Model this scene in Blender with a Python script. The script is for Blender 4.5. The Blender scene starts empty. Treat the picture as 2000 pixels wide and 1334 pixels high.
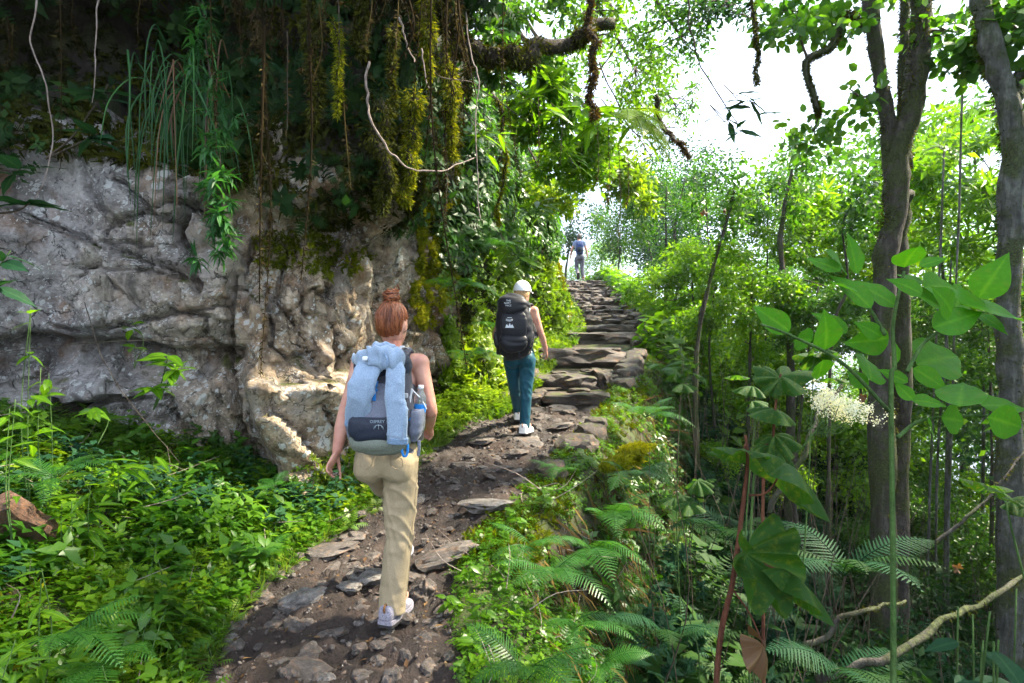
import bpy, bmesh, math, random
import numpy as np
from mathutils import Vector, Matrix
S = bpy.context.scene
R = math.radians
F = 1111.0            # focal length in photograph pixels (2000 wide)
CAMZ = 1.48
# ---------------------------------------------------------------- camera
cam_d = bpy.data.cameras.new('camera'); cam = bpy.data.objects.new('camera', cam_d)
S.collection.objects.link(cam); S.camera = cam
cam_d.sensor_width = 36.0; cam_d.lens = 36.0 * F / 2000.0
cam.location = (0, 0, CAMZ); cam.rotation_euler = (R(90), 0, 0)
cam_d.clip_start = 0.05; cam_d.clip_end = 3000
# ---------------------------------------------------------------- world and sun
SUN_AZ, SUN_EL = 76.0, 49.0           # azimuth from +Y towards +X, elevation
SUN_STRENGTH = 5.0
SKY_STRENGTH = 0.07
S.view_settings.view_transform = 'Standard'; S.view_settings.look = 'None'
S.view_settings.exposure = 2.15; S.view_settings.gamma = 1.0
S.view_settings.use_curve_mapping = False
sd = Vector((math.sin(R(SUN_AZ)) * math.cos(R(SUN_EL)), math.cos(R(SUN_AZ)) * math.cos(R(SUN_EL)), math.sin(R(SUN_EL))))
W = bpy.data.worlds.new('World'); S.world = W; W.use_nodes = True
nt = W.node_tree; nt.nodes.clear()
wo = nt.nodes.new('ShaderNodeOutputWorld'); bg = nt.nodes.new('ShaderNodeBackground')
sky = nt.nodes.new('ShaderNodeTexSky'); sky.sky_type = 'NISHITA'; sky.sun_disc = False
sky.sun_elevation = R(SUN_EL); sky.sun_rotation = R(SUN_AZ); sky.dust_density = 2.0
tc = nt.nodes.new('ShaderNodeTexCoord')
nz = nt.nodes.new('ShaderNodeTexNoise'); nz.inputs['Scale'].default_value = 2.2; nz.inputs['Detail'].default_value = 6
ramp = nt.nodes.new('ShaderNodeValToRGB'); ramp.color_ramp.elements[0].position = .40; ramp.color_ramp.elements[1].position = .62
ramp.color_ramp.elements[0].color = (.45, .45, .45, 1)
mixw = nt.nodes.new('ShaderNodeMixRGB'); mixw.inputs['Color2'].default_value = (9.3, 10.5, 12.6, 1)   # sunlit cloud, in the sky's own units
nt.links.new(tc.outputs['Generated'], nz.inputs['Vector']); nt.links.new(nz.outputs['Fac'], ramp.inputs['Fac'])
nt.links.new(ramp.outputs['Color'], mixw.inputs['Fac']); nt.links.new(sky.outputs['Color'], mixw.inputs['Color1'])
# valley mist below the horizon, dimmed in colour to keep the gully dark
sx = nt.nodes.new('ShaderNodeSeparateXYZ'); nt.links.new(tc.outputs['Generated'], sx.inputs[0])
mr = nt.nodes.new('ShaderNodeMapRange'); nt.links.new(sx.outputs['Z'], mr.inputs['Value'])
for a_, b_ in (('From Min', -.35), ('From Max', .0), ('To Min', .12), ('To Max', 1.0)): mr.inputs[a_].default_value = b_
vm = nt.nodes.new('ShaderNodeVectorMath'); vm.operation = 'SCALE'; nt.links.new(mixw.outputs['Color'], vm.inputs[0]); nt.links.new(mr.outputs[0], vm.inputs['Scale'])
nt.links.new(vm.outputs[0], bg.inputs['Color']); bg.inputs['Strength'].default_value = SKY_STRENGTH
nt.links.new(bg.outputs['Background'], wo.inputs['Surface'])
sun_d = bpy.data.lights.new('sun', 'SUN'); sun_d.energy = SUN_STRENGTH; sun_d.angle = R(2.5); sun_d.color = (1, .90, .70)
sun = bpy.data.objects.new('sun', sun_d); S.collection.objects.link(sun)
sun.rotation_euler = (-sd).to_track_quat('-Z', 'Y').to_euler()
# ---------------------------------------------------------------- renderer
S.render.engine = 'CYCLES'; C = S.cycles
C.use_denoising = True
try: C.denoiser = 'OPENIMAGEDENOISE'
except Exception: pass
C.max_bounces = 7; C.diffuse_bounces = 3; C.glossy_bounces = 2; C.transmission_bounces = 5; C.transparent_max_bounces = 6
C.volume_bounces = 0; C.caustics_reflective = False; C.caustics_refractive = False; C.sample_clamp_indirect = 6
C.use_adaptive_sampling = True; C.adaptive_threshold = 0.03
COL = S.collection
# ---------------------------------------------------------------- helpers
rng = np.random.default_rng(7)
def P(px, py, Y):
    'point at depth Y that the photograph shows at pixel (px, py)'
    return np.array([(px - 1000.0) / F * Y, Y, CAMZ - (py - 667.0) / F * Y])
def _h(i, j, k, s):
    x = (i.astype(np.int64) * 374761393 + j.astype(np.int64) * 668265263 + k.astype(np.int64) * 2147483647 + s * 974634777) & 0xffffffff
    x = ((x ^ (x >> 13)) * 1274126177) & 0xffffffff
    x = ((x ^ (x >> 16)) * 2246822519) & 0xffffffff
    return ((x ^ (x >> 15)) & 0xffffff) / float(0xffffff)
def vnoise(p, seed=0):
    p = np.asarray(p, float); f = np.floor(p); u = p - f; i = f.astype(np.int64)
    u = u * u * (3 - 2 * u); r = 0
    for dx in (0, 1):
        for dy in (0, 1):
            for dz in (0, 1):
                w = (u[:, 0] if dx else 1 - u[:, 0]) * (u[:, 1] if dy else 1 - u[:, 1]) * (u[:, 2] if dz else 1 - u[:, 2])
                r = r + w * _h(i[:, 0] + dx, i[:, 1] + dy, i[:, 2] + dz, seed)
    return r * 2 - 1
def fbm(p, oc=4, seed=0, gain=.5):
    p = np.asarray(p, float); a = 1.0; r = 0
    for o in range(oc):
        r = r + a * vnoise(p, seed + o * 17); p = p * 2.03 + 5.1; a *= gain
    return r
def sm(a, b, x):
    t = np.clip((np.asarray(x, float) - a) / (b - a), 0, 1); return t * t * (3 - 2 * t)
def interp(x, xs, ys): return np.interp(x, xs, ys)
def link(o, parent=None):
    COL.objects.link(o)
    if parent is not None: o.parent = parent
    return o
def tag(o, label=None, cat=None, group=None, kind=None):
    if label: o['label'] = label
    if cat: o['category'] = cat
    if group: o['group'] = group
    if kind: o['kind'] = kind
    return o
def empty(name, loc=(0, 0, 0), rz=0.0):
    o = bpy.data.objects.new(name, None); o.location = loc; o.rotation_euler = (0, 0, rz); o.empty_display_size = .1
    COL.objects.link(o); return o
def mesh(name, v, f, mats, smooth=False, rnd=None, mi=None):
    v = np.asarray(v, np.float32).reshape(-1, 3); me = bpy.data.meshes.new(name)
    if isinstance(f, np.ndarray):
        n, k = f.shape
        me.vertices.add(len(v)); me.vertices.foreach_set('co', v.ravel())
        me.loops.add(n * k); me.loops.foreach_set('vertex_index', f.astype(np.int32).ravel())
        me.polygons.add(n); me.polygons.foreach_set('loop_start', np.arange(0, n * k, k, dtype=np.int32))
        try: me.polygons.foreach_set('loop_total', np.full(n, k, dtype=np.int32))
        except Exception: pass
    else:
        me.from_pydata(v.tolist(), [], [list(map(int, q)) for q in f])
    if mats is not None:
        for m in (mats if isinstance(mats, (list, tuple)) else [mats]): me.materials.append(m)
    if mi is not None: me.polygons.foreach_set('material_index', np.asarray(mi, np.int32))
    if smooth: me.polygons.foreach_set('use_smooth', np.ones(len(me.polygons), bool))
    me.update(calc_edges=True)
    if rnd is not None:
        a = me.attributes.new('rnd', 'FLOAT', 'POINT'); a.data.foreach_set('value', np.asarray(rnd, np.float32).ravel())
    return me
def obj(name, me, parent=None, loc=None, rot=None, scale=None):
    o = bpy.data.objects.new(name, me); COL.objects.link(o)
    if parent is not None: o.parent = parent
    if loc is not None: o.location = tuple(map(float, loc))
    if rot is not None: o.rotation_euler = rot
    if scale is not None: o.scale = (scale,) * 3 if np.isscalar(scale) else tuple(map(float, scale))
    return o
def mobj(name, v, f, mats, parent=None, **k): return obj(name, mesh(name, v, f, mats, **k), parent)
class MB:
    'collects shapes for one mesh'
    def __init__(s): s.v = []; s.f = []; s.r = []; s.n = 0
    def add(s, v, f, r=None):
        v = np.asarray(v, float).reshape(-1, 3)
        s.v.append(v); s.f += [[int(a) + s.n for a in q] for q in f]
        s.r.append(np.full(len(v), .5) if r is None else (np.full(len(v), r) if np.isscalar(r) else np.asarray(r)))
        s.n += len(v); return s
    def verts(s): return np.concatenate(s.v) if s.v else np.zeros((0, 3))
    def mesh(s, name, mats, smooth=True): return mesh(name, s.verts(), s.f, mats, smooth=smooth, rnd=np.concatenate(s.r))
    def obj(s, name, mats, parent=None, smooth=True): return obj(name, s.mesh(name, mats, smooth), parent)
def nrm(a):
    a = np.asarray(a, float); return a / np.maximum(np.linalg.norm(a, axis=-1, keepdims=True), 1e-9)
def catmull(pts, n):
    'n points on a smooth curve through pts'
    p = np.asarray(pts, float)
    if len(p) < 3: return np.stack([np.interp(np.linspace(0, len(p) - 1, n), np.arange(len(p)), p[:, k]) for k in range(p.shape[1])], 1)
    q = np.vstack([2 * p[0] - p[1], p, 2 * p[-1] - p[-2]]); t = np.linspace(0, len(p) - 1, n)
    i = np.minimum(t.astype(int), len(p) - 2); u = (t - i)[:, None]
    a, b, c, d = q[i], q[i + 1], q[i + 2], q[i + 3]
    return .5 * (2 * b + (c - a) * u + (2 * a - 5 * b + 4 * c - d) * u ** 2 + (3 * b - a - 3 * c + d) * u ** 3)
def tube(pts, rad, seg=8, side=None, cap=True, rad2=None, flat_exp=2.0):
    'tube along points; rad along side, rad2 across; returns v, f'
    p = np.asarray(pts, float); n = len(p)
    rad = np.broadcast_to(np.asarray(rad, float), (n,)); rad2 = rad if rad2 is None else np.broadcast_to(np.asarray(rad2, float), (n,))
    t = nrm(np.gradient(p, axis=0))
    if side is None:
        s = np.cross(t, (0, 0, 1.0)); bad = np.linalg.norm(s, axis=1) < .15
        s[bad] = np.cross(t[bad], (0, 1.0, 0))
        for i in range(1, n):
            q = s[i - 1] - t[i] * np.dot(s[i - 1], t[i]); s[i] = q if np.linalg.norm(q) > 1e-4 else s[i]
    else:
        s = np.broadcast_to(np.asarray(side, float), (n, 3)); s = s - t * (s * t).sum(1, keepdims=True)
    s = nrm(s); b = nrm(np.cross(t, s))
    a = np.linspace(0, 2 * np.pi, seg, endpoint=False)
    ca, sa = np.cos(a), np.sin(a)
    if flat_exp != 2.0:
        e = 2.0 / flat_exp; ca = np.sign(ca) * abs(ca) ** e; sa = np.sign(sa) * abs(sa) ** e
    v = p[:, None] + s[:, None] * (rad[:, None] * ca)[..., None] + b[:, None] * (rad2[:, None] * sa)[..., None]
    v = v.reshape(-1, 3)
    f = []
    for i in range(n - 1):
        for j in range(seg):
            k = (j + 1) % seg; f.append((i * seg + j, i * seg + k, (i + 1) * seg + k, (i + 1) * seg + j))
    if cap:
        f.append(tuple(range(seg))[::-1]); f.append(tuple((n - 1) * seg + j for j in range(seg)))
    return v, f
def frames(d, up):
    'rotation matrices with columns side, length, normal'
    d = nrm(d); s = nrm(np.cross(d, up)); n = np.cross(s, d); return np.stack([s, d, n], -1)
def scatter(tv, tf, pos, Rm, sc):
    'many copies of a template as arrays v, f, rnd'
    tv = np.asarray(tv, float); tf = np.asarray(tf); K = len(pos); n = len(tv)
    sc = np.asarray(sc, float); sc = sc[:, None] if sc.ndim == 1 else sc
    v = np.einsum('kij,knj->kni', Rm, tv[None] * (sc[:, None, :] if sc.shape[1] == 3 else sc[:, :, None])) + np.asarray(pos)[:, None]
    f = (tf[None] + (np.arange(K) * n)[:, None, None]).reshape(-1, tf.shape[1])
    return v.reshape(-1, 3), f, n
def randdir(n, r=None):
    r = r or rng; return nrm(r.normal(size=(n, 3)))
LEAF_V = np.array([[0, 0, 0], [-.24, .40, .07], [0, .46, 0], [.24, .40, .07], [0, 1, -.10]], float)
LEAF_F = np.array([[0, 2, 1], [0, 3, 2], [1, 2, 4], [2, 3, 4]])
ROUND_V = np.array([[0, 0, 0], [-.34, .28, .05], [-.30, .70, .03], [0, 1, -.06], [.30, .70, .03], [.34, .28, .05], [0, .5, -.02]], float)
ROUND_F = np.array([[0, 6, 1], [1, 6, 2], [2, 6, 3], [3, 6, 4], [4, 6, 5], [5, 6, 0]])
BLADE_V = np.array([[-.03, 0, 0], [.03, 0, 0], [-.03, .55, .0], [.03, .55, .0], [0, 1, -.22]], float)
BLADE_F = np.array([[0, 1, 3], [0, 3, 2], [2, 3, 4]])
SPIKE_V = np.array([[-.10, 0, 0], [.10, 0, 0], [0, 1, 0]], float); SPIKE_F = np.array([[0, 1, 2]])
TRI_V = np.array([[0, 0, 0], [-.26, .45, .05], [.26, .45, .05], [0, 1, -.05]], float); TRI_F = np.array([[0, 2, 1], [1, 2, 3]])
WIDE_V = LEAF_V * np.array([1.55, 1, 1]); WIDE_F = LEAF_F
def palmate(nl=8, droop=.25):
    v = []; f = []
    for k in range(nl):
        a = 2 * math.pi * k / nl; c, s = math.cos(a), math.sin(a)
        q = np.array([[0, 0.02, 0], [-.10, .55, -.5 * droop], [0, .5, -.42 * droop], [.10, .55, -.5 * droop], [0, 1, -1.4 * droop]])
        v.append(np.stack([q[:, 0] * c + q[:, 1] * s, -q[:, 0] * s + q[:, 1] * c, q[:, 2]], 1))
        f += [[a_ + 5 * k for a_ in t] for t in LEAF_F.tolist()]
    return np.concatenate(v), np.array(f)
PALM_V, PALM_F = palmate()
def remesh(mb_v, mb_f, voxel, smooth_it=4, fac=.5):
    'voxel remesh of overlapping closed shapes into one continuous surface'
    me = bpy.data.meshes.new('tmp'); me.from_pydata(np.asarray(mb_v).tolist(), [], [list(q) for q in mb_f]); me.update()
    o = bpy.data.objects.new('tmp', me); COL.objects.link(o)
    m = o.modifiers.new('r', 'REMESH'); m.mode = 'VOXEL'; m.voxel_size = voxel
    if smooth_it:
        s = o.modifiers.new('s', 'SMOOTH'); s.iterations = smooth_it; s.factor = fac
    dg = bpy.context.evaluated_depsgraph_get(); e = o.evaluated_get(dg); m2 = bpy.data.meshes.new_from_object(e)
    nv = len(m2.vertices); v = np.empty(nv * 3, np.float32); m2.vertices.foreach_get('co', v)
    no = np.empty(nv * 3, np.float32); m2.vertices.foreach_get('normal', no)
    f = [tuple(p.vertices) for p in m2.polygons]
    bpy.data.objects.remove(o); bpy.data.meshes.remove(me); bpy.data.meshes.remove(m2)
    return v.reshape(-1, 3).astype(float), f, no.reshape(-1, 3).astype(float)
# ---------------------------------------------------------------- materials
def newmat(name):
    m = bpy.data.materials.new(name); m.use_nodes = True; t = m.node_tree; t.nodes.clear()
    o = t.nodes.new('ShaderNodeOutputMaterial'); return m, t, o
def N(t, kind, **k):
    n = t.nodes.new('ShaderNode' + kind)
    for a, b in k.items():
        if a in n.inputs: n.inputs[a].default_value = b
        else: setattr(n, a, b)
    return n
def L(t, a, b): t.links.new(a, b)
def noise(t, scale, detail=4, rough=.55, dist=0.0, vec=None, stretch=None):
    n = N(t, 'TexNoise'); n.inputs['Scale'].default_value = scale; n.inputs['Detail'].default_value = detail
    n.inputs['Roughness'].default_value = rough; n.inputs['Distortion'].default_value = dist
    c = N(t, 'TexCoord')
    if stretch:
        mp = N(t, 'Mapping'); mp.inputs['Scale'].default_value = stretch; L(t, c.outputs['Object'], mp.inputs['Vector']); L(t, mp.outputs['Vector'], n.inputs['Vector'])
    else: L(t, c.outputs['Object'], n.inputs['Vector'])
    return n.outputs['Fac']
def ramp_(t, fac, stops, interp='LINEAR'):
    r = N(t, 'ValToRGB'); e = r.color_ramp.elements; r.color_ramp.interpolation = interp
    while len(e) < len(stops): e.new(.5)
    for q, (p, c) in zip(e, stops):
        q.position = p; q.color = tuple(c) + (1,) if len(c) == 3 else c
    L(t, fac, r.inputs['Fac']); return r.outputs['Color']
def mix(t, fac, a, b, mode='MIX'):
    m = N(t, 'MixRGB'); m.blend_type = mode
    for s, x in (('Fac', fac), ('Color1', a), ('Color2', b)):
        if hasattr(x, 'node'): L(t, x, m.inputs[s])
        else: m.inputs[s].default_value = x if np.isscalar(x) else tuple(x) + (1,) if len(x) == 3 else x
    return m.outputs['Color']
def math_(t, op, a, b=0.0):
    m = N(t, 'Math'); m.operation = op
    for i, x in enumerate((a, b)):
        if hasattr(x, 'node'): L(t, x, m.inputs[i])
        else: m.inputs[i].default_value = x
    return m.outputs[0]
def bump(t, h, strength, dist=.02, prev=None):
    b = N(t, 'Bump'); b.inputs['Strength'].default_value = strength; b.inputs['Distance'].default_value = dist
    L(t, h, b.inputs['Height'])
    if prev is not None: L(t, prev, b.inputs['Normal'])
    return b.outputs['Normal']
def rndattr(t):
    a = N(t, 'Attribute'); a.attribute_name = 'rnd'; return a.outputs['Fac']
def bsdf(t, o, col, rough=.6, normal=None, spec=.5, sheen=0.0, **k):
    p = N(t, 'BsdfPrincipled')
    if hasattr(col, 'node'): L(t, col, p.inputs['Base Color'])
    else: p.inputs['Base Color'].default_value = tuple(col) + (1,)
    if hasattr(rough, 'node'): L(t, rough, p.inputs['Roughness'])
    else: p.inputs['Roughness'].default_value = rough
    p.inputs['Specular IOR Level'].default_value = spec
    if sheen: p.inputs['Sheen Weight'].default_value = sheen; p.inputs['Sheen Roughness'].default_value = .4
    for a, b in k.items(): p.inputs[a].default_value = b
    if normal is not None: L(t, normal, p.inputs['Normal'])
    L(t, p.outputs['BSDF'], o.inputs['Surface']); return p
def leafmat(name, dark, mid, light, trans=.45, rough=.38, spec=.45, veins=0.0, tcol=1.25, worn=0.0):
    m, t, o = newmat(name)
    c = ramp_(t, rndattr(t), [(0, dark), (.55, mid), (1, light)])
    n1 = noise(t, 9.0, 2)
    c = mix(t, .35, c, mix(t, n1, (.55, .6, .5), (1.35, 1.3, 1.2)), 'MULTIPLY')
    nm = None
    if worn:                                           # yellowed patches, brown spots
        c = mix(t, math_(t, 'MULTIPLY', ramp_(t, noise(t, 7, 4, .6), [(.52, (0, 0, 0)), (.7, (1, 1, 1))]), .55 * worn), c, (.17, .20, .02))
        c = mix(t, math_(t, 'MULTIPLY', ramp_(t, noise(t, 38, 3, .6), [(.63, (0, 0, 0)), (.69, (1, 1, 1))]), .8 * worn), c, (.07, .04, .015))
    if veins:
        nm = bump(t, noise(t, 60, 2), veins, .004)
    p = N(t, 'BsdfPrincipled'); L(t, c, p.inputs['Base Color']); p.inputs['Roughness'].default_value = rough; p.inputs['Specular IOR Level'].default_value = spec
    if nm is not None: L(t, nm, p.inputs['Normal'])
    tr = N(t, 'BsdfTranslucent'); L(t, mix(t, 1.0, c, (1.5 * tcol, 1.35 * tcol, .55 * tcol), 'MULTIPLY'), tr.inputs['Color'])
    ms = N(t, 'MixShader'); ms.inputs['Fac'].default_value = trans
    L(t, p.outputs['BSDF'], ms.inputs[1]); L(t, tr.outputs['BSDF'], ms.inputs[2])
    if worn:                                           # insect holes
        tp = N(t, 'BsdfTransparent'); m3 = N(t, 'MixShader'); L(t, math_(t, 'GREATER_THAN', noise(t, 21, 2, .5), .735), m3.inputs['Fac']); L(t, ms.outputs['Shader'], m3.inputs[1]); L(t, tp.outputs['BSDF'], m3.inputs[2]); L(t, m3.outputs['Shader'], o.inputs['Surface'])
    else: L(t, ms.outputs['Shader'], o.inputs['Surface'])
    return m
def rockmat(name, a, b, c, lichen=.5, moss=.5, wet=.0, warm=None, bumpk=.6, cracks=0.0):
    m, t, o = newmat(name)
    n0 = noise(t, 1.3, 8, .66, .0); n1 = noise(t, 9, 7, .72, .0); n2 = noise(t, 34, 5, .7)
    col = ramp_(t, n0, [(.32, a), (.5, b), (.68, c)])
    if warm is not None:
        g = N(t, 'TexCoord'); sp = N(t, 'SeparateXYZ'); L(t, g.outputs['Object'], sp.inputs[0])
        w = math_(t, 'ADD', math_(t, 'MULTIPLY', sp.outputs['X'], .75), math_(t, 'MULTIPLY', math_(t, 'SUBTRACT', n0, .5), 2.0))
        wf = N(t, 'MapRange'); L(t, w, wf.inputs['Value']); wf.inputs['From Min'].default_value = -2.45; wf.inputs['From Max'].default_value = -1.55
        col = mix(t, wf.outputs[0], col, ramp_(t, n0, [(.3, warm[0]), (.5, warm[1]), (.7, warm[2])]))
    col = mix(t, .85, col, ramp_(t, n1, [(.3, (.28, .26, .25)), (.5, (.9, .87, .84)), (.7, (1.5, 1.48, 1.45))]), 'MULTIPLY')
    col = mix(t, .6, col, ramp_(t, n2, [(.3, (.45, .43, .42)), (.55, (1.05, 1.03, 1)), (.8, (1.4, 1.4, 1.4))]), 'MULTIPLY')
    # rust stains and dark water streaks
    col = mix(t, math_(t, 'MULTIPLY', ramp_(t, noise(t, 2.3, 5, .6, .6), [(.54, (0, 0, 0)), (.66, (1, 1, 1))]), .55), col, (.22, .105, .04))
    st = noise(t, 2.2, 5, .6, .3, stretch=(2.6, 2.6, .42))
    col = mix(t, math_(t, 'MULTIPLY', ramp_(t, st, [(.52, (0, 0, 0)), (.68, (1, 1, 1))]), .75), col, (.035, .03, .026))
    if lichen:
        v = N(t, 'TexVoronoi'); v.inputs['Scale'].default_value = 13; v.inputs['Randomness'].default_value = 1
        g2 = N(t, 'TexCoord'); wn = noise(t, 25, 3)
        va = N(t, 'VectorMath'); va.operation = 'ADD'; cb = N(t, 'CombineXYZ')
        L(t, math_(t, 'MULTIPLY', wn, .09), cb.inputs[0]); L(t, math_(t, 'MULTIPLY', wn, .09), cb.inputs[2])
        L(t, g2.outputs['Object'], va.inputs[0]); L(t, cb.outputs[0], va.inputs[1]); L(t, va.outputs[0], v.inputs['Vector'])
        sz = math_(t, 'MULTIPLY', ramp_(t, noise(t, 2.1, 3), [(.38, (0, 0, 0)), (.66, (1, 1, 1))]), .055 + .38 * lichen)
        sp_ = math_(t, 'LESS_THAN', v.outputs['Distance'], math_(t, 'ADD', sz, math_(t, 'MULTIPLY', math_(t, 'SUBTRACT', n2, .5), .35)))
        v2 = N(t, 'TexVoronoi'); v2.inputs['Scale'].default_value = 34; L(t, va.outputs[0], v2.inputs['Vector'])
        sp2 = math_(t, 'LESS_THAN', v2.outputs['Distance'], math_(t, 'MULTIPLY', ramp_(t, noise(t, 3.3, 4, .65), [(.45, (0, 0, 0)), (.68, (1, 1, 1))]), .2 + .35 * lichen))
        sp_ = math_(t, 'MAXIMUM', sp_, sp2)
        bl_ = ramp_(t, noise(t, 1.9, 7, .72), [(.50, (0, 0, 0)), (.56, (1, 1, 1))])          # crust of pale lichen in larger patches
        col = mix(t, math_(t, 'MULTIPLY', bl_, .35 * lichen), col, (.46, .45, .45))
        dk_ = ramp_(t, noise(t, 4.6, 7, .75), [(.56, (0, 0, 0)), (.63, (1, 1, 1))]); col = mix(t, math_(t, 'MULTIPLY', dk_, .7), col, (.05, .042, .036))
        col = mix(t, math_(t, 'MULTIPLY', sp_, .75), col, mix(t, n1, (.42, .43, .44), (.66, .67, .62)))
    hsum = math_(t, 'ADD', math_(t, 'MULTIPLY', n1, 1.0), math_(t, 'MULTIPLY', n2, .45))
    hsum = math_(t, 'ADD', hsum, math_(t, 'MULTIPLY', noise(t, 90, 4, .7), .2))
    if cracks:
        g3 = N(t, 'TexCoord'); mp3 = N(t, 'Mapping'); mp3.inputs['Scale'].default_value = (1.5, 1.5, 1.0); mp3.inputs['Rotation'].default_value = (.2, .35, .1); wv = N(t, 'VectorMath'); wv.operation = 'ADD'
        cb3 = N(t, 'CombineXYZ'); L(t, math_(t, 'MULTIPLY', noise(t, 3.1, 5, .65), .55), cb3.inputs[0]); L(t, math_(t, 'MULTIPLY', noise(t, 2.3, 5, .65), .55), cb3.inputs[2])
        L(t, g3.outputs['Object'], wv.inputs[0]); L(t, cb3.outputs[0], wv.inputs[1]); L(t, wv.outputs[0], mp3.inputs['Vector'])
        for sc_, wd_ in ((2.0, .016), (5.5, .022)):
            v3 = N(t, 'TexVoronoi'); v3.feature = 'DISTANCE_TO_EDGE'; v3.inputs['Scale'].default_value = sc_; L(t, mp3.outputs['Vector'], v3.inputs['Vector'])
            k3 = N(t, 'MapRange'); L(t, v3.outputs['Distance'], k3.inputs['Value']); k3.inputs['From Min'].default_value = 0; k3.inputs['From Max'].default_value = wd_; k3.inputs['To Min'].default_value = 1; k3.inputs['To Max'].default_value = 0
            kf = math_(t, 'MULTIPLY', k3.outputs[0], ramp_(t, noise(t, 2.7 * sc_ ** .5, 3), [(.45, (0, 0, 0)), (.6, (1, 1, 1))]))
            col = mix(t, math_(t, 'MULTIPLY', kf, cracks), col, (.02, .017, .014)); hsum = math_(t, 'SUBTRACT', hsum, math_(t, 'MULTIPLY', kf, 1.2))
    if moss:
        gn = N(t, 'NewGeometry'); sn = N(t, 'SeparateXYZ'); L(t, gn.outputs['Normal'], sn.inputs[0])
        mk = math_(t, 'ADD', math_(t, 'MULTIPLY', sn.outputs['Z'], .55), math_(t, 'MULTIPLY', math_(t, 'SUBTRACT', noise(t, 3.2, 5), .5), 2.2))
        mf = N(t, 'MapRange'); L(t, mk, mf.inputs['Value']); mf.inputs['From Min'].default_value = 1.0 - moss; mf.inputs['From Max'].default_value = 1.18 - moss
        mc = ramp_(t, noise(t, 55, 3), [(.3, (.025, .03, .006)), (.55, (.085, .10, .012)), (.8, (.2, .19, .03))])
        col = mix(t, math_(t, 'MULTIPLY', mf.outputs[0], .9), col, mc)
        hsum = math_(t, 'ADD', hsum, math_(t, 'MULTIPLY', math_(t, 'MULTIPLY', noise(t, 130, 2), mf.outputs[0]), .6))
    bsdf(t, o, col, rough=.82 - .42 * wet, normal=bump(t, hsum, bumpk, .05), spec=.35 + .25 * wet)
    return m
M = {}
M['rock'] = rockmat('cliff rock', (.11, .105, .10), (.27, .26, .26), (.45, .435, .42), lichen=.9, moss=.42,
                    warm=((.16, .11, .07), (.38, .30, .21), (.60, .53, .44)), bumpk=.85, cracks=.85)
M['stone'] = rockmat('trail stone', (.045, .037, .035), (.09, .076, .071), (.16, .142, .135), lichen=.10, moss=.12, wet=.55, bumpk=.5)
M['stone_pale'] = rockmat('pale trail stone', (.09, .085, .08), (.17, .16, .155), (.28, .27, .26), lichen=.3, moss=.15, wet=.3, bumpk=.5)
M['step'] = rockmat('step stone', (.034, .025, .022), (.068, .052, .045), (.125, .10, .088), lichen=.05, moss=.42, wet=.45, bumpk=.6)
M['brown_rock'] = rockmat('brown rock', (.08, .045, .03), (.14, .075, .05), (.19, .11, .08), lichen=.0, moss=.2, wet=.2, bumpk=.5)
def soilmat(name, cols, wet=.35, k=.8, green=0.0, fine=1.0):
    m, t, o = newmat(name)
    n0 = noise(t, 2.1, 7, .6, .5); n1 = noise(t, 16 * fine, 6, .68); n2 = noise(t, 75 * fine, 4, .7)
    c = ramp_(t, n0, [(.3, cols[0]), (.5, cols[1]), (.72, cols[2])])
    c = mix(t, .8, c, ramp_(t, n1, [(.3, (.3, .28, .27)), (.55, (1, 1, 1)), (.75, (1.6, 1.5, 1.45))]), 'MULTIPLY')
    c = mix(t, .5, c, ramp_(t, n2, [(.32, (.4, .4, .4)), (.6, (1.1, 1.1, 1.1)), (.78, (1.8, 1.75, 1.7))]), 'MULTIPLY')
    if green:
        c = mix(t, math_(t, 'MULTIPLY', ramp_(t, noise(t, 3, 5), [(.42, (0, 0, 0)), (.58, (1, 1, 1))]), green), c, ramp_(t, n2, [(.3, (.02, .035, .006)), (.7, (.07, .095, .015))]))
    h = math_(t, 'ADD', n1, math_(t, 'MULTIPLY', n2, .5))
    r = ramp_(t, n0, [(.35, (.85 - wet,) * 3), (.65, (.9, .9, .9))])
    bsdf(t, o, c, rough=r, normal=bump(t, h, k, .03), spec=.4)
    return m
M['dirt'] = soilmat('trail dirt', ((.014, .0088, .0068), (.033, .021, .0165), (.068, .046, .036)), wet=.5, k=1.0)
M['soil'] = soilmat('damp soil', ((.010, .008, .006), (.020, .015, .011), (.035, .028, .018)), wet=.1, green=.35)
M['bank'] = soilmat('bank soil', ((.02, .016, .010), (.04, .03, .018), (.065, .05, .028)), wet=.1, green=.85)
def barkmat(name, a, b, c, moss=.5, stretch=(9, 9, 1.6)):
    m, t, o = newmat(name)
    n0 = noise(t, 2.2, 6, .65, .5, stretch=stretch); n1 = noise(t, 18, 5, .7)
    col = ramp_(t, n0, [(.3, a), (.5, b), (.7, c)])
    col = mix(t, .7, col, ramp_(t, n1, [(.3, (.4, .4, .4)), (.55, (1, 1, 1)), (.8, (1.6, 1.6, 1.6))]), 'MULTIPLY')
    if moss:
        mf = ramp_(t, noise(t, 2.6, 5, .65), [(.62 - .3 * moss, (0, 0, 0)), (.72 - .3 * moss, (1, 1, 1))])
        col = mix(t, math_(t, 'MULTIPLY', mf, .85), col, ramp_(t, noise(t, 60, 3), [(.3, (.015, .02, .008)), (.6, (.05, .065, .018)), (.8, (.12, .13, .03))]))
    bsdf(t, o, col, rough=.88, normal=bump(t, math_(t, 'ADD', n0, math_(t, 'MULTIPLY', n1, .6)), .8, .03), spec=.25)
    return m
M['bark'] = barkmat('mossy bark', (.026, .022, .021), (.055, .047, .042), (.115, .105, .095), moss=.6)
M['bark_pale'] = barkmat('pale bark', (.04, .04, .04), (.085, .085, .082), (.17, .17, .16), moss=.5)
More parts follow.
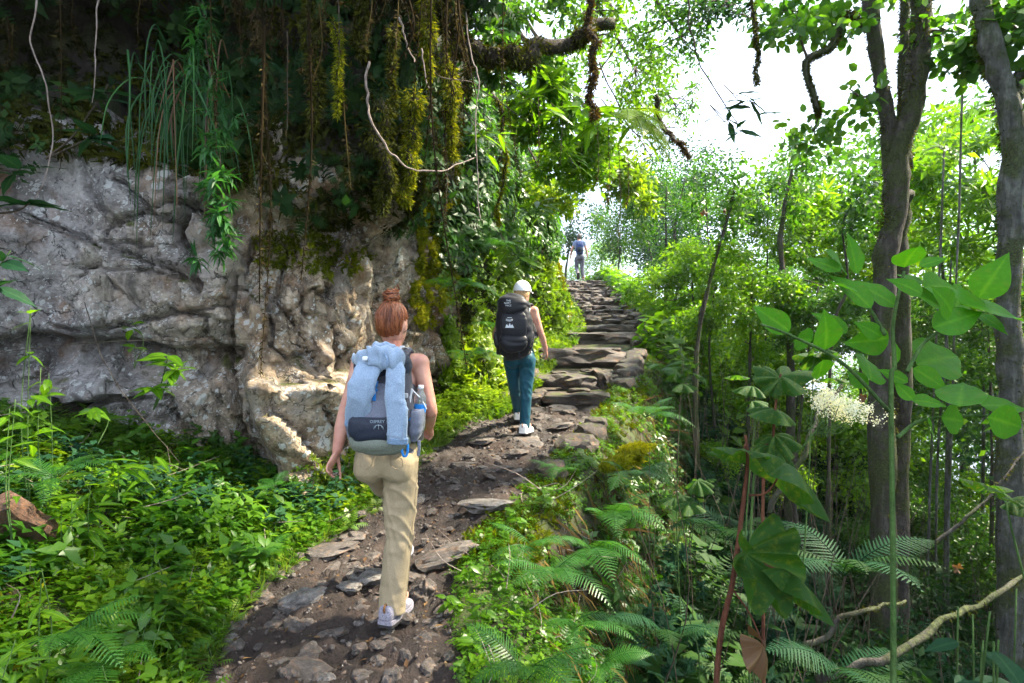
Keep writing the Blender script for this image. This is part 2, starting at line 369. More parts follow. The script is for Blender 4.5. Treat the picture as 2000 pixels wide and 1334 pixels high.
M['twig'] = barkmat('twig bark', (.04, .03, .022), (.085, .066, .05), (.15, .12, .09), moss=.2, stretch=(20, 20, 4))
M['vine'] = barkmat('pale vine', (.16, .12, .10), (.28, .22, .19), (.42, .36, .33), moss=.0, stretch=(20, 20, 4))
M['darkroot'] = barkmat('dark root', (.012, .010, .008), (.03, .022, .016), (.07, .05, .035), moss=.3)
M['stem_green'] = barkmat('green stem', (.03, .07, .015), (.06, .12, .03), (.10, .17, .05), moss=0, stretch=(14, 14, 2))
M['stem_red'] = barkmat('reddish stem', (.06, .02, .012), (.11, .04, .022), (.16, .07, .035), moss=0, stretch=(14, 14, 2))
def lm(key, *a, **k): M[key] = leafmat(key.replace('_', ' '), *a, **k)
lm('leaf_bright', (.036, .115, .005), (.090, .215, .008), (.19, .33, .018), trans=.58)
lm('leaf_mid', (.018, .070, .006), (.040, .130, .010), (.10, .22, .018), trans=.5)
lm('leaf_dark', (.006, .026, .007), (.013, .047, .010), (.034, .085, .015), trans=.34, rough=.6, spec=.15)  # this green and the next darkened to put gully shade into the leaves
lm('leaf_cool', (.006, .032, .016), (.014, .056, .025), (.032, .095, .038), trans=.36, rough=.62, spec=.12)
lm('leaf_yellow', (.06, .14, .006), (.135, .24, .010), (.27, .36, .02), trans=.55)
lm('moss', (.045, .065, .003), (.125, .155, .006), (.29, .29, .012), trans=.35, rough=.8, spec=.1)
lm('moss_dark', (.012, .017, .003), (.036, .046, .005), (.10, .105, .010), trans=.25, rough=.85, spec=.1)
lm('moss_brown', (.03, .018, .007), (.07, .045, .015), (.13, .095, .03), trans=.2, rough=.9, spec=.05)
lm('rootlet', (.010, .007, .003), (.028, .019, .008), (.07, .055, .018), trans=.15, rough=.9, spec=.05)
lm('grass', (.035, .085, .008), (.08, .17, .014), (.20, .26, .03), trans=.45)
lm('fern', (.014, .075, .014), (.034, .13, .020), (.085, .21, .03), trans=.45)
lm('big_leaf', (.034, .16, .008), (.066, .245, .012), (.13, .34, .02), trans=.55, rough=.45, spec=.3, veins=.5, worn=.6)
lm('lobed', (.016, .065, .010), (.030, .10, .014), (.10, .17, .03), trans=.5, rough=.5, spec=.25, veins=.6, worn=1.0)
lm('dry_leaf', (.055, .025, .010), (.11, .055, .02), (.20, .12, .05), trans=.2, rough=.6)
lm('petal', (.60, .62, .58), (.74, .75, .72), (.82, .83, .8), trans=.3, rough=.6)
lm('bamboo', (.012, .065, .018), (.026, .115, .028), (.055, .18, .04), trans=.42, rough=.5, spec=.3)
# ---------------------------------------------------------------- the lie of the land
ZY = np.array([-4, 0, 2.5, 3, 4.5, 6.2, 7.2, 9, 11, 13, 16, 19, 22, 24, 30, 45, 80, 150.])
ZZ = np.array([-.45, -.2, -.03, 0, .2, .46, .62, 1.0, 1.44, 1.87, 2.51, 3.15, 3.8, 4.0, 4.1, 4.0, 2.0, -4.])
LY = np.array([-4, 0, 2.5, 3, 3.7, 4.5, 5.3, 6.2, 7.2, 8.6, 10, 12, 14, 16, 19, 22, 26, 40, 150.])
LX = np.array([-1.2, -1.25, -1.40, -1.62, -1.43, -1.09, -.95, -.72, -.16, .31, .63, 1.32, 1.50, 1.58, 1.71, 1.88, 2.0, 2.2, 3.])
RX = np.array([.9, .55, -.18, -.28, -.30, .04, .38, .76, 1.2, 1.66, 2.12, 2.86, 3.06, 3.2, 3.35, 3.5, 3.5, 4.0, 6.])
YD = np.linspace(-4, 150, 3081)
def smc(xs, ys, w=9):
    v = np.interp(YD, xs, ys); k = np.ones(w) / w; return np.convolve(np.pad(v, w // 2, mode='edge'), k, 'valid')
_z, _l, _r = smc(ZY, ZZ), smc(LY, LX, 13), smc(LY, RX, 13)
def zp(y): return np.interp(y, YD, _z)
def Lx(y): return np.interp(y, YD, _l)
def Rx(y): return np.interp(y, YD, _r)
def py_of(Y): return 667 + (CAMZ - zp(Y)) * F / Y
_Yt = np.linspace(2.0, 24, 2201); _pt = py_of(_Yt)
def Yp(py): return float(np.interp(-py, -_pt, _Yt))
def ground(x, y, rough=True):
    x = np.asarray(x, float); y = np.asarray(y, float); x, y = np.broadcast_arrays(x, y)
    z0 = zp(y); l, r = Lx(y), Rx(y); dl = np.maximum(l - x, 0); dr = np.maximum(x - r, 0)
    near = 1 - sm(3.3, 4.3, y)
    hl = near * (.60 * dl - .02 * dl ** 2) + (1 - near) * np.interp(dl, [0, .3, .7, 1.1, 1.5, 2.2, 3.4, 8], [0, .03, .05, .32, .5, .74, 1.0, 2.])
    far = sm(8.5, 16, y)
    hl = hl * (1 - far) + far * np.interp(dl, [0, .5, 1.5, 5, 14, 60], [0, .25, .8, 1.2, 2.2, 10])
    hl = np.minimum(hl, 30) * (1 - .14 * sm(3.2, 4.0, y) * (1 - sm(6, 8, y)))
    hr = -np.interp(dr, [0, .22, .38, .6, 1.15, 1.7, 4, 12, 40, 120], [-.02, .0, .10, .42, 1.55, 2.2, 3.7, 9.5, 30, 95])
    hr = hr * (1 - .45 * sm(12, 20, y) * (1 - sm(3, 12, dr)))
    z = z0 + np.where(dl > 0, hl, 0) + np.where(dr > 0, hr, 0)
    if rough:
        q = np.stack([x.ravel(), y.ravel(), 0 * x.ravel()], 1)
        out = sm(0, .35, np.maximum(dl, dr))
        z = z + (fbm(q * 1.4, 4, 3) * .09).reshape(z.shape) * out + (fbm(q * 6, 3, 8) * .02).reshape(z.shape) * (out * .8 + .2)
    return z
def gz(x, y): return float(ground(np.array([x]), np.array([y]))[0])
def axis(segs):
    a = [segs[0][0]]
    for lo, hi, st in segs:
        n = max(1, int(round((hi - lo) / st))); a += list(np.linspace(lo, hi, n + 1)[1:])
    return np.array(a)
def gridmesh(name, X, Yg, Zg, mat, smooth=True, parent=None):
    ny, nx = X.shape; v = np.stack([X, Yg, Zg], -1).reshape(-1, 3)
    i = np.arange(ny * nx).reshape(ny, nx); f = np.stack([i[:-1, :-1], i[:-1, 1:], i[1:, 1:], i[1:, :-1]], -1).reshape(-1, 4)
    return mobj(name, v, f, mat, parent, smooth=smooth)
xs = axis([(-90, -12, 6), (-12, -4, .4), (-4, 4, .1), (4, 10, .3), (10, 40, 1.5), (40, 120, 8)])
ys = axis([(-6, 1.5, .25), (1.5, 9, .08), (9, 26, .2), (26, 60, 1.2), (60, 150, 6)])
gx, gy = np.meshgrid(xs, ys); g = ground(gx, gy)
inside = (gx > Lx(gy) + .06) & (gx < Rx(gy) - .06)
g = np.where(inside, g - .09, g)
tag(gridmesh('hillside', gx, gy, g, M['bank']), kind='structure')
# the trodden dirt of the trail
ty = np.arange(-2, 26.2, .035); tu = np.linspace(-.06, 1.06, 46)
TX = Lx(ty)[:, None] + (Rx(ty) - Lx(ty))[:, None] * tu[None]; TY = np.repeat(ty[:, None], len(tu), 1)
def trail_z(x, y):
    x = np.asarray(x, float); y = np.asarray(y, float)
    q = np.stack([x.ravel(), y.ravel(), 0 * x.ravel()], 1)
    n = fbm(q * 2.2, 3, 21) * .035 + (np.abs(fbm(q * 7, 3, 23)) * -.06) + fbm(q * 22, 2, 29) * .02
    u = (x - Lx(y)) / (Rx(y) - Lx(y)); edge = -.05 * sm(.5, 1.06, np.abs(u - .5) * 2)
    return zp(y) + n.reshape(x.shape) - edge * 0 - .05 * sm(7.0, 7.5, y) - .22 * sm(7.4, 8.2, y) + np.where((u < -.03) | (u > 1.03), -.06, 0)
trail = gridmesh('trail', TX, TY, trail_z(TX, TY), M['dirt']); tag(trail, kind='structure')
# ---------------------------------------------------------------- stones
def ico(sub):
    bm = bmesh.new(); bmesh.ops.create_icosphere(bm, subdivisions=sub, radius=1)
    v = np.array([q.co[:] for q in bm.verts]); f = np.array([[w.index for w in q.verts] for q in bm.faces]); bm.free(); return v, f
ICO = {k: ico(k) for k in (1, 2, 3, 4)}
def rock_shape(seed, sub=3, boxy=.0, cuts=9, rough=.10, depth=.72):
    r = np.random.default_rng(seed); v, f = ICO[sub]; d = nrm(v)
    bx = d / np.abs(d).max(1, keepdims=True); v = d * (1 - boxy) + bx * boxy * .92
    v = v * (1 + .16 * fbm(d * 1.3 + seed * 3.7, 2, seed))[:, None]
    for k in range(cuts):
        n = nrm(r.normal(size=3)); h = r.uniform(depth, depth + .25) * (1 + .35 * boxy); t = v @ n; e = t > h
        v[e] -= np.outer(t[e] - h, n) * .92
    v = v + d * (rough * .6 * fbm(d * 4.1 + seed, 3, seed + 5))[:, None]
    return v, f
def rock_mesh(name, seed, mat, **k):
    v, f = rock_shape(seed, **k); return mesh(name, v, f, mat, smooth=False)
def shade_auto(me, ang=.6):
    me.polygons.foreach_set('use_smooth', np.ones(len(me.polygons), bool))
    try: me.set_sharp_from_angle(angle=ang)
    except Exception: pass
    return me
STONES = [shade_auto(rock_mesh('trail_stone', 100 + i, M['stone'], sub=3, boxy=.35, cuts=18, depth=.58, rough=.2), .35) for i in range(7)]
PALES = [shade_auto(rock_mesh('trail_stone', 140 + i, M['stone_pale'], sub=3, boxy=.3, cuts=18, depth=.58, rough=.2), .35) for i in range(4)]
# px, py, width px, depth/width, height/width, sink, pale
placed = [(955, 995, 122, .62, .16, .35, 1), (868, 1082, 150, .62, .36, .45, 0), (588, 1168, 108, .7, .42, .35, 1), (640, 1075, 118, .7, .20, .5, 0),
          (722, 1128, 104, .7, .34, .4, 1), (681, 1152, 52, .8, .4, .3, 2), (738, 1192, 72, .8, .4, .4, 0), (832, 1146, 56, .9, .75, .3, 0), (598, 1212, 46, .9, .5, .3, 0),
          (596, 1292, 190, .62, .16, .45, 0), (452, 1236, 42, .9, .55, .3, 1), (505, 1240, 30, .9, .5, .3, 0), (540, 1122, 44, .8, .4, .4, 0), (660, 1225, 56, .8, .35, .45, 0),
          (700, 1100, 60, .8, .25, .5, 0), (780, 1290, 84, .8, .25, .5, 0), (800, 1110, 60, .8, .25, .5, 0), (880, 1225, 50, .8, .4, .4, 0), (845, 1205, 40, .8, .4, .4, 0), (640, 1315, 44, .8, .5, .4, 1), (430, 1300, 34, .8, .5, .4, 0),
          (910, 1120, 74, .7, .25, .5, 0), (990, 1020, 60, .7, .25, .5, 0), (912, 1030, 54, .7, .2, .5, 0), (470, 1190, 40, .8, .3, .5, 0), (690, 1045, 60, .7, .25, .5, 0),
          (944, 857, 70, .8, .14, .5, 0), (1036, 860, 74, .8, .16, .45, 0), (1006, 884, 74, .75, .18, .45, 0), (962, 912, 86, .7, .18, .45, 0), (922, 936, 50, .8, .3, .4, 0), (902, 906, 62, .8, .16, .5, 0), (968, 890, 38, .8, .2, .4, 0),
          (1085, 866, 78, .8, .18, .5, 0), (1030, 940, 84, .7, .2, .45, 0), (1075, 905, 60, .7, .2, .5, 0), (880, 950, 50, .7, .2, .5, 0), (1005, 920, 34, .9, .3, .4, 1), (985, 936, 30, .9, .3, .4, 1), (860, 915, 46, .7, .2, .5, 0),
          (1095, 830, 66, .9, .16, .5, 0), (1060, 812, 60, .9, .16, .5, 0), (1005, 835, 46, .9, .16, .5, 0), (960, 830, 40, .9, .16, .5, 0), (1130, 812, 56, .9, .16, .5, 0), (1040, 792, 66, .9, .2, .5, 0), (1100, 796, 60, .9, .2, .5, 0), (1150, 790, 50, .9, .2, .5, 0)]
srng = np.random.default_rng(11)
for i, (px, py, w, dr_, hr_, sink, pale) in enumerate(placed):
    Y = Yp(py); x = (px - 1000) / F * Y; a = w * Y / F * .5
    hr_ = max(hr_, .26); me = (PALES if pale else STONES)[i % (4 if pale else 7)]
    o = obj('stone', me, trail, (x, Y, float(trail_z(np.array([x]), np.array([Y]))[0]) + a * hr_ * (.75 - 2 * sink)), (srng.uniform(-.2, .2), srng.uniform(-.2, .2), srng.uniform(-.5, .5)), (a, a * dr_, a * hr_))
cob = []
for k in range(1600):                                  # cobbles bedded in the dirt
    Y = 2.3 + 5.3 * srng.random() ** 1.2; u = srng.uniform(.05, .97); x = Lx(Y) + (Rx(Y) - Lx(Y)) * u; a = srng.uniform(.035, .10)
    if any((x - b[0]) ** 2 + (Y - b[1]) ** 2 < (.85 * (a + b[2])) ** 2 for b in cob) or float(vnoise(np.array([[x * 1.1, Y * .9, 3.0]]), 91)[0]) < -.25: continue
    cob.append((x, Y, a))
    if len(cob) > 125: break
for k, (x, Y, a) in enumerate(cob):
    h_ = srng.uniform(.45, .8); obj('stone', (STONES + PALES[:1])[k % 8], trail, (x, Y, float(trail_z(np.array([x]), np.array([Y]))[0]) - a * h_ * .45), (srng.uniform(-.22, .22), srng.uniform(-.22, .22), srng.uniform(0, 6)), (a, a * srng.uniform(.6, .95), a * h_))
for k in range(190):                                   # smaller stones trodden into the dirt
    Y = srng.uniform(2.3, 7.6); u = srng.uniform(.03, .97); x = Lx(Y) + (Rx(Y) - Lx(Y)) * u; a = .016 + .06 * srng.random() ** 2.2
    obj('stone', (STONES + PALES[:2])[k % 9], trail, (x, Y, float(trail_z(np.array([x]), np.array([Y]))[0]) + a * .1), (srng.uniform(-.3, .3), srng.uniform(-.3, .3), srng.uniform(0, 6)), (a, a * srng.uniform(.6, 1), a * srng.uniform(.3, .6)))
# gravel: too small to pick apart
gv, gf = ICO[1]; K = 3600
yy = srng.uniform(2.2, 8.5, K); uu = srng.uniform(.0, 1.0, K); xx = Lx(yy) + (Rx(yy) - Lx(yy)) * uu
sc = (.004 + .013 * srng.random(K) ** 3)[:, None] * srng.uniform(.5, 1.3, (K, 3))
v, f, n = scatter(gv * (1 + .25 * srng.normal(size=(len(gv), 1))), gf, np.stack([xx, yy, trail_z(xx, yy)], 1), frames(randdir(K, srng), randdir(K, srng)), sc)
o = mobj('gravel', v, f, M['stone'], trail); tag(o, kind='stuff')
# leaf litter
K = 1500
yy = srng.uniform(2.2, 9, K); uu = srng.beta(.6, .6, K) * 1.16 - .08; xx = Lx(yy) + (Rx(yy) - Lx(yy)) * uu
d = randdir(K, srng); d[:, 2] *= .25; up = randdir(K, srng) * .4 + np.array([0, 0, 1.])
v, f, n = scatter(LEAF_V, LEAF_F, np.stack([xx, yy, np.maximum(trail_z(xx, yy), 0 * yy - 1) + .012], 1), frames(d, up), .012 + .045 * srng.random(K) ** 2)
tag(mobj('leaf_litter', v, f, M['dry_leaf'], rnd=np.repeat(srng.random(K), n)), 'fallen brown leaves scattered over the dirt trail', 'leaf litter', kind='stuff')
# ---------------------------------------------------------------- stone stairs
stairs = empty('stone_stairs', (0, 0, 0)); tag(stairs, kind='structure')
STEPS = [7.45, 8.35, 9.55, 11.35, 12.4, 13.1, 13.9, 14.6, 15.3, 16.1, 16.9, 17.8, 18.6, 19.4, 20.2, 21.0, 21.8, 22.6, 23.4]
BOXM = [shade_auto(rock_mesh('step_stone', 300 + i, M['step'], sub=4, boxy=.93, cuts=4, rough=.16, depth=.9), .4) for i in range(7)]
SLAB = [shade_auto(rock_mesh('tread_stone', 330 + i, M['step'], sub=3, boxy=.55, cuts=12, rough=.12), .5) for i in range(6)]
for i, y0 in enumerate(STEPS):
    y1 = STEPS[i + 1] if i + 1 < len(STEPS) else y0 + .9
    zt = float(zp((y0 + y1) * .5)) + .02; zprev = float(zp((STEPS[i - 1] + y0) * .5)) + .02 if i else float(zp(y0)) - .02
    h = zt - zprev; l, r = float(Lx(y0)) - .1, float(Rx(y0)) + .05; x = l; n = int(srng.choice([1, 2, 2])) if y0 < 14.4 else int(srng.integers(2, 4))
    w = srng.dirichlet(np.full(n, 6.0)) * (r - l); skew = srng.uniform(-.10, .10)
    for q in range(n):
        hh = h + srng.uniform(.10, .16); y_f = y0 + skew * (q - (n - 1) / 2) + srng.uniform(-.06, .06); dd = max(y1 - y_f, .5) + .12
        obj('step_stone', BOXM[(i * 3 + q) % 7], stairs, (x + w[q] / 2, y_f + dd / 2, zt - hh / 2 + srng.uniform(-.025, .015)),
            (srng.uniform(-.03, .03), srng.uniform(-.035, .035), srng.uniform(-.08, .08)), (w[q] * .535, dd * .54, hh * .54)); x += w[q]
    nt_ = int((r - l) * (y1 - y0) / .26)
    for q in range(nt_):                               # flat stones that pave the tread
        yy = srng.uniform(y0 + .3, max(y1, y0 + .4)); a = srng.uniform(.09, .20)
        obj('tread_stone', SLAB[(i + q) % 6], stairs, (srng.uniform(l + .1, r - .1), yy, zt - .012 + .015 * srng.random()), (srng.uniform(-.05, .05), srng.uniform(-.05, .05), srng.uniform(0, 3)), (a, a * srng.uniform(.6, .9), .035))
# edge stones shoring the stairs
for k in range(64):
    y0 = srng.uniform(4.6, 14) if k % 2 else srng.uniform(7.2, 22); s_ = srng.random() < .25 and y0 > 7.2; x = (float(Lx(y0)) - .08) if s_ else float(Rx(y0)) + .06; a = srng.uniform(.12, .24)
    obj('edge_stone', SLAB[k % 6], stairs, (x, y0, float(zp(y0)) - .02 + srng.uniform(-.05, .06)), (srng.uniform(-.2, .2), srng.uniform(-.2, .2), srng.uniform(0, 3)), (a, a * .8, a * .6))
# ---------------------------------------------------------------- the cliff
BASE = np.array([(-9, 2.6), (-6.5, 3.5), (-4.6, 4.05), (-3.3, 4.42), (-2.2, 4.62), (-1.75, 4.80), (-1.30, 5.35), (-1.12, 6.1), (-.98, 6.9), (-.70, 7.7), (-.15, 8.5), (.22, 9.6), (.62, 11.2), (1.05, 12.6), (1.12, 13.6), (.7, 15), (-.8, 17.5), (-4, 21), (-9, 26)])
bp = catmull(BASE, 1800); sl = np.concatenate([[0], np.cumsum(np.linalg.norm(np.diff(bp, axis=0), axis=1))])
def base_at(s):
    p = np.stack([np.interp(s, sl, bp[:, 0]), np.interp(s, sl, bp[:, 1])], -1)
    e = .12; q = np.stack([np.interp(s + e, sl, bp[:, 0]) - np.interp(s - e, sl, bp[:, 0]), np.interp(s + e, sl, bp[:, 1]) - np.interp(s - e, sl, bp[:, 1])], -1); q = nrm(q)
    return p, np.stack([q[..., 1], -q[..., 0]], -1)        # point, outward normal (towards the trail)
def s_of(x, y): return float(sl[np.argmin((bp[:, 0] - x) ** 2 + (bp[:, 1] - y) ** 2)])
S_END = s_of(-.70, 7.7); S_FAR = s_of(-9, 26)
SB = np.array([s_of(*b) for b in BASE])
HB = np.interp(np.arange(len(BASE)), [0, 2, 3, 4, 5, 6, 7, 8, 9, 12, 14, 18], [3.3, 3.05, 2.95, 2.75, 2.45, 2.55, 2.9, 3.0, 3.0, 4, 5, 5])
def hb(s): return np.interp(s, SB, HB)
s_blk0, s_blk1 = s_of(-2.15, 4.62), s_of(-1.5, 5.05)
def cliff_off(s, z):
    'large forms of the cliff'
    q = np.stack([s.ravel() * .9, z.ravel() * .9, 0 * s.ravel()], 1)
    o = fbm(q, 1, 41).reshape(s.shape) * .07 - .05 * z
    sb = s_blk0 + .30 * np.clip(1.15 - z, 0, 1.2)
    left = 1 - sm(sb - .15, sb + .05, s)
    o -= left * .28 * sm(1.02, 1.36, z + .05 * np.sin(s * 5)) * (1 - sm(1.44, 1.50, z + .05 * np.sin(s * 3))) * sm(s_blk0 - 2.6, s_blk0 - 1.6, s + 0 * z)     # dark undercut
    o += left * .10 * sm(1.45, 1.6, z)
    blk = sm(sb - .07, sb + .09, s) * (1 - sm(s_blk1 - .2, s_blk1 + .3, s))
    o += blk * (.30 * (1 - sm(1.08, 1.30, z)) + .10 * (1 - sm(1.7, 2.2, z)))
    o -= .30 * sm(s_blk1 - .1, s_blk1 + .3, s) * (1 - sm(.7, 1.3, z)) * (1 - sm(S_END - .3, S_END + .3, s))
    up = np.maximum(z - hb(s), 0); near = 1 - sm(s_of(-1.75, 4.8), s_of(-1.12, 6.1), s)
    o -= near * np.minimum(up * .75, .75)
    rt = 4.05 - .25 * sm(s_blk0, S_END, s)
    q2 = np.stack([s.ravel() * 1.3, z.ravel() * 1.3, 0 * s.ravel() + 3], 1); lump = fbm(q2, 4, 141).reshape(s.shape)
    o += near * ((2.3 + .5 * lump) * sm(rt, rt + .9, z + .25 * lump) - .35 * np.maximum(z - rt - 1.2, 0))
    sc = s_of(-1.55, 5.0)                                     # root mass that hangs over the pale rock
    o += (.95 + .35 * lump) * np.exp(-((s - sc) / .62) ** 2) * sm(2.62, 3.05, z + .22 * lump + .35 * np.abs(s - sc))
    o += near * .10 * lump * sm(0, .3, up)
    return o
crng = np.random.default_rng(5)
seeds = []; s_slab0, s_slab1 = s_of(-4.8, 4.0), s_blk0 - .55
for k in range(9000):
    ss, zz = crng.uniform(2.0, S_END + .3), crng.uniform(-.6, 5.4)
    slab = s_slab0 - 1 < ss < s_slab1
    md = 1.15 if slab and 1.5 < zz < 2.9 else (crng.choice([.3, .45, .8]) if zz < hb(ss) + .2 and ss > s_slab1 - .3 else .6)
    if all((ss - a) ** 2 * (.8 if slab else 1.5) + (zz - b) ** 2 * (1.2 if slab else .6) > md * md for a, b in seeds): seeds.append((ss, zz))
seeds = np.array(seeds); nS = len(seeds)
co = crng.normal(0, .05, nS); ca = crng.normal(0, .26, nS); cb_ = crng.normal(0, .22, nS)
sgr = axis([(2.0, s_slab0, .06), (s_slab0, S_END + .2, .024)]); zgr = axis([(-.6, 3.4, .024), (3.4, 5.6, .06)])
SS, ZZg = np.meshgrid(sgr, zgr)
q = np.stack([SS.ravel(), ZZg.ravel(), 0 * SS.ravel()], 1)
wu = SS + (fbm(q * 2.2, 2, 61) * .035 + fbm(q * 12, 2, 67) * .010).reshape(SS.shape) + .25 * ZZg; wz = ZZg + (fbm(q * 2.2 + 9, 2, 63) * .035 + fbm(q * 12 + 4, 2, 69) * .010).reshape(SS.shape) - .12 * SS
su, sz = seeds[:, 0] + .25 * seeds[:, 1], seeds[:, 1] - .12 * seeds[:, 0]
flat = np.stack([wu.ravel(), wz.ravel()], 1); idx = np.empty(len(flat), int); gap = np.empty(len(flat))
for c0 in range(0, len(flat), 20000):
    b = flat[c0:c0 + 20000]; slabw = 1.2
    D = np.sqrt((b[:, :1] - su) ** 2 * 1.25 + (b[:, 1:] - sz) ** 2 * .8)
    i2 = np.argpartition(D, 2, 1)[:, :2]; d2 = np.take_along_axis(D, i2, 1); o2 = np.argsort(d2, 1)
    idx[c0:c0 + 20000] = np.take_along_axis(i2, o2, 1)[:, 0]; d2.sort(1); gap[c0:c0 + 20000] = d2[:, 1] - d2[:, 0]
idx = idx.reshape(SS.shape); gap = gap.reshape(SS.shape)
off = cliff_off(SS, ZZg) + co[idx] + np.clip(ca[idx] * (wu - su[idx]), -.10, .10) + np.clip(cb_[idx] * (wz - sz[idx]), -.10, .10)
# smaller facets broken into the blocks
fs_ = np.stack([crng.uniform(2, S_END + .3, 900), crng.uniform(-.6, 4.2, 900)], 1); fo = crng.uniform(-.03, .035, 900); fa_ = crng.normal(0, .62, 900); fb_ = crng.normal(0, .62, 900)
fu, fz_ = fs_[:, 0] + .25 * fs_[:, 1], fs_[:, 1] - .12 * fs_[:, 0]; env = np.empty(len(flat))
for c0 in range(0, len(flat), 8000):                       # lower envelope of tilted planes: sharp-edged facets without steps
    b = flat[c0:c0 + 8000]; D = (b[:, :1] - fu) ** 2 * 1.6 + (b[:, 1:] - fz_) ** 2 * .7; k6 = np.argpartition(D, 6, 1)[:, :6]; d6 = np.take_along_axis(D, k6, 1)
    env[c0:c0 + 8000] = (fo[k6] + np.clip(fa_[k6] * (b[:, :1] - fu[k6]) + fb_[k6] * (b[:, 1:] - fz_[k6]), -.20, .20) + .5 * d6).min(1)
env = env.reshape(SS.shape) - env.mean(); slabm = 1 - .6 * (sm(s_slab0 - .5, s_slab0, SS) * (1 - sm(s_slab1 - .2, s_slab1 + .2, SS)) * sm(1.4, 1.6, ZZg))
off += slabm * env * .7
crackw = np.clip(.5 + .75 * vnoise(q * 1.3, 71).reshape(SS.shape), 0, 1)
off -= (.11 * crackw ** 1.5) * np.exp(-(gap / (.010 + .014 * crackw)) ** 2)
rid = np.abs(fbm(q * np.array([3.2, 1.4, 1]), 4, 73)).reshape(SS.shape)
off += -.02 * rid + fbm(q * 12, 3, 79).reshape(SS.shape) * .007
warmz = sm(s_blk0 + .4, s_blk1 + .3, SS)
off += warmz * .05 * np.abs(fbm(q * np.array([9., 1.2, 1]), 3, 83)).reshape(SS.shape) * -1      # fluted strata
off = cliff_off(SS, ZZg) + np.clip(off - cliff_off(SS, ZZg), -.26, .15)
# the main fractures of the face, each a groove with a broken edge: (points, half width, depth)
pb, nb = base_at(SS); gx_ = pb[..., 0] + nb[..., 0] * off; gy_ = np.maximum(pb[..., 1] + nb[..., 1] * off, .5)
jit_ = (fbm(q * 10, 2, 201) * 4).reshape(SS.shape); ppx = 1000 + gx_ / gy_ * F + jit_; ppy = 667 - (ZZg - CAMZ) / gy_ * F + jit_[::-1]
for pts_, hw_, dp_ in [([(452, 540), (447, 640), (453, 700), (449, 760), (475, 850), (545, 1005)], 11, .26), ([(225, 350), (300, 420), (335, 432)], 9, .15), ([(372, 395), (346, 450), (365, 490), (382, 565)], 14, .24), ([(100, 640), (200, 648), (330, 620), (440, 598)], 7, .14), ([(330, 610), (398, 622), (402, 662), (445, 690)], 6, .12),
                       ([(520, 560), (530, 680), (562, 705), (610, 690)], 7, .13), ([(90, 805), (200, 790), (330, 775), (348, 835), (400, 900)], 8, .15), ([(562, 500), (540, 590), (582, 640)], 7, .12), ([(640, 560), (662, 700), (640, 800), (668, 865)], 7, .12), ([(690, 430), (742, 520), (735, 640)], 8, .14), ([(820, 400), (852, 520), (830, 650)], 8, .13), ([(40, 420), (180, 470), (340, 482)], 5, .08), ([(130, 520), (260, 528), (360, 545)], 5, .08), ([(480, 620), (476, 540), (500, 470)], 8, .13), ([(600, 620), (590, 560), (618, 480)], 6, .1), ([(700, 880), (640, 940), (600, 985)], 6, .08), ([(160, 300), (170, 380), (230, 440)], 6, .08)]:
    dm = np.full(SS.shape, 1e9)
    for (ax_, ay_), (bx2, by2) in zip(pts_[:-1], pts_[1:]):
        ux, uy = bx2 - ax_, by2 - ay_; tt_ = np.clip(((ppx - ax_) * ux + (ppy - ay_) * uy) / (ux * ux + uy * uy), 0, 1); dm = np.minimum(dm, np.hypot(ppx - ax_ - tt_ * ux, ppy - ay_ - tt_ * uy))
    off = off - dp_ * np.exp(-(dm / (hw_ * .62)) ** 4)
for _ in range(0):                                         # soften the stepped edges between facets
    po = np.pad(off, 1, mode='edge'); off = (po[1:-1, 1:-1] * 2 + po[:-2, 1:-1] + po[2:, 1:-1] + po[1:-1, :-2] + po[1:-1, 2:]) / 6
pb, nb = base_at(SS)
CX = pb[..., 0] + nb[..., 0] * off; CY = pb[..., 1] + nb[..., 1] * off; CZ = ZZg + .03 * rid
CV = np.stack([CX, CY, CZ], -1).reshape(-1, 3); ny, nx = SS.shape; gi = np.arange(ny * nx).reshape(ny, nx)
CF = np.stack([gi[:-1, :-1], gi[:-1, 1:], gi[1:, 1:], gi[1:, :-1]], -1).reshape(-1, 4)
cell = idx[:-1, :-1].ravel(); cliff = empty('rock_cliff', (0, 0, 0)); tag(cliff, kind='structure')
for c in range(nS):
    ff = CF[cell == c]
    if len(ff) < 12: continue
    u, inv = np.unique(ff, return_inverse=True); soil = seeds[c, 1] > hb(seeds[c, 0]) + .3
    o = mobj('soil_clod' if soil else 'rock_block', CV[u], inv.reshape(ff.shape), M['soil'] if soil else M['rock'], cliff, smooth=False)
    
def cliff_pt(s, z, extra=0.0):
    'point on the large form of the cliff'
    s = np.atleast_1d(np.asarray(s, float)); z = np.broadcast_to(np.asarray(z, float), s.shape)
    p, n = base_at(s); o = cliff_off(s, z) + extra
    return np.stack([p[:, 0] + n[:, 0] * o, p[:, 1] + n[:, 1] * o, z], 1), np.stack([n[:, 0], n[:, 1], 0 * z], 1)
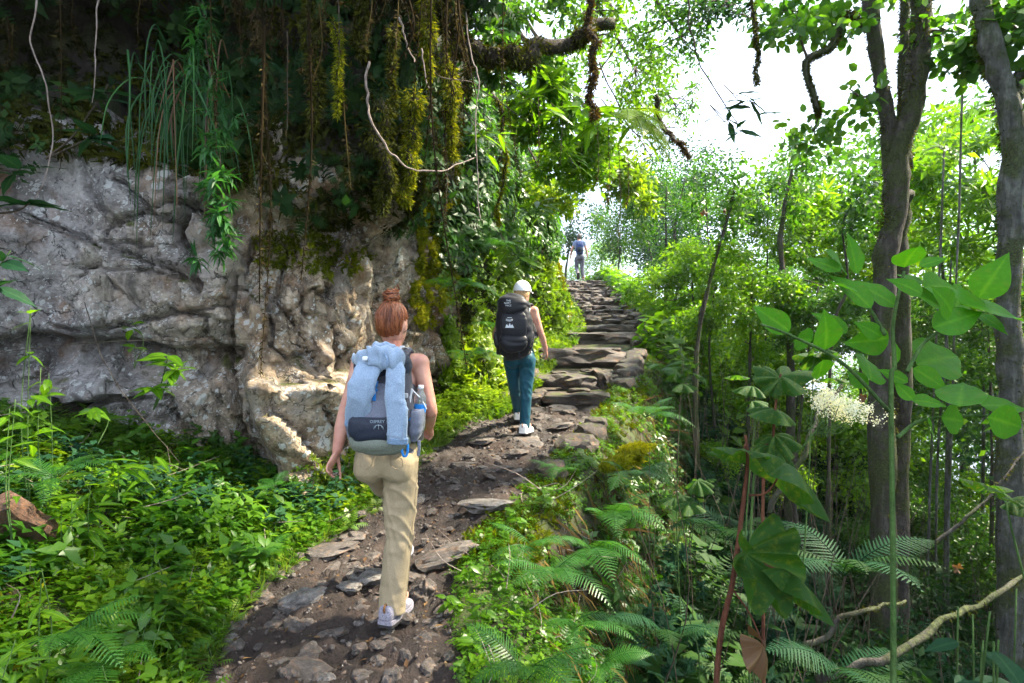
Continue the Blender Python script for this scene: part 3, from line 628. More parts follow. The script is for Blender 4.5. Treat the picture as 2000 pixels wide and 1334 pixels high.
# the overgrown bank that continues the cliff up the trail
s2 = np.arange(S_END - .1, S_FAR, .09); tz = np.linspace(-.8, 7.5, 90); SS2, T2 = np.meshgrid(s2, tz)
pb, nb = base_at(SS2)
zb = zp(pb[..., 1]); q = np.stack([SS2.ravel(), T2.ravel(), 0 * T2.ravel()], 1)
def bank_off(s, t):
    q = np.stack([np.ravel(s), np.ravel(t), 0 * np.ravel(t)], 1)
    fa = sm(s_of(1.12, 13.6), s_of(.7, 15), s)
    o = (fbm(q * .8, 4, 91) * .32 + fbm(q * 3.5, 3, 95) * .08).reshape(np.shape(s)) - .20 * np.maximum(t, 0) - .06 * np.maximum(t - 2, 0) ** 2
    return o - fa * np.maximum(t - .3, 0) * 1.6
o2 = bank_off(SS2, T2)
fa = sm(s_of(1.12, 13.6), s_of(.7, 15), SS2)
tag(gridmesh('overgrown_bank', pb[..., 0] + nb[..., 0] * o2, pb[..., 1] + nb[..., 1] * o2, zb + T2 * (1 - .75 * fa), M['bank']), kind='structure')
def bank_pt(s, t):
    p, n = base_at(s); o = bank_off(s, t); f_ = sm(s_of(1.12, 13.6), s_of(.7, 15), s)
    return np.stack([p[:, 0] + n[:, 0] * o, p[:, 1] + n[:, 1] * o, zp(p[:, 1]) + t * (1 - .75 * f_)], 1), np.stack([n[:, 0], n[:, 1], 0 * t + .25], 1)
# ================================================================ vegetation: ground cover
vr = np.random.default_rng(23)
def gnormal(x, y):
    e = .06; a = ground(x + e, y, False) - ground(x - e, y, False); b = ground(x, y + e, False) - ground(x, y - e, False)
    return nrm(np.stack([-a / (2 * e), -b / (2 * e), np.ones_like(x)], 1))
def sprig(kind, seed):
    'small plant as a template: verts, tris, per-vertex tint offset; about 1 unit tall'
    r = np.random.default_rng(seed); V = []; Fc = []; T = []; n = 0
    def put(v, f, t):
        nonlocal n
        V.append(v); Fc.append(np.asarray(f) + n); T.append(np.full(len(v), t)); n += len(v)
    def leaf(tv, tf, pos, d, up, s, t): put((frames(np.array([d]), np.array([up]))[0] @ (tv * s).T).T + pos, tf, t)
    if kind in ('round', 'lance'):
        lean = r.normal(0, .22, 2); k = 7 if kind == 'round' else 8
        top = np.array([lean[0], lean[1], 1.]); put(np.array([[-.012, 0, 0], [.012, 0, 0], top * .98]), [[0, 1, 2]], -.25)
        for i in range(k):
            h = .25 + .75 * i / (k - 1); a = i * 2.4 + r.normal(0, .3); out = np.array([math.cos(a), math.sin(a), r.uniform(-.1, .45)])
            tv, tf = (WIDE_V, WIDE_F) if kind == 'round' else (LEAF_V, LEAF_F)
            leaf(tv, tf, top * h, out, (0, 0, 1), r.uniform(.30, .48) * (1.0 if kind == 'round' else 1.35), r.uniform(-.18, .22) + .2 * (h - .5))
    elif kind == 'grass':
        for i in range(11):
            a = r.uniform(0, 6.28); ln = r.uniform(.5, 1.05); out = np.array([math.cos(a) * .5, math.sin(a) * .5, r.uniform(.5, 1.2)])
            leaf(BLADE_V * np.array([.8, 1, 1]), BLADE_F, r.normal(0, .05, 3) * np.array([1, 1, 0]), out, (0, 0, 1) if abs(out[2]) < .9 else (math.cos(a), math.sin(a), .2), ln, r.uniform(-.25, .25))
    elif kind == 'clover':
        for i in range(8):
            b = np.array([*r.normal(0, .32, 2), r.uniform(.25, .8)]); a0 = r.uniform(0, 6)
            for j in range(3):
                a = a0 + j * 2.09; leaf(TRI_V * np.array([1.5, 1, 1]), TRI_F, b, (math.cos(a), math.sin(a), r.uniform(-.15, .2)), (0, 0, 1), r.uniform(.24, .32), r.uniform(-.2, .25))
    elif kind == 'feather':                       # narrow leaves in whorls on an arching stem
        c = np.array([r.normal(0, .3), r.normal(0, .3), 1.])
        for i in range(9):
            h = .2 + .8 * i / 8; p = c * h - np.array([0, 0, .35 * h * h]) + np.array([c[0], c[1], 0]) * .4 * h * h
            for j in range(4):
                a = r.uniform(0, 6.28); leaf(TRI_V * np.array([.6, 1, 1]), TRI_F, p, (math.cos(a), math.sin(a), r.uniform(-.5, .5)), (0, 0, 1), r.uniform(.22, .38), r.uniform(-.22, .22))
    elif kind == 'moss':
        for i in range(10):
            d = nrm(np.array([*r.normal(0, .8, 2), r.uniform(.25, 1)])); leaf(SPIKE_V * np.array([2.2, 1, 1]), SPIKE_F, np.array([*r.normal(0, .3, 2), 0]), d, nrm(r.normal(size=3)), r.uniform(.5, 1.1), r.uniform(-.3, .3))
    elif kind == 'fernlet':
        for q in range(4):
            a = q * 1.57 + r.normal(0, .25); dr_ = np.array([math.cos(a), math.sin(a)])
            for i in range(1, 9):
                u = i / 8; p = np.array([*(dr_ * u * .8), .75 * u * (1.15 - .62 * u)]); ln = .26 * math.sin(math.pi * (.12 + .84 * u)) + .03
                for sgn in (-1, 1):
                    d = np.array([-dr_[1] * sgn + dr_[0] * .45, dr_[0] * sgn + dr_[1] * .45, -.15]); leaf(SPIKE_V * np.array([1.9, 1, 1]), SPIKE_F, p, d, (0, 0, 1), ln, r.uniform(-.12, .12))
    return np.concatenate(V), np.concatenate(Fc), np.concatenate(T)
SPR = {k: [sprig(k, 50 + i * 7) for i in range(4)] for k in ('round', 'lance', 'grass', 'clover', 'feather', 'moss', 'fernlet')}
def plant(name, kinds, pos, up, size, mat, jitter=.35, tint=None, parent=None, label=None, cat=None, stuff=True):
    'one object of countless small plants'
    pos = np.asarray(pos); yy_ = np.maximum(pos[:, 1], .3); a_ = np.abs(pos[:, 0] / yy_ * F); b_ = 667 - (pos[:, 2] - CAMZ) / yy_ * F      # only what the picture, or one taken a step aside, can show
    ok_ = (a_ < 1000 + 500 / yy_ + 60) & (b_ > -120 - 300 / yy_) & (b_ < 1420 + 500 / yy_); pos = pos[ok_]; up = np.broadcast_to(np.asarray(up), (len(ok_), 3))[ok_]; size = np.broadcast_to(size, (len(ok_),))[ok_]; tint = None if tint is None else np.broadcast_to(tint, (len(ok_),))[ok_]
    K = len(pos); up = nrm(np.asarray(up) + vr.normal(0, jitter, (K, 3))); sidev = randdir(K, vr)
    Rm = frames(sidev - up * (sidev * up).sum(1, keepdims=True), up)          # length axis lies flat; normal is up
    tpl = [t for k in kinds for t in SPR[k]]; pick = vr.integers(0, len(tpl), K)
    V = []; Fc = []; Rn = []; n = 0
    base = vr.random(K) * .6 + .2 if tint is None else np.clip(tint, 0, 1)
    size = np.broadcast_to(size, (K,))
    for i, (tv, tf, tt) in enumerate(tpl):
        m = np.where(pick == i)[0]
        if len(m) == 0: continue
        v, f, k = scatter(tv, tf, pos[m], Rm[m], size[m]); V.append(v); Fc.append(f + n); n += len(v)
        Rn.append(np.clip(base[m][:, None] + tt[None], 0, 1).ravel())
    o = mobj(name, np.concatenate(V), np.concatenate(Fc), mat, parent, rnd=np.concatenate(Rn))
    tag(o, label, cat, kind='stuff' if stuff else None); return o
def bankpts(K, y0, y1, d0, d1, left=True, pw=1.0, yp=1.0):
    y = y0 + (y1 - y0) * vr.random(K) ** yp; d = d0 + (d1 - d0) * vr.random(K) ** pw
    x = Lx(y) - d if left else Rx(y) + d
    p = np.stack([x, y, ground(x, y) - .01], 1); return p, gnormal(x, y)
def keep_front(p, n):
    'drop plants that would grow inside the cliff'
    s = np.array([sl[np.argmin((bp[:, 0] - a) ** 2 + (bp[:, 1] - b) ** 2)] for a, b in p[:, :2]])
    b, nn = base_at(s); k = ((p[:, :2] - b) * nn).sum(1) > -.12; return p[k], n[k]
UPV = np.array([0, 0, 1.])
def clump(p, sc=.9, seed=5): return fbm(p * sc, 3, seed)
# left bank
p, n = keep_front(*bankpts(9500, 1.1, 4.6, -.04, 2.6)); k = clump(p) > -.75; p, n = p[k], n[k]
plant('ground_cover', ['round', 'clover', 'lance'], p, n * .5 + UPV * .7, (.035 + .085 * vr.random(len(p)) ** 1.6), M['leaf_bright'], tint=.40 + .4 * clump(p, 1.6, 9), label='bright green leafy ground cover filling the bank at the left', cat='ground cover')
p, n = keep_front(*bankpts(3600, 1.1, 4.7, .05, 3.0)); k = clump(p, 1.1, 31) > 0.0; p, n = p[k], n[k]
plant('ground_cover', ['feather', 'lance', 'fernlet'], p, n * .4 + UPV * .8, .08 + .13 * vr.random(len(p)), M['leaf_mid'], tint=.5 + .4 * clump(p, 1.3, 2), label='darker feathery weeds growing through the cover of the left bank', cat='ground cover')
p, n = bankpts(2000, 2.2, 8.4, -.10, .42); k = clump(p, 1.3, 37) > -.35; p, n = p[k], n[k]
plant('verge_grass', ['grass', 'grass', 'fernlet'], p, n * .3 + UPV, .06 + .09 * vr.random(len(p)), M['grass'], label='short yellow green grass along the left verge of the trail', cat='grass')
p, n = keep_front(*bankpts(2600, 4.3, 8.4, .05, .75))
plant('verge_weeds', ['clover', 'round', 'grass'], p, n * .3 + UPV, .06 + .08 * vr.random(len(p)), M['leaf_yellow'], tint=.35 + .4 * clump(p, 1.5, 12), label='yellow green weeds at the foot of the cliff', cat='ground cover')
p, n = bankpts(2600, 6.8, 16, -.22, .75)
plant('stair_weeds', ['clover', 'moss', 'round', 'grass'], p, n * .3 + UPV, .07 + .09 * vr.random(len(p)), M['leaf_yellow'], tint=.35 + .4 * clump(p, 1.5, 112), label='yellow green weeds and moss along the left side of the stairs', cat='ground cover')
# moss carpet beneath
p, n = keep_front(*bankpts(4200, 1.2, 8.4, -.02, 1.6)); p[:, 2] += .01
plant('moss_carpet', ['moss'], p, n, .022 + .03 * vr.random(len(p)), M['moss'], tint=.3 + .4 * clump(p, 2, 14), label='moss carpet under the plants of the left bank', cat='moss')
# right verge and the steep fern bank below it
p, n = bankpts(5600, 2.0, 12.5, -.05, .75, False, yp=1.3); k = clump(p, 1.2, 41) > -.55; p, n = p[k], n[k]
plant('ground_cover', ['clover', 'round', 'grass'], p, n * .5 + UPV * .6, .03 + .07 * vr.random(len(p)) ** 1.5, M['leaf_bright'], tint=.4 + .4 * clump(p, 1.6, 19), label='bright green herbs along the right edge of the trail', cat='ground cover')
p, n = bankpts(4600, 3.6, 22, -.12, .40, False, yp=1.3); k = clump(p, 1.3, 47) > -.45; p, n = p[k], n[k]
plant('verge_moss', ['moss', 'grass'], p, n * .8 + UPV * .3, .03 + .05 * vr.random(len(p)), M['moss'], tint=.35 + .4 * clump(p, 1.8, 29), label='yellow moss and fine grass on the right edge of the trail', cat='moss')
p, n = bankpts(4200, 2.0, 12, .55, 2.2, False, yp=1.2)
plant('bank_ferns', ['fernlet', 'feather', 'lance'], p, n * .7 + UPV * .25, .08 + .12 * vr.random(len(p)), M['leaf_mid'], tint=.35 + .4 * clump(p, 1.1, 53), label='small ferns covering the steep bank below the right edge', cat='ground cover')
p, n = bankpts(2600, 2.4, 12, .35, 1.6, False)
K = len(p); d = nrm(n * .5 + np.array([0, 0, -1.]) + vr.normal(0, .3, (K, 3)))
v, f, k = scatter(BLADE_V, BLADE_F, p + n * .02, frames(d, n), .18 + .3 * vr.random(K))
tag(mobj('hanging_grass', v, f, M['moss_brown'], rnd=np.repeat(vr.random(K), k)), 'withered grass hanging down the steep right bank', 'grass', kind='stuff')
# dark undergrowth of the gully
p, n = bankpts(4600, 1.6, 15, 1.1, 9.0, False, pw=1.25)
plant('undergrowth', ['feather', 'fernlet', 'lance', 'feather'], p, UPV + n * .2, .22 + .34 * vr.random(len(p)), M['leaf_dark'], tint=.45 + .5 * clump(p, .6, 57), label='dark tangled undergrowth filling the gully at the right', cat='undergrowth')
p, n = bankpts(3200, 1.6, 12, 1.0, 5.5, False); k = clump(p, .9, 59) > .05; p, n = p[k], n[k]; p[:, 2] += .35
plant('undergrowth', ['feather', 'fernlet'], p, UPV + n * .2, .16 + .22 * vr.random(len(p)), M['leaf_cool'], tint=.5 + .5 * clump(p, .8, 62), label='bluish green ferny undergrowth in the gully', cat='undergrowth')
p, n = bankpts(4600, 10, 34, .15, 12.0, False, pw=1.4)
plant('undergrowth', ['round', 'lance'], p, UPV + n * .2, .25 + .4 * vr.random(len(p)), M['leaf_bright'], tint=.45 + .5 * clump(p, .5, 65), label='bright leafy undergrowth along the upper stairs', cat='undergrowth')
# leafy cover of the bank beyond the bare rock
K = 10500
s = S_END - .5 + (s_of(.2, 15.6) - S_END + .5) * vr.random(K); t = -.3 + 6.6 * vr.random(K) ** 1.25
bpnt, bn = bank_pt(s, t); cl = clump(bpnt, .8, 71)
low = t + .6 * cl < 1.7
pos = bpnt + bn * (.02 + .08 * vr.random((K, 1)))
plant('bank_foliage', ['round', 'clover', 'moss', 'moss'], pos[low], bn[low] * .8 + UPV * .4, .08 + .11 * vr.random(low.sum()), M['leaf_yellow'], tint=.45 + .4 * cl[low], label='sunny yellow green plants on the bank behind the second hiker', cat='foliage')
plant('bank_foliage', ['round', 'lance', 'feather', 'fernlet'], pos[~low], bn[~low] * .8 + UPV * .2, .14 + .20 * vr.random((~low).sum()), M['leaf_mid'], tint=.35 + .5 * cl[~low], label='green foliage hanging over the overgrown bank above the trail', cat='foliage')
# ---------------------------------------------------------------- moss on the rock
pxy = np.stack([1000 + CV[:, 0] / np.maximum(CV[:, 1], .1) * F, 667 - (CV[:, 2] - CAMZ) / np.maximum(CV[:, 1], .1) * F], 1)
cn = nb_ = base_at(SS)[1].reshape(-1, 2); cn3 = np.concatenate([cn, np.zeros((len(cn), 1))], 1)
def moss_patch(name, ellipses, dens, mat, label, size=.03, tint=.5, drape=.5):
    sel = np.zeros(len(CV), bool); nn = fbm(CV * 3.5, 3, 77) * .45
    for ex, ey, rx, ry in ellipses: sel |= ((pxy[:, 0] - ex) / rx) ** 2 + ((pxy[:, 1] - ey) / ry) ** 2 < 1 + nn
    i = np.where(sel)[0]; i = i[vr.random(len(i)) < dens]; pos = CV[i] + cn3[i] * (.01 + .04 * vr.random((len(i), 1))) * (1 + fbm(CV[i] * 6, 2, 5)[:, None])
    plant(name, ['moss'], pos, cn3[i] * .8 + np.array([0, 0, -drape]), size * (.7 + .9 * vr.random(len(i))), mat, tint=tint + .45 * clump(CV[i], 4, 80), label=label, cat='moss')
moss_patch('rock_moss', [(838, 470, 34, 75), (828, 590, 32, 48), (872, 440, 24, 55), (868, 530, 18, 60)], .9, M['moss'], 'thick golden moss draped over the pale rock above the second hiker', .05, .75)
moss_patch('rock_moss', [(575, 475, 90, 26), (650, 520, 60, 22), (560, 510, 70, 16), (680, 500, 40, 18)], .6, M['moss'], 'moss ledge on the cracked rock left of the red haired hiker', .035, .4)
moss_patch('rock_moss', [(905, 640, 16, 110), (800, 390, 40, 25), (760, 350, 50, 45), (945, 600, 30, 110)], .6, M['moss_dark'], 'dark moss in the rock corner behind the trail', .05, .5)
moss_patch('rock_moss', [(660, 940, 90, 60), (560, 975, 60, 30), (700, 900, 40, 40)], .35, M['grass'], 'mossy grass at the foot of the big rock', .05, .4, -.6)
# moss and roots of the overhang
sel = np.where((CV[:, 2] > hb(SS.ravel()) + .0) & (CV[:, 2] < 5.2) & (pxy[:, 0] > -300) & (CV[:, 1] > .5))[0]
sel = sel[vr.random(len(sel)) < .30]
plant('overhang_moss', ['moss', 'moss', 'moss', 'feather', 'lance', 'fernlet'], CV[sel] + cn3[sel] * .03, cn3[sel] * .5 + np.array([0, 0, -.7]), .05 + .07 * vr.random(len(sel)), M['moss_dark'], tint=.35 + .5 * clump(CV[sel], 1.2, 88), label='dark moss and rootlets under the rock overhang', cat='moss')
K = 2600; s_ = vr.uniform(2.2, S_END, K); z_ = hb(s_) + vr.uniform(-.15, 1.9, K); pc_, nc_ = cliff_pt(s_, z_, .06); kp = clump(pc_, 1.3, 171) > -.05
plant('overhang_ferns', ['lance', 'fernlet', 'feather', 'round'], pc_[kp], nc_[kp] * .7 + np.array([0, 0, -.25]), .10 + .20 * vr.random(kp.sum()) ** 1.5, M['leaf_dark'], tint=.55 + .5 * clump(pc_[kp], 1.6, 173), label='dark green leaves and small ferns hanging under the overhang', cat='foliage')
def drop_strand(base, ln, w, mat_r, K=None, r=vr):
    'fuzzy hanging strand: verts of a thin core with moss around it'
    pts = catmull(np.array([base, base + [r.normal(0, .03), r.normal(0, .03), -ln * .5], base + [r.normal(0, .07), r.normal(0, .07), -ln]]), 12)
    return pts
def fuzz(pts, rad, K, size, r=vr, down=.8):
    'moss spikes round a path'
    u = r.random(K) * (len(pts) - 1); i = np.minimum(u.astype(int), len(pts) - 2); w = (u - i)[:, None]
    c = pts[i] * (1 - w) + pts[i + 1] * w; rr = np.interp(u, np.arange(len(pts)), np.broadcast_to(rad, (len(pts),)))
    d = randdir(K, r); pos = c + d * (rr * (.4 + .6 * r.random(K)))[:, None]
    dd = nrm(d + np.array([0, 0, -down]) + r.normal(0, .3, (K, 3)))
    return scatter(SPIKE_V * np.array([1.6, 1, 1]), SPIKE_F, pos, frames(dd, randdir(K, r)), size * (.6 + .8 * r.random(K)))
# curtain of fine roots (nobody could count them)
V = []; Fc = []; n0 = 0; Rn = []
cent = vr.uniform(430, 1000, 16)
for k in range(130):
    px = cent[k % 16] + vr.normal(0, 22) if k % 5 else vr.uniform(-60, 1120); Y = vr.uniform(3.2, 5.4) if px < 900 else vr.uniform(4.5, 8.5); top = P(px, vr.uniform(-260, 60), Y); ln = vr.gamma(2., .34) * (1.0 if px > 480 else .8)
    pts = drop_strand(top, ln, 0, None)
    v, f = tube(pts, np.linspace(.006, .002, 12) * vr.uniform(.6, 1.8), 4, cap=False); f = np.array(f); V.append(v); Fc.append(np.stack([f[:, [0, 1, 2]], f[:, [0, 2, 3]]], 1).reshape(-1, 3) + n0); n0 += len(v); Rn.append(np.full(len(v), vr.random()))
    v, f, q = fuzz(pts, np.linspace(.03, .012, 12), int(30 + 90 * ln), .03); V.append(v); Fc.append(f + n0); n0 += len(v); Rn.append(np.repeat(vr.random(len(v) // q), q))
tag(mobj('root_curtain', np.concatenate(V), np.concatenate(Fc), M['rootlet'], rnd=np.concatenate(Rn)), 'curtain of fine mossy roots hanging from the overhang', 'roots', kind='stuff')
# ================================================================ trees
tr = np.random.default_rng(31)
def woody(paths, seg=8, lump=.12, seed=3):
    mb = MB()
    for pts, r0, r1 in paths:
        n = max(6, int(len(pts) * 7)); c = catmull(pts, n); q = np.linspace(0, 1, n); rad = r0 + (r1 - r0) * q ** .8
        rad = rad * (1 + lump * vnoise(np.stack([q * n * .35, 0 * q, 0 * q], 1), seed))
        c = c + np.stack([fbm(np.stack([q * 5, 0 * q, 0 * q], 1), 2, seed), fbm(np.stack([q * 5, 0 * q + 7, 0 * q], 1), 2, seed), 0 * q], 1) * r0 * .45
        v, f = tube(c, rad, seg); v = v + nrm(v - np.repeat(c, seg, 0)) * (fbm(v * 7, 3, seed) * r0 * .22)[:, None]; mb.add(v, f)
    return mb
def crown_mesh(name, clusters, tv, tf, size, mat, droop=.3, seed=0, up=.6, sub=14, shell=.55):
    'leaf faces gathered in small twigs inside each cluster'
    r = np.random.default_rng(seed); pos = []; dirs = []
    for c, rad, n in clusters:
        rad = np.broadcast_to(np.asarray(rad, float), (3,)); k = max(3, int(sub)); d = randdir(k, r) * (shell + (1 - shell) * r.random((k, 1)))
        cc = d * rad; i = r.integers(0, k, n); off_ = r.normal(0, .24, (n, 3)) * rad
        pos.append(np.asarray(c) + cc[i] + off_); dirs.append(nrm(off_ * 2 + r.normal(0, .5, (n, 3)) * rad.mean() * .5) + np.array([0, 0, -droop]))
    pos = np.concatenate(pos); dirs = np.concatenate(dirs); K = len(pos)
    upv = nrm(r.normal(0, .6, (K, 3)) + np.array([0, 0, up]))
    v, f, n = scatter(tv, tf, pos, frames(dirs, upv), size * (.55 + .8 * r.random(K)))
    tint = np.clip(.5 + .35 * fbm(pos * 1.1, 2, seed) + r.normal(0, .17, K), 0, 1)
    return mesh(name, v, f, mat, rnd=np.repeat(tint, n))
def tree(name, label, trunks, clusters, leaf, size, mat, bark='bark', group=None, seed=0, limbs=True, moss=0, cat='tree', sub=14, droop=.3):
    base = np.asarray(trunks[0][0][0], float); e = empty(name, base); tag(e, label, cat, group)
    sh = lambda a: np.asarray(a, float) - base
    tk = [([sh(p) for p in pts], r0, r1) for pts, r0, r1 in trunks]
    woody(tk[:1], 12, seed=seed).obj('trunk', M[bark], e)
    for k, t in enumerate(tk[1:]): woody([t], 9, seed=seed + k + 1).obj('limb', M[bark], e)
    if limbs and clusters:
        mb = MB(); allp = np.concatenate([catmull(t[0], 20) for t in tk]); allr = np.concatenate([np.linspace(t[1], t[2], 20) for t in tk])
        for c, rad, n in clusters:
            c0 = sh(c); j = np.argmin(((allp - c0) ** 2).sum(1) + 6 * (allp[:, 2] > c0[2] + .2)); a = allp[j]; rr = min(allr[j] * .6, .05)
            m = (a + c0) / 2 + tr.normal(0, .15, 3) * np.linalg.norm(c0 - a) * .4
            v, f = tube(catmull([a, m, c0], 10), np.linspace(rr, .006, 10), 5); mb.add(v, f)
            for q in range(3):
                d = randdir(1, tr)[0] * np.asarray(rad) * .8; v, f = tube(catmull([c0 - (c0 - m) * .3 * q / 6, c0 + d * .5 + tr.normal(0, .05, 3), c0 + d], 6), np.linspace(max(.006, rr * .3), .003, 6), 4); mb.add(v, f)
        tag(mb.obj('branches', M['twig'], e), kind='stuff')
    if moss:
        V = []; Fc = []; Rn = []; n0 = 0
        for pts, r0, r1 in tk:
            c = catmull(pts, 30); v, f, q = fuzz(c, np.linspace(r0, r1, 30) * 1.06, int(moss * len(pts)), .035, tr, .5); V.append(v); Fc.append(f + n0); n0 += len(v); Rn.append(np.repeat(tr.random(len(v) // q), q))
        tag(mobj('moss_coat', np.concatenate(V), np.concatenate(Fc), M['moss_dark'], e, rnd=np.concatenate(Rn)), kind='stuff')
    if clusters:
        cl = [(sh(c), rad, n) for c, rad, n in clusters]
        obj('crown', crown_mesh('crown', cl, leaf[0], leaf[1], size, mat, seed=seed, sub=sub, droop=droop), e)
    return e
RND, LNC, SML, PLM = (ROUND_V, ROUND_F), (LEAF_V, LEAF_F), (TRI_V, TRI_F), (PALM_V, PALM_F)
def gp(px, Y, dz=-.15):
    'point on the ground seen in column px at depth Y'
    x = (px - 1000) / F * Y; return np.array([x, Y, gz(x, Y) + dz])
def C_(px, py, Y, rx, ry, n): return (P(px, py, Y), (rx * Y / F, max(rx, ry) * Y / F * .9, ry * Y / F), n)
# the forked mossy tree
Y = 6.0
b = gp(1728, Y)
tree('forked_tree', 'mossy forked tree with two leaning trunks right of the trail', [
    ([b, P(1728, 1100, Y), P(1726, 800, Y), P(1722, 520, Y), P(1745, 400, Y), P(1768, 250, Y), P(1790, 110, Y), P(1803, -40, Y), P(1815, -300, Y)], .120, .095),
    ([P(1745, 395, Y), P(1738, 300, Y + .1), P(1722, 170, Y + .15), P(1703, 60, Y + .2), P(1690, -60, Y + .2), P(1680, -260, Y + .2)], .085, .06),
    ([P(1765, 330, Y + .25), P(1762, 150, Y + .3), P(1765, 0, Y + .35), P(1770, -200, Y + .35)], .055, .04),
    ([P(1700, 55, Y + .2), P(1650, 30, Y), P(1625, 90, Y - .1), P(1575, 122, Y - .2), P(1590, 190, Y - .2), P(1600, 225, Y - .2)], .05, .012),
    ([b + [.30, .2, 0], P(1755, 900, Y + .3), P(1752, 560, Y + .3), P(1757, 420, Y + .3), P(1755, 380, Y + .2)], .10, .08)],
    [C_(1560, 60, Y - .3, 60, 35, 150), C_(1620, 40, Y, 60, 40, 200), C_(1530, 20, Y, 50, 30, 90), C_(1590, 260, Y, 45, 50, 150), C_(1680, -60, Y, 120, 60, 300), C_(1850, 60, Y, 70, 40, 200), C_(1680, 190, Y, 30, 40, 80)],
    RND, .10, M['leaf_mid'], seed=1, moss=1300)
Y = 5.3
tree('leaning_tree', 'mossy straight tree at the right edge, bent near its top', [
    ([gp(1985, Y), P(1975, 1200, Y), P(1968, 900, Y), P(1970, 600, Y), P(1972, 380, Y), P(1965, 210, Y), P(1935, 120, Y), P(1912, 0, Y), P(1895, -250, Y)], .108, .088),
    ([P(1965, 200, Y), P(2010, 120, Y), P(2060, 0, Y), P(2090, -200, Y)], .07, .05)],
    [C_(1990, 60, Y, 70, 60, 260), C_(1880, 120, Y + .5, 40, 40, 120), C_(2050, 200, Y, 80, 70, 300)], RND, .13, M['leaf_mid'], bark='bark_pale', seed=2, moss=900)
# slender stems
for k, (px, p0, p1, Y, r) in enumerate([(1868, 1000, 120, 7.5, .020), (1830, 1000, 300, 8.2, .021), (1846, 900, 500, 9.0, .022)]):
    lab = ['thin straight pole-like stem between the two big mossy trees', 'slim pale sapling stem just right of the forked tree', 'short slanting stem behind the big-leafed plant'][k]
    tree('sapling', lab, [([gp(px - 20, Y), P(px - 14, p0, Y), P(px, (p0 + p1) / 2, Y), P(px + 14, p1, Y)], r, r * .6)], [C_(px + 14, p1 - 10, Y, 45, 30, 60)], LNC, .14, M['leaf_bright'], bark='bark_pale', seed=8 + k, group='slender stems on the right')
# trees with hand-shaped leaves at the right
for k, (px, py, Y, rx, ry, n, lab) in enumerate([(1830, 430, 9.5, 90, 120, 130, 'tree with hand-shaped leaves glowing between the two big trunks'), (1950, 400, 8.5, 80, 120, 110, 'tree with hand-shaped leaves behind the trunk at the right edge'), (1900, 260, 10.5, 90, 70, 80, 'tall tree with hand-shaped leaves high at the right'), (1660, 470, 11, 70, 90, 90, 'tree with hand-shaped leaves left of the forked trunk')]):
    c = P(px, py, Y); tree('palmate_tree', lab, [([gp(px + 15, Y), P(px + 20, 700, Y), c + [0, 0, .3]], .032, .016)],
        [C_(px + tr.uniform(-rx, rx), py + tr.uniform(-ry, ry), Y + tr.uniform(-.6, .6), rx * .5, ry * .35, n // 5) for q in range(6)], PLM, .26, M['leaf_bright'], bark='bark_pale', seed=20 + k, group='trees with hand-shaped leaves', sub=8, droop=-.1)
# unseen tall tree, added so its crown shades the near gully
cr = [(np.array([tr.uniform(2.2, 5.6), tr.uniform(1.2, 4.3), tr.uniform(4.9, 6.4)]), (.8, .8, .35), 130) for q in range(16)]
tree('added_roof_tree', 'added tall tree right of the camera whose crown shades the near gully', [([np.array([5.4, 2.0, gz(5.4, 2.0) - .2]), np.array([5.2, 2.1, 1.5]), np.array([4.6, 2.4, 4.6]), np.array([4.2, 2.6, 5.8])], .14, .06)], cr, RND, .17, M['leaf_mid'], seed=15)
# the wood across the gully
wood = [(1300, 420, 15, 90, 110, 2000, 'leaf_mid', .085, 'leafy tree arching over the far right of the stairs'),
        (1500, 420, 12, 115, 90, 3600, 'leaf_mid', .065, 'dense fine-leaved tree in front of the bright sky'),
        (1600, 470, 10.5, 100, 80, 2200, 'leaf_bright', .075, 'fine-leaved tree left of the forked trunk'),
        (1350, 560, 13, 120, 90, 3000, 'leaf_bright', .08, 'bright leafy tree behind the mossy edge of the stairs'),
        (1470, 590, 9.5, 120, 110, 2600, 'leaf_bright', .07, 'bright bushy tree in the middle of the gully'),
        (1600, 600, 8.5, 90, 90, 1700, 'leaf_mid', .07, 'leafy tree behind the big-leafed plant'),
        (1215, 450, 27, 60, 90, 900, 'leaf_mid', .15, 'hazy tree right of the man at the top'),
        (1120, 430, 30, 60, 70, 700, 'leaf_cool', .16, 'pale distant tree behind the man at the top'),
        (1760, 640, 11, 150, 110, 2600, 'leaf_mid', .085, 'leafy tree behind the base of the forked trunk'),
        (1930, 650, 10, 120, 100, 1700, 'leaf_mid', .085, 'leafy tree low at the right edge')]
for k, (px, py, Y, rx, ry, n, mt, sz, lab) in enumerate(wood):
    nc = 15; n = int(n * 4.5); cl = []
    for q in range(nc):
        a = tr.uniform(0, 6.28); rr = math.sqrt(tr.random()); cl.append(C_(px + math.cos(a) * rr * rx, py + math.sin(a) * rr * ry, Y + tr.uniform(-1, 1), rx * .34, ry * .26, n // nc))
    g0 = gp(px + tr.uniform(-20, 20), Y); top = P(px, py - ry * .5, Y); m1 = (g0 * .6 + top * .4) + tr.normal(0, .15, 3)
    tree('wood_tree', lab, [([g0, m1, top], .028 + .0022 * Y, .015)], cl, SML if Y > 11 else LNC, sz, M[mt], seed=40 + k, group='trees across the gully')
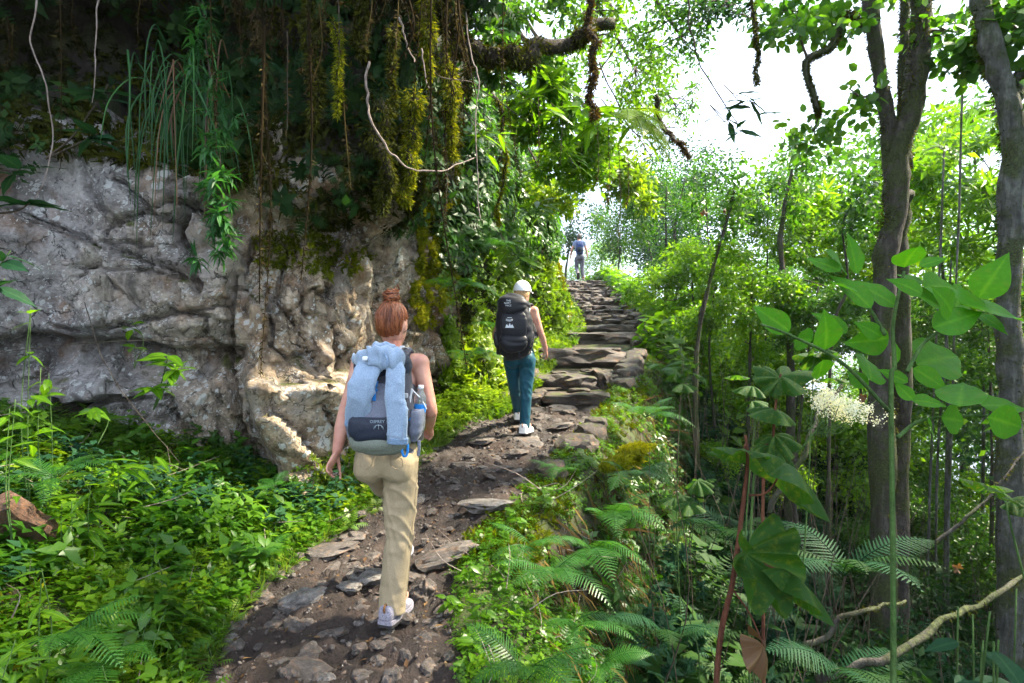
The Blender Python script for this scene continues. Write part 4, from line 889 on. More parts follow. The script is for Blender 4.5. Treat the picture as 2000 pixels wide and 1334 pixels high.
for k, (px, Y, r, lean) in enumerate([(1540, 9, .08, 12), (1408, 10, .028, -30), (1285, 15, .07, 55), (1255, 17, .05, 35), (1365, 8, .045, 70), (1620, 7.2, .025, 60)]):
    lab = ['trunk wrapped in reddish vines in the middle of the gully', 'thin dark stem beside the stairs', 'slanting dark trunk right of the upper stairs', 'slim trunk near the top of the stairs', 'short dark leaning trunk below the trail edge', 'thin slanting stem behind the white flowers'][k]
    tree('bare_trunk', lab, [([gp(px, Y), P(px + lean * .1 + tr.normal(0, 8), 700, Y), P(px + lean * .45 + tr.normal(0, 12), 560, Y), P(px + lean * .6 + tr.normal(0, 12), 440, Y), P(px + lean, 330 + 9 * k, Y)], r, r * .22)], [C_(px + lean + 10, 330 + 9 * k, Y, 40, 45, 420), C_(px + lean - 15, 400 + 9 * k, Y, 40, 35, 300)], SML, .085, M['leaf_mid'], seed=70 + k, moss=200 if k in (0, 2, 4) else 0, group='bare trunks in the gully')
# canopy that hangs into the top of the picture
cano = [(1330, 70, 6.5, 120, 80, 2300, 'leaf_mid', .06, 'small-leaved bough hanging over the middle of the trail'),
        (1240, 130, 7.5, 90, 110, 1700, 'leaf_bright', .07, 'sunlit small-leaved bough next to the mossy hanging root'),
        (1430, 20, 6.0, 80, 40, 380, 'leaf_cool', .07, 'dark leaf spray against the white sky'),
        (1320, 210, 9.0, 60, 50, 500, 'leaf_mid', .07, 'leafy bough over the stairs'),
        (1150, 90, 8.5, 80, 90, 900, 'leaf_bright', .09, 'leafy bough behind the hanging mossy root'),
        (1170, 20, 6.5, 60, 60, 900, 'leaf_bright', .07, 'leafy bough over the brown hanging root'),
        (1060, 190, 7.0, 80, 80, 1700, 'leaf_bright', .11, 'sunlit leafy bough over the overgrown bank'),
        (1150, 280, 8.0, 80, 70, 1700, 'leaf_bright', .11, 'sunlit leafy bough above the mossy pillar'),
        (1230, 350, 10.0, 60, 60, 1300, 'leaf_yellow', .11, 'yellow green bough above the bend of the stairs'),
        (1080, 370, 9.5, 55, 60, 1100, 'leaf_yellow', .11, 'yellow green bough on top of the overgrown bank'),
        (1000, 60, 6.5, 80, 70, 1400, 'leaf_mid', .10, 'shaded leafy bough behind the mossy bough')]
for k, (px, py, Y, rx, ry, n, mt, sz, lab) in enumerate(cano):
    cl = [C_(px + tr.normal(0, .5) * rx, py + tr.normal(0, .5) * ry, Y + tr.normal(0, .4), rx * .38, ry * .36, n // (10 if k < 6 else 7)) for q in range(11)]
    tree('canopy_bough', lab, [([P(px - 250, py - 380, Y - .3), P(px - 100, py - 160, Y), P(px, py, Y)], .05, .015)], cl, LNC, sz, M[mt], bark='twig', seed=90 + k, group='boughs of the canopy', cat='bough')

# shrubs and saplings that fill the gully: one mesh of each kind, many individuals
def shrub_meshes(k, h, n, leaf, size, mat):
    r = np.random.default_rng(200 + k); cl = []
    st = MB()
    for q in range(9):
        a = r.uniform(0, 6.28); rr = r.uniform(.1, .5) * h; top = np.array([math.cos(a) * rr, math.sin(a) * rr, r.uniform(.35, 1) * h])
        v, f = tube(catmull([np.zeros(3), top * [.3, .3, .6] + r.normal(0, .05, 3), top], 8), np.linspace(.016, .005, 8), 5); st.add(v, f)
        cl.append((top, np.array([.24, .24, .17]) * h, n // 9))
    return st.mesh('stems', M['twig']), crown_mesh('foliage', cl, leaf[0], leaf[1], size, M[mat], seed=210 + k, sub=10)
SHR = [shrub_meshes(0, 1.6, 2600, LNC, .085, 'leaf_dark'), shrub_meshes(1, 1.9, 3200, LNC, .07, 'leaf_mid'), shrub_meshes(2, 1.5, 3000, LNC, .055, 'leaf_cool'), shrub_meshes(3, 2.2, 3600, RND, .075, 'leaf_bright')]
AUTO = []
def shrub(x, y, kind, sc, lab, grp):
    e = empty('shrub', (x, y, gz(x, y) - .05), tr.uniform(0, 6.28)); e.scale = (sc,) * 3; tag(e, lab, 'shrub', grp); AUTO.append(e)
    tag(obj('stems', SHR[kind][0], e), kind='stuff'); obj('foliage', SHR[kind][1], e)
LMK = [(1300, 15, 'the slanting upper trunk'), (1365, 8, 'the leaning dark trunk'), (1408, 10, 'the thin dark stem'), (1540, 9, 'the vine-wrapped trunk'), (1640, 5, 'the white flowers'), (1728, 6, 'the forked tree'), (1868, 7.5, 'the pole-like stem'), (1970, 5.3, 'the right-edge trunk')]
ORD = ['nearest', 'second nearest', 'third nearest', 'fourth nearest', 'fifth nearest', 'sixth nearest', 'seventh nearest', 'eighth nearest']; seen_lab = {}
def spot_label(what, x, y):
    px = 1000 + x / y * F; m = min(LMK, key=lambda a: abs(a[0] - px)); side = 'left of' if px < m[0] - 18 else ('right of' if px > m[0] + 18 else 'in line with')
    dep = 'well behind' if y > m[1] + 3 else ('behind' if y > m[1] else 'in front of'); t = what + ' ' + side + ' and ' + dep + ' ' + m[2]
    return t
def finish_labels(objs):
    'things with the same words are told apart by how near they stand'
    by = {}
    for o in objs: by.setdefault(o['label'], []).append(o)
    for t, os_ in by.items():
        if len(os_) > 1:
            for k, o in enumerate(sorted(os_, key=lambda a: a.location.y)): o['label'] = t + ', ' + (ORD[k] if k < 8 else 'farther back')
cnt = 0
for k in range(900):
    y = tr.uniform(3.2, 15); x = tr.uniform(1.6, 11.5); d = x - Rx(y)
    if d < (2.1 if y < 9 else 1.3) or x > .98 * y + 1.2: continue
    if d < 2.2 and y < 8: kind = 2
    elif y < 6.5: kind = int(tr.choice([0, 2, 0]))
    else: kind = int(tr.choice([0, 1, 1, 3]))
    if y > 9 and d < 3: kind = 3
    if kind in (1, 3) and y < 8.5: kind = 0  # near gully shrubs switched to the darkened leaves
    shrub(x, y, kind, tr.uniform(.6, 1.15) * (.55 if d < 4 and y < 10 else 1.0), spot_label(['dark leafy shrub', 'green shrub', 'bluish fine-leaved shrub', 'bright round-leaved shrub'][kind], x, y),
          ['dark shrubs in the gully', 'green shrubs in the gully', 'bluish shrubs in the gully', 'bright shrubs in the gully'][kind]); cnt += 1
    if cnt >= 95: break
for k, (x, y, kd, sc) in enumerate([(3.35, 5.0, 0, 1.0), (4.1, 5.4, 2, 1.1), (3.0, 4.4, 2, .8), (4.35, 4.7, 0, 1.1), (4.9, 5.0, 2, .9)]):
    shrub(x, y, kd, sc, ['dark shrub hiding the foot of the forked tree', 'bluish shrub right of the forked tree foot', 'bluish shrub in front of the forked tree foot', 'dark shrub hiding the foot of the right-edge trunk', 'bluish shrub at the right margin beside the trunk'][k], 'shrubs at the feet of the big trees')
# far trees on the falling slope, copies of three kinds
def far_meshes(k, h, n, size, mat):
    r = np.random.default_rng(230 + k); cl = []
    for q in range(16):
        z = r.uniform(.35, 1) * h; rr = .30 * h * math.sqrt(max(.1, 1 - abs(z / h - .65) * 1.6)) * r.random() ** .5; a = r.uniform(0, 6.28)
        cl.append((np.array([math.cos(a) * rr, math.sin(a) * rr, z]), np.array([.13, .13, .08]) * h, n // 16))
    return woody([([np.zeros(3), np.array([.1, .1, .4 * h]), np.array([-.1, .2, .95 * h])], .022 * h, .006 * h)], 7).mesh('trunk', M['bark']), crown_mesh('crown', cl, TRI_V, TRI_F, size, M[mat], seed=240 + k, sub=18)
FAR = [far_meshes(0, 9, 12000, .15, 'leaf_mid'), far_meshes(1, 8, 11000, .13, 'leaf_bright'), far_meshes(2, 10, 11000, .17, 'leaf_cool')]
spots = [(8.5, 13), (10.5, 15), (12, 12.5), (13.5, 17), (15, 21), (8.5, 26), (12.5, 26), (17, 27), (9.5, 34), (-5.5, 29), (14, 34), (20, 22), (18, 16), (6.5, 42), (21, 33)]
for k, (x, y) in enumerate(spots):
    e = empty('slope_tree', (x, y, gz(x, y) - .2), k * 1.3); e.scale = (1, 1, tr.uniform(.85, 1.1)); kk = k % 3
    far_ = y > 27 and x < 7
    tag(e, spot_label(['broad distant tree', 'bright distant tree', 'bluish distant tree'][kk], x, y), 'tree', 'distant trees beyond the stairs' if far_ else ['broad trees beyond the gully', 'bright trees beyond the gully', 'bluish trees beyond the gully'][kk])
    obj('trunk', FAR[kk][0], e); obj('crown', FAR[kk][1], e); AUTO.append(e)
finish_labels(AUTO)
# unseen trees added at the right to shade the near trail and gully
for k, (x, y, sc) in enumerate([(4.3, .7, (.72, .72, 1.15)), (6.3, .9, (.8, .8, 1.3)), (9.4, 5.4, (1.0, 1.0, 1.3)), (10.4, 7.6, (1.0, 1.0, 1.35)), (8.8, 3.2, (.9, .9, 1.3))]):
    e = empty('added_shade_tree', (x, y, gz(x, y) - .2), k * 2.1); e.scale = sc; tag(e, 'added shade tree right of the camera, ' + ['closest beside the trail', 'farther down the slope', 'beyond the trunk at the right edge', 'farthest down the gully', 'below the closest one'][k], 'tree', 'added shade trees outside the frame')
    obj('trunk', FAR[k % 3][0], e); obj('crown', FAR[k % 3][1], e)
# ================================================================ hikers
def clothmat(name, col, var=.25, scale=90, rough=.85, sheen=.2, k=.25, col2=None, fib=False):
    m, t, o = newmat(name); n = noise(t, scale, 3, .6); n2 = noise(t, 6, 3)
    c2 = col2 or tuple(min(1, x * (1 + var * 1.6)) for x in col); c1 = tuple(x * (1 - var) for x in col)
    c = ramp_(t, n, [(.35, c1), (.65, c2)]); c = mix(t, .3, c, mix(t, n2, (.75, .75, .75), (1.2, 1.2, 1.2)), 'MULTIPLY')
    bsdf(t, o, c, rough=rough, normal=bump(t, n, k, .003), spec=.25, sheen=sheen); return m
def skinmat(name, col):
    m, t, o = newmat(name); c = mix(t, ramp_(t, noise(t, 11, 4), [(.35, (0, 0, 0)), (.65, (1, 1, 1))]), (col[0] * .86, col[1] * .68, col[2] * .66), tuple(min(1, x * 1.12) for x in col)); c = mix(t, math_(t, 'MULTIPLY', ramp_(t, noise(t, 170, 2), [(.62, (0, 0, 0)), (.72, (1, 1, 1))]), .35), c, (col[0] * .7, col[1] * .5, col[2] * .4))
    p = bsdf(t, o, c, rough=.5, normal=bump(t, noise(t, 260, 2), .08, .002), spec=.4)
    p.inputs['Subsurface Weight'].default_value = .15; p.inputs['Subsurface Radius'].default_value = (.012, .005, .003); return m
def hairmat(name, a, b, c):
    m, t, o = newmat(name); r = rndattr(t); n = noise(t, 120, 3)
    bsdf(t, o, mix(t, .4, ramp_(t, r, [(0, a), (.5, b), (1, c)]), mix(t, n, (.4, .4, .4), (1.6, 1.6, 1.6)), 'MULTIPLY'), rough=.42, spec=.5); return m
M['skin'] = skinmat('skin', (.50, .275, .205)); M['skin2'] = skinmat('skin tanned', (.48, .26, .19))
M['khaki'] = clothmat('khaki trousers', (.33, .26, .165), .12, 220, .8, .1, .15)
M['teal'] = clothmat('teal trousers', (.005, .055, .085), .2, 200, .55, .1, .15)
M['greyp'] = clothmat('grey trousers', (.085, .088, .115), .2, 100)
M['fleece'] = clothmat('heather blue fleece', (.19, .28, .42), .25, 420, .95, .4, .5, col2=(.36, .46, .60))
M['fleece_trim'] = clothmat('fleece trim', (.16, .24, .36), .2, 150, .9, .3, .3)
M['charcoal'] = clothmat('charcoal nylon', (.045, .048, .065), .2, 160, .6, .1, .2)
M['navy'] = clothmat('dark navy nylon', (.016, .022, .038), .25, 160, .55, .1, .2)
M['steel'] = clothmat('blue grey nylon', (.15, .165, .22), .15, 160, .65, .1, .2)
M['sage'] = clothmat('grey green nylon', (.17, .19, .16), .15, 160, .65, .1, .2)
M['black'] = clothmat('black nylon', (.010, .011, .016), .3, 120, .5, .1, .35)
M['grey_shirt'] = clothmat('grey shirt', (.10, .10, .13), .2, 120)
M['blue_shirt'] = clothmat('blue grey shirt', (.14, .18, .28), .2, 80)
M['bluestrap'] = clothmat('bright blue webbing', (.012, .17, .50), .15, 200, .6, .1, .2)
M['white_cloth'] = clothmat('white cotton', (.74, .76, .80), .05, 200, .8, .1, .1)
M['shoe_grey'] = clothmat('lilac grey shoe mesh', (.24, .225, .27), .3, 140, .8, .1, .4)
M['shoe_white'] = clothmat('white shoe', (.75, .74, .72), .08, 140, .7, .1, .2)
M['shoe_brown'] = clothmat('brown boot', (.16, .075, .03), .25, 90, .7, .1, .3)
M['rubber'] = clothmat('dark rubber', (.03, .028, .03), .2, 90, .75, 0, .3)
M['midsole'] = clothmat('pale midsole', (.55, .54, .56), .1, 90, .7, 0, .2)
M['buckle'] = clothmat('grey plastic buckle', (.42, .44, .48), .05, 60, .4, 0, .05)
M['print'] = clothmat('white print', (.62, .66, .72), .05, 60, .7, 0, .05)
M['print_grey'] = clothmat('grey embroidery', (.24, .30, .36), .1, 200, .8, .1, .3)
M['eye'] = clothmat('eye white', (.75, .73, .70), .02, 20, .2, 0, .0)
M['iris'] = clothmat('iris', (.06, .035, .02), .02, 20, .2, 0, .0)
M['hair_red'] = hairmat('auburn hair', (.07, .018, .007), (.17, .045, .014), (.34, .11, .035))
M['hair_blond'] = hairmat('blond hair', (.25, .13, .05), (.45, .27, .12), (.62, .42, .22))
M['hair_dark'] = hairmat('dark hair', (.02, .014, .01), (.04, .028, .02), (.07, .05, .04))
def glassy(name, col):
    m, t, o = newmat(name); p = bsdf(t, o, col, rough=.08, spec=.5); p.inputs['Transmission Weight'].default_value = .85; p.inputs['IOR'].default_value = 1.25; return m
M['bottle'] = glassy('clear plastic bottle', (.85, .92, .95))
pr = np.random.default_rng(77)
def ellipsoid(c, r, nu=20, nv=12, rot=None):
    u = np.linspace(0, 2 * np.pi, nu, endpoint=False); w = np.linspace(-np.pi / 2, np.pi / 2, nv)
    v = np.array([[math.cos(b) * math.cos(a), math.cos(b) * math.sin(a), math.sin(b)] for b in w for a in u]) * np.asarray(r)
    if rot is not None: v = v @ np.asarray(rot).T
    f = [(j * nu + i, j * nu + (i + 1) % nu, (j + 1) * nu + (i + 1) % nu, (j + 1) * nu + i) for j in range(nv - 1) for i in range(nu)]
    return v + np.asarray(c), f
def vloft(rings, seg=24, ex=2.0):
    'vertical loft: rings of (x, y, z, rx, ry)'
    r = np.asarray(rings, float); n = max(len(r) * 5, 8); q = catmull(r, n)
    return tube(q[:, :3], q[:, 3], seg, side=(1, 0, 0), rad2=q[:, 4], flat_exp=ex)
def limb(pts, rad, n=24, seg=16, rad2=None, ex=2.0):
    k = np.linspace(0, len(pts) - 1, n); r = np.interp(k, np.arange(len(rad)), rad); r2 = None if rad2 is None else np.interp(k, np.arange(len(rad2)), rad2)
    ks = np.ones(3) / 3; r = np.convolve(np.pad(r, 1, mode='edge'), ks, 'valid')
    return tube(catmull(pts, n), r, seg, side=(1, 0, 0) if r2 is not None else None, rad2=r2, flat_exp=ex)
def hand(mb, wrist, d, w, side, curl=.5, s=1.0):
    'palm and five fingers; d along the hand, w from little finger to index'
    d = nrm(np.asarray(d, float)); w = nrm(np.asarray(w, float) - d * np.dot(w, d)); n = np.cross(d, w) * -side; wrist = np.asarray(wrist, float)
    mb.add(*tube(catmull([wrist - d * .02, wrist + d * .03 * s, wrist + d * .065 * s, wrist + d * .09 * s], 8), np.array([.022, .024, .030, .034, .038, .039, .038, .034]) * s, 12, side=w, rad2=np.array([.018, .017, .016, .0155, .015, .0145, .013, .011]) * s))
    for k, (o, ln, cu) in enumerate([(-.031, .050, 1.25), (-.0105, .062, 1.1), (.0105, .067, 1.0), (.031, .060, .85)]):
        b = wrist + d * .085 * s + w * o * s; pts = [b - d * .02 * s]; a = .15 + curl * .35; q = b
        for j, fr in enumerate((.42, .32, .26)):
            pts.append(q); dd = d * math.cos(a) + n * math.sin(a) + w * o * 2.4; q = q + nrm(dd) * ln * fr * 1.15 * s; a += curl * cu
        pts.append(q); mb.add(*tube(catmull(pts, 10), np.linspace(.0092, .0068, 10) * s, 8))
    b = wrist + d * .025 * s + w * .026 * s; mb.add(*tube(catmull([b - d * .01, b + (d * .5 + w * .55 + n * .35) * .04 * s, b + (d * .85 + w * .5 + n * .55) * .075 * s, b + (d * 1.1 + w * .3 + n * .75) * .095 * s], 9), np.linspace(.0135, .0075, 9) * s, 8))
def head(mb, c, s, yaw=0.0, pitch=0.0):
    'head with nose, brow, lips, chin and ears; c = centre, facing +Y before yaw'
    cy, sy, cp, sp = math.cos(yaw), math.sin(yaw), math.cos(pitch), math.sin(pitch)
    Rm = np.array([[cy, -sy, 0], [sy, cy, 0], [0, 0, 1]]) @ np.array([[1, 0, 0], [0, cp, -sp], [0, sp, cp]])
    T = lambda v: (np.asarray(v, float) * s) @ Rm.T + np.asarray(c)
    def put(v, f): mb.add(T(v), f)
    put(*vloft([(0, .035, -.125, .022, .022), (0, .03, -.11, .042, .050), (0, .015, -.075, .060, .074), (0, .0, -.02, .070, .088), (0, -.005, .03, .074, .094), (0, -.008, .07, .067, .086), (0, -.01, .10, .045, .060), (0, -.01, .115, .015, .02)], 24))
    put(*ellipsoid((0, .092, -.025), (.011, .020, .020), 10, 8)); put(*ellipsoid((0, .085, .0), (.008, .014, .03), 8, 8))
    put(*ellipsoid((0, .080, -.065), (.022, .010, .008), 10, 8)); put(*ellipsoid((0, .066, .028), (.05, .022, .010), 10, 8))
    for q in (-1, 1):
        put(*ellipsoid((q * .074, -.005, -.012), (.010, .020, .032), 12, 8))
    return T
def person(name, label, base, J, V, k=1.0, voxel=.006, mats=None, wrinkle=.006, female=True, group='hikers on the trail', waist_z=None):
    'body as one continuous surface, clothing as children; J = joints in local metres'
    e = empty(name, base); tag(e, label, 'person', group)
    g = {a: np.asarray(b, float) for a, b in J.items()}
    pel, che, nek, hd = g['pelvis'], g['chest'], g['neck'], g['head']
    sp = lambda t: pel + (che - pel) * t if t <= 1 else che + (nek - che) * (t - 1)
    mb = MB(); hw = 1.0 if female else .92; sw = 1.0 if female else 1.12
    ring = lambda p, rx, ry: (p[0], p[1], p[2], rx * k, ry * k)
    tor = [ring(sp(-.22), .08, .07), ring(sp(-.10), .125 * hw, .090), ring(sp(.05), .140 * hw, .098), ring(sp(.40), .122, .090), ring(sp(.75), .134 * sw, .102), ring(sp(1.0), .142 * sw, .106), ring(sp(1.35), .150 * sw, .090), ring(sp(1.65), .105 * sw, .070), ring(sp(1.92), .056, .056)]
    mb.add(*vloft(tor)); nk = nek + (hd - nek) * .9
    mb.add(*limb([nek - (hd - nek) * .5, nek, nk], np.array([.062, .050, .047]) * k, 10))
    T = head(mb, hd, k, V.get('yaw', 0), V.get('pitch', 0))
    mb.add(*limb([g['shL'], (g['shL'] + g['shR']) / 2 + [0, 0, .015], g['shR']], np.array([.050, .058, .050]) * k, 14))
    for s_, q in (('L', -1), ('R', 1)):
        sh, el, wr = g['sh' + s_], g['el' + s_], g['wr' + s_]; am = 1.0 if female else 1.12
        mb.add(*limb([sh + nrm(sh - el) * .01, sh * .7 + el * .3, el, el * .65 + wr * .35, wr], np.array([.050, .044, .036, .038, .0245]) * k * am, 26, 14))
        mb.add(*ellipsoid(sh, np.array([.052, .054, .052]) * k * am))
        hand(mb, wr, g.get('hd' + s_, wr - el), g.get('hw' + s_, (0, 1, .1)), q, V.get('curl' + s_, .45), k * .9)
        hp, kn, an = g['hip' + s_], g['kn' + s_], g['an' + s_]
        mb.add(*limb([hp, hp * .5 + kn * .5, kn, kn * .6 + an * .4, an], np.array([.066, .060, .046, .044, .034]) * k, 22, 12))
        mb.add(*limb([an, an + g['toe' + s_] * .3 - [0, 0, .03], an + g['toe' + s_]], np.array([.034, .034, .022]) * k, 10, 10))
    v, f, n = remesh(mb.verts(), mb.f, voxel, 3, .4)
    body = mobj('body', v, f, M[mats['skin']], e, smooth=True)
    for q in (-1, 1):
        ey = mobj('eye', *[T(ellipsoid((q * .030, .076, .008), (.013, .010, .010), 12, 8)[0]), ellipsoid((0, 0, 0), (1, 1, 1), 12, 8)[1]], M['eye'], e, smooth=True)
        mobj('iris', T(ellipsoid((q * .030, .0855, .008), (.0055, .0025, .0055), 10, 6)[0]), ellipsoid((0, 0, 0), (1, 1, 1), 10, 6)[1], M['iris'], ey, smooth=True)
    # trousers
    mb = MB(); L0 = V.get('leg', (.094, .088, .074, .073, .073)); wz = .12 if waist_z is None else waist_z
    mb.add(*vloft([ring(sp(-.30), .10, .09), ring(sp(-.12), .164 * hw, .124), ring(sp(.05), .166 * hw, .122), ring(sp(wz + .08), .152 * hw, .108), ring(sp(wz + .16), .142 * hw, .104)]))
    for q in (-1, 1): mb.add(*ellipsoid(sp(-.10) + np.array([q * .072, -.062, -.005]) * k, np.array([.088, .074, .095]) * k))
    for s_ in 'LR':
        hp, kn, an = g['hip' + s_], g['kn' + s_], g['an' + s_]; hem = an + nrm(an - kn) * V.get('hem', .02)
        mb.add(*limb([hp + nrm(hp - kn) * .02, hp * .5 + kn * .5, kn, kn * .5 + an * .5, hem], np.array(L0) * k, 30, 18))
    v, f, n = remesh(mb.verts(), mb.f, voxel, 5, .5)
    z0, z1 = min(g['anL'][2], g['anR'][2]), pel[2]; u = (v[:, 2] - z0) / (z1 - z0); ang = np.arctan2(v[:, 1], v[:, 0] - (g['hipR'][0]))
    wq = fbm(v * 7, 3, 13); am = .30 + .85 * np.exp(-((u - .72) / .22) ** 2) + .9 * np.exp(-((u - .45) / .10) ** 2) + 1.1 * np.exp(-((u - .05) / .14) ** 2)
    am = am * (1 - .7 * sm(.97, 1.05, u))
    aa_ = np.stack([np.sin(ang) * .42, v[:, 2] * 15 + 1.2 * np.sin(ang + .6), np.cos(ang) * .42], 1); rg = (1 - np.abs(vnoise(aa_, 33))) * (1 - .5 * sm(.40, .22, u)); bb_ = np.stack([np.sin(ang - .5) * .55, v[:, 2] * 6.0 - 2.2 * np.sin(ang - .4), np.cos(ang) * .55 + 4], 1); rg2 = 1 - np.abs(vnoise(bb_, 39))
    ph = v[:, 2] * 10 + 1.2 * np.sin(ang + .6) + 1.5 * fbm(v * 4, 2, 13); r1 = (1 - np.abs(np.sin(ph * math.pi))) ** 2.2
    ph2 = v[:, 2] * 5 - 1.6 * np.sin(ang * 1.0 - .4) + 2.0 * fbm(v * 4 + 3, 2, 19); r2 = (1 - np.abs(np.sin(ph2 * math.pi))) ** 3
    v = v + n * (wrinkle * am * (1.1 * np.clip(rg, 0, 1) ** 2.6 + 1.0 * np.clip(rg2, 0, 1) ** 2.6 - 1.05 + .35 * vnoise(v * np.array([22, 22, 34]), 51) * np.clip(am, 0, 1)))[:, None]
    tro = mobj('trousers', v, f, M[mats['trousers']], e, smooth=True)
    # top
    mb = MB(); off_ = .008
    ts = [ring(sp(.05), .160 * hw + off_, .116 + off_), ring(sp(.40), .126 + off_, .094 + off_), ring(sp(.75), .134 * sw + off_, .102 + off_), ring(sp(1.0), .142 * sw + off_, .106 + off_), ring(sp(1.25), .145 * sw, .098 + off_)]
    mb.add(*vloft(ts))
    for q, s_ in ((-1, 'L'), (1, 'R')):
        sh = g['sh' + s_]; a = sp(1.12) + np.array([q * .085, -.085, 0]) * k; b2 = sp(1.12) + np.array([q * .085, .085, 0]) * k; tp = (sh * .55 + nek * .45) + np.array([0, 0, .035])
        mb.add(*limb([a, tp + [0, -.04, -.01], tp, tp + [0, .04, -.01], b2], np.full(5, .026) * k, 16, 10))
        if V.get('sleeve'): el = g['el' + s_]; mb.add(*limb([sh * .8 + nek * .2, sh, sh * .5 + el * .5], np.array([.07, .066, .062]) * k, 12, 12))
    v, f, n = remesh(mb.verts(), mb.f, voxel * 1.3, 4, .5); v = v + n * (.003 * fbm(v * 18, 2, 3))[:, None]
    mobj('top', v, f, M[mats['top']], e, smooth=True)
    # shoes
    for s_ in 'LR':
        an = g['an' + s_]; td = g['toe' + s_].astype(float).copy(); fl = nrm(td); s3 = nrm(np.cross(fl, (0, 0, 1.0))); up = np.cross(s3, fl); Bm = np.stack([s3, fl, up], 1)
        o0 = an - up * (.085 * k)
        prof = [(-.078, .030, .060), (-.068, .040, .088), (-.02, .045, .098), (.03, .047, .088), (.08, .052, .066), (.13, .052, .050), (.172, .040, .036), (.19, .022, .02)]
        pts = catmull(np.array([(y, w_, h_) for y, w_, h_ in prof]), 22) * k; seg = 16; aa = np.linspace(0, 2 * np.pi, seg, endpoint=False); vv = []
        for y, w_, h_ in pts:
            for a in aa: vv.append((np.sign(math.cos(a)) * abs(math.cos(a)) ** .75 * w_, y, .020 * k + h_ * .5 + np.sign(math.sin(a)) * abs(math.sin(a)) ** .75 * h_ * .5))
        ff = [(i * seg + j, i * seg + (j + 1) % seg, (i + 1) * seg + (j + 1) % seg, (i + 1) * seg + j) for i in range(21) for j in range(seg)] + [tuple(range(seg))[::-1], tuple(21 * seg + j for j in range(seg))]
        vv = np.array(vv); vv = vv + np.stack([0 * vv[:, 0], 0 * vv[:, 0], .003 * fbm(vv * 40, 2, 5)], 1)
        sho = mobj('shoe', (vv @ Bm.T) + o0, ff, M[mats['shoe']], e, smooth=True)
        def slab(z0_, z1_, gr):
            v2 = []; m_ = len(pts)
            out = [(w_ + gr, y) for y, w_, h_ in pts] + [(-(w_ + gr), y) for y, w_, h_ in pts[::-1]]
            for z_ in (z0_, z1_):
                for x_, y_ in out: v2.append((x_, y_ * (1 + gr), z_))
            K_ = len(out); f2 = [(i, (i + 1) % K_, K_ + (i + 1) % K_, K_ + i) for i in range(K_)] + [tuple(range(K_))[::-1], tuple(range(K_, 2 * K_))]
            return (np.array(v2) @ Bm.T) + o0, f2
        mobj('sole', *slab(0, .014 * k, .004 * k), M['rubber'], sho); mobj('midsole', *slab(.0145 * k, .036 * k, .003 * k), M[mats.get('midsole', 'midsole')], sho)
        mobj('pull_tab', *[(lambda a: ((a[0] @ Bm.T) + o0, a[1]))(tube(catmull([(0, -.066 * k, .07 * k), (0, -.084 * k, .09 * k), (0, -.072 * k, .115 * k), (0, -.05 * k, .10 * k)], 10), .006 * k, 6))][0], M['shoe_brown'], sho, smooth=True)
    return e, T
def hair_cap(e, T, mat, hairline, seed=1, pull=(0, -.02, .125), n=420, grow=1.05, name='hair'):
    'scalp shell plus combed strands that run to the pull point'
    r = np.random.default_rng(seed); u = np.linspace(0, 2 * np.pi, 64, endpoint=False); w = np.linspace(-1.1, 1.5, 44)
    g_ = np.array([[math.cos(b) * math.cos(a), math.cos(b) * math.sin(a), math.sin(b)] for b in w for a in u]); sz = np.array([.079, .101, .112]) * grow
    v = g_ * sz + [0, -.010, .010]; ok = np.array([hairline(*p) for p in v])
    v = v * (1 + .02 * np.abs(np.sin(np.repeat(np.tile(u, 1)[None], len(w), 0).ravel() * 40))[:, None])
    f = [(j * 64 + i, j * 64 + (i + 1) % 64, (j + 1) * 64 + (i + 1) % 64, (j + 1) * 64 + i) for j in range(43) for i in range(64)]
    f = [q for q in f if all(ok[a] for a in q)]; us = sorted({a for q in f for a in q}); mp = {a: i for i, a in enumerate(us)}
    h = mobj(name, T(v[us]), [[mp[a] for a in q] for q in f], M[mat], e, smooth=True, rnd=.3 + .4 * r.random(len(us)))
    mb = MB(); idx_ = [i for i in us]
    for k_ in range(n):
        a = v[idx_[r.integers(len(idx_))]]; b = np.array(pull) + r.normal(0, .012, 3); m_ = nrm((a * .5 + b * .5) - [0, -.01, .01]); mid = m_ * np.linalg.norm((a - [0, -.01, .01])) * (1.03 + .03 * r.random()) + [0, -.01, .01]
        p3 = catmull([a, mid, b], 8); q_ = (p3 - [0, -.01, .01]) / sz; ln = np.linalg.norm(q_, axis=1, keepdims=True); p3 = np.where(ln < 1.01, q_ / ln * 1.015 * sz + [0, -.01, .01], p3)
        mb.add(T(tube(p3, np.linspace(.0022, .0014, 8), 4)[0]), tube(p3, .002, 4)[1], r.random())
    tag(mb.obj('strands', M[mat], h), kind='stuff'); return h
def box3(mb, c, half, rot=None, ex=5.0):
    v, f = ellipsoid((0, 0, 0), (1, 1, 1), 20, 12); d = nrm(v); e_ = 2.0 / ex
    # superellipsoid: soft box
    q = (np.abs(d) ** ex).sum(1) ** (-1 / ex); v = d * q[:, None] * np.asarray(half)
    if rot is not None: v = v @ np.asarray(rot).T
    mb.add(v + np.asarray(c), f)
def sbag(rings, seg=36, ex=3.2, noise_=.006, seed=1):
    v, f = vloft(rings, seg, ex); c = v.mean(0); v = v + nrm(v - c) * (noise_ * fbm(v * 9, 3, seed) - noise_ * 1.4 * (1 - np.abs(np.sin(v[:, 2] * 40 + 3 * fbm(v * 6, 2, seed)))) ** 3)[:, None]; return v, f
def strap(pts, w, th, side=(1, 0, 0), n=26): return tube(catmull(pts, n), w, 10, side=side, rad2=th, flat_exp=4)
